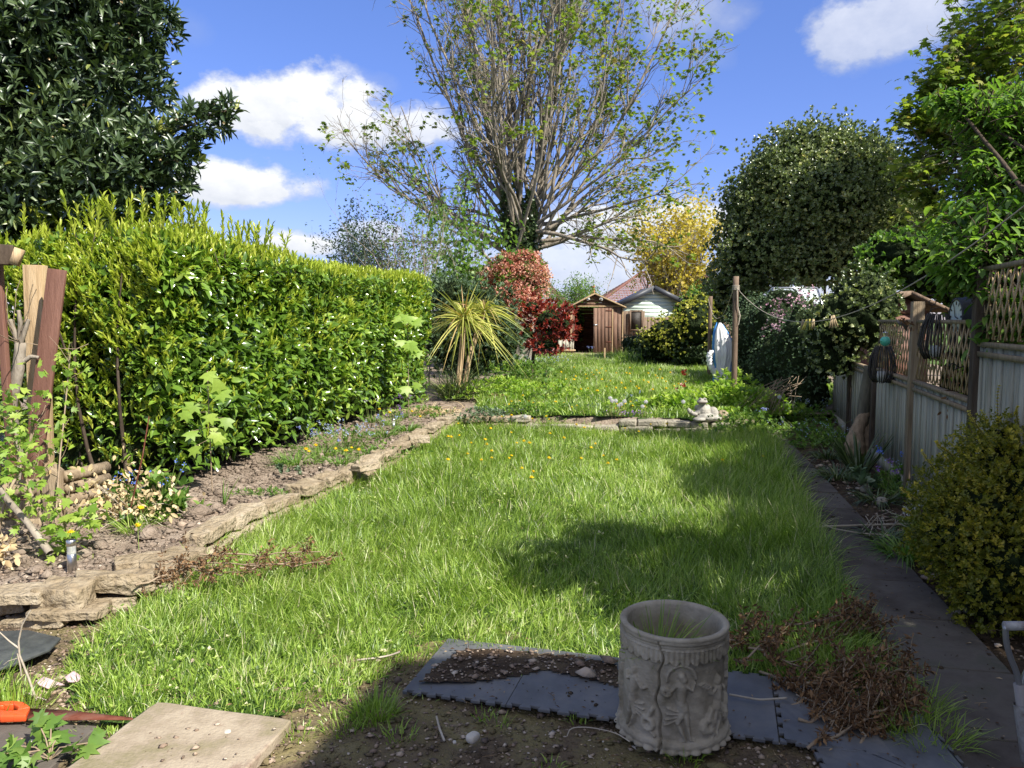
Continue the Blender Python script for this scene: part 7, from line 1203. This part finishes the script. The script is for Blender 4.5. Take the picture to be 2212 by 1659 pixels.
# plants behind the cross wall
for u, v, z, a_, lb in [(1085, 858, .2, 300, 'mass of fresh green leaves beside the palm foot'), (1070, 800, .2, 420, 'tall fresh green foliage between palm and red shrub'), (1120, 830, .2, 380, 'bright green leafy plants below the red shrub'), (1190, 868, .2, 200, 'green weeds behind the left part of the cross wall')]:
    clump('leafy_plant', lb, 'plant', u, v, z, 40, .25, .01, leafy=int(a_ * 1.5), rad=.3, hgt=.6 if a_ > 350 else .36, lf=.06, lmt='fresh_leaf' if a_ != 380 else 'green_leaf', wide=1.5)
clump('broad_leaf_plant', 'upright broad pale green leaves behind the cross wall near the palm', 'plant', 1115, 872, .18, 16, .32, .05, .07, 'fresh_leaf', (.05, .3)); clump('heather', 'low rusty pink cushion plant right of the palm foot', 'plant', 1075, 868, .18, 0, leafy=160, rad=.16, hgt=.14, lf=.02, lmt='dead_leaf')
clump('tulip_leaves', 'curled grey green tulip leaves behind the middle of the cross wall', 'plant', 1330, 872, .2, 26, .34, .035, .14, 'grey_leaf', (.3, 1.0), wide=1.6); clump('daffodil_leaves', 'folded daffodil leaves near the frog statue', 'plant', 1420, 880, .2, 40, .34, .014, .05, 'green_leaf', (.2, 1.0))
for u, v, w_, lb in [(1105, 893, 1.6, 'mauve cushion flowers on the wall near the palm'), (1135, 893, 1.2, 'lilac flowers trailing over the left gap of the wall'), (1288, 896, 1.0, 'small mauve flowers at the left of the middle wall stones'), (1350, 900, .8, 'magenta aubrieta spilling over the middle wall'), (1375, 898, 1.7, 'long bright magenta aubrieta patch on the cross wall')]:
    c = G(u, v, .19); t_ = thing('aubrieta', lb, 'flower', c, 'aubrieta cushions'); n = int(60 * w_); P = c + np.stack([rng.normal(size=n) * .1 * w_, rng.normal(size=n) * .05, rng.uniform(0, .05, n)], -1); mb = MB(); rosettes(mb, P, rdir(n, .8), 6, .02, .01, (.6, 1.4), T_QUAD); obj('leaves', mb, M['grey_leaf'], t_); P = P[: n * 2 // 3] + [0, -.02, .02]; mb = MB(); rosettes(mb, P, norm(rdir(len(P)) + [0, -.5, .7]), 4, .014, .011, (1.1, 1.5), T_QUAD); obj('flowers', mb, M['violet_fl'], t_)
clump('bluebells', 'small bluebell stalk above the middle of the cross wall', 'flower', 1373, 888, .18, 20, .18, .009, .05, nf=3, fh=.28, fm='blue_fl', grp='bluebell clumps'); clump('bluebells', 'pale bluebell clump at the corner where wall meets path', 'flower', 1640, 935, .05, 60, .22, .012, .08, nf=4, fh=.34, fm='blue_fl', grp='bluebell clumps')
clump('bluebells', 'bluebells in the tall grass right of the shed', 'flower', 1485, 795, .2, 30, .4, .02, .15, nf=5, fh=.55, fm='blue_fl', bells=10, fs=.02, grp='bluebell clumps'); clump('bluebells', 'few bluebells before the shed doorway', 'flower', 1278, 776, .25, 12, .2, .015, .08, nf=3, fh=.4, fm='blue_fl', fs=.02, grp='bluebell clumps'); clump('forget_me_nots', 'hazy blue flowers under the red leaved shrub', 'flower', 1165, 800, .2, 0, leafy=200, rad=.35, hgt=.3, lf=.05, nf=60, fh=.38, fm='sky_fl', bells=4, fs=.014, wide=1.6)
rp = lambda u, v, n, h, w_, lb: clump('raspberry_bush', lb, 'shrub', u, v, .18, 0, leafy=int(n * 1.4), rad=.2, hgt=h, lf=.085, lmt='fresh_leaf', wide=w_, grp='raspberry bushes')
rp(1455, 893, 90, .32, 1.3, 'lower raspberry leaves left of the frog statue'); rp(1565, 888, 190, .46, 1.6, 'dense raspberry leaves around the washing post foot'); rp(1625, 895, 140, .4, 1.3, 'raspberry leaves spilling toward the path right of the post'); rp(1580, 868, 120, .55, 1.4, 'taller raspberry shoots behind the frog statue')
t_ = clump('rose_shoot', 'thin reddish shoot with a few young leaves in the raised lawn', 'plant', 1475, 872, .2, 0, leafy=12, rad=.06, hgt=.6, lf=.06, lmt='red_leaf')
maple_bush('willowherb', 'slender upright leafy stalk behind the cross wall gap', [G(1178, 872, .2), PX(1180, 835, 11.9), PX(1180, 800, 11.9)], 40, .06, 'green_leaf', .03, rs=.004)
# right-hand border
clump('iris_clump', 'dark clump of upright sword leaves beside the path', 'plant', 1855, 1020, .01, 60, .5, .028, .1, 'spike_dark', (.0, .15)); clump('bluebells', 'deep blue bluebells before the fence post', 'flower', 1925, 1045, .01, 60, .22, .01, .1, nf=4, fh=.42, fm='alkanet', grp='bluebell clumps', fs=.014); clump('bluebells', 'low violet bluebells beside the woolly grey leaves', 'flower', 1915, 1055, .01, 50, .2, .01, .1, nf=6, fh=.26, fm='violet_fl', grp='bluebell clumps')
c = G(1875, 1060, .01); t_ = thing('woolly_plant', 'rosette of broad woolly grey green leaves by the fence', 'plant', c); mb = MB(); P = c + np.c_[rng.normal(size=(9, 2)) * .06, rng.uniform(.02, .14, 9)]; rosettes(mb, P, rdir(9, 2), 9, .1, .055, (.4, 1.3), T_OVAL); obj('leaves', mb, M['grey_leaf'], t_)
for u, v, n, L_, rd, lb in [(1810, 1035, 140, .3, .14, 'arching dark green leaves edging the path below the log carving'), (1900, 1085, 120, .22, .15, 'low strap leaves around the border stones'), (1945, 1070, 90, .22, .12, 'strap leaves at the foot of the fence post'), (1960, 1205, 170, .3, .13, 'drooping strap leaves at the path edge under the golden shrub'), (1910, 1168, 110, .2, .12, 'flattened green leaves by the dry cane end'), (1790, 990, 130, .25, .15, 'leaves and thin stems sprawling at the shaded path edge')]: clump('border_plant', lb, 'plant', u, v, .01, n, L_, .012, rd, 'spike_dark' if u < 1950 and n > 100 else 'green_leaf', (.3, 1.1), grp='strap leaved border plants')
for u, v, rd, h, n, w_, lb in [(1750, 945, .3, .2, 200, 1.2, 'dark leafy ground plants with tiny blue flowers beside the path'), (1720, 915, .3, .3, 220, 1.2, 'shaded ground plants further along the path'), (1785, 965, .22, .2, 160, 1.2, 'shaded forget me nots near the log carving'), (1700, 890, .35, .35, 220, 1.3, 'dark weeds at the far end of the path'), (1950, 1050, .1, .22, 60, 1, 'small blue forget me nots at the fence post foot')]: clump('forget_me_nots', lb, 'flower', u, v, .01, 0, leafy=n, rad=rd, hgt=h, lf=.05, lmt='green_leaf', nf=int(n * .14), fh=h * 1.15, fm='sky_fl', bells=3, fs=.010, wide=w_)
clump('white_bluebells', 'bright white bluebells at the left edge of the golden shrub', 'flower', 2010, 1150, .01, 70, .26, .012, .1, 'green_leaf', (.2, .9), nf=7, fh=.24, fm='white_fl', bells=12, fs=.016, wide=1.4)
for u, v, s_, lb in [(1905, 1090, .09, 'rounded grey stone at the border edge'), (1870, 1062, .07, 'small rounded stone beside the woolly leaves'), (2065, 1325, .05, 'largest pebble at the path corner under the golden shrub'), (2082, 1322, .04, 'smooth pale pebble at the corner of the path')]:
    c = G(u, v, .01); mb = MB(); stone(mb, c + [0, 0, s_ * .3], (s_ * 1.4, s_, s_ * .8), u, seed=u, rough=.08, k=2.6, n=8); tag(obj('border_stone', mb, M['stone_grey']), lb, 'stone')
M['trunk_moss'] = pmat('trunk_moss', G3((.05, .05, .035), (.11, .10, .075), (.18, .17, .13)), 9, .9, .8, 30, .2, stretch=(1, 1, .3))
c = G(1868, 985, 0) + [.05, .12, 0]; mb = MB(); trunk_mb(mb, [c, c + [0, 0, .7], PX(1878, 790, c[1])], .075, .06, 10); tag(obj('mossy_trunk', mb, M['trunk_moss']), 'mossy grey tree trunk rising behind the leaning log carving', 'tree')
q = np.array([[PX(1700 + rng.normal() * 15, 850 + rng.uniform(-40, 10), 11.6), PX(1650 + rng.normal() * 30, 885 + rng.uniform(-20, 15), 11.2)] for _ in range(30)]); q = np.stack([q[:, 0], q.mean(1) + [0, 0, .08], q[:, 1]], 1); mb = MB(); tubes(mb, q, np.full((30, 3), .004), 4); tag(obj('stem_tangle', mb, M['twig'], origin=G(1690, 880, 0)), 'bare arching brown stems under the dark hedge at the path end', 'dead stems')

for k_, (u, v, n, h, mt, lb) in enumerate([(1050, 897, 90, .16, 'grey_leaf', 'low grey leaves just behind the left end of the cross wall'), (1130, 893, 120, .2, 'green_leaf', 'leafy weeds filling the left gap of the cross wall'), (1175, 892, 120, .18, 'fresh_leaf', 'bright weeds spilling between the cross wall stones'), (1225, 893, 110, .2, 'green_leaf', 'weeds at the lowest part of the cross wall'), (1270, 890, 90, .16, 'grey_leaf', 'grey green cushion leaves left of the middle wall stones'), (1315, 886, 110, .2, 'fresh_leaf', 'fresh leaves behind the middle of the cross wall'), (1400, 888, 120, .2, 'green_leaf', 'green leaves behind the aubrieta patch'), (1445, 892, 130, .24, 'fresh_leaf', 'fresh leafy weeds left of the frog statue'), (1570, 905, 90, .2, 'fresh_leaf', 'leaves hanging over the right end of the cross wall'), (1610, 920, 120, .26, 'green_leaf', 'leafy mound at the corner of cross wall and path')]):
    clump('wall_weeds', lb, 'plant', u, v + 9, .13, 30, .22, .008, leafy=int(n * 1.7), rad=.19, hgt=h * 1.1, lf=.045, lmt=mt, wide=1.4, grp='weeds along the cross wall')
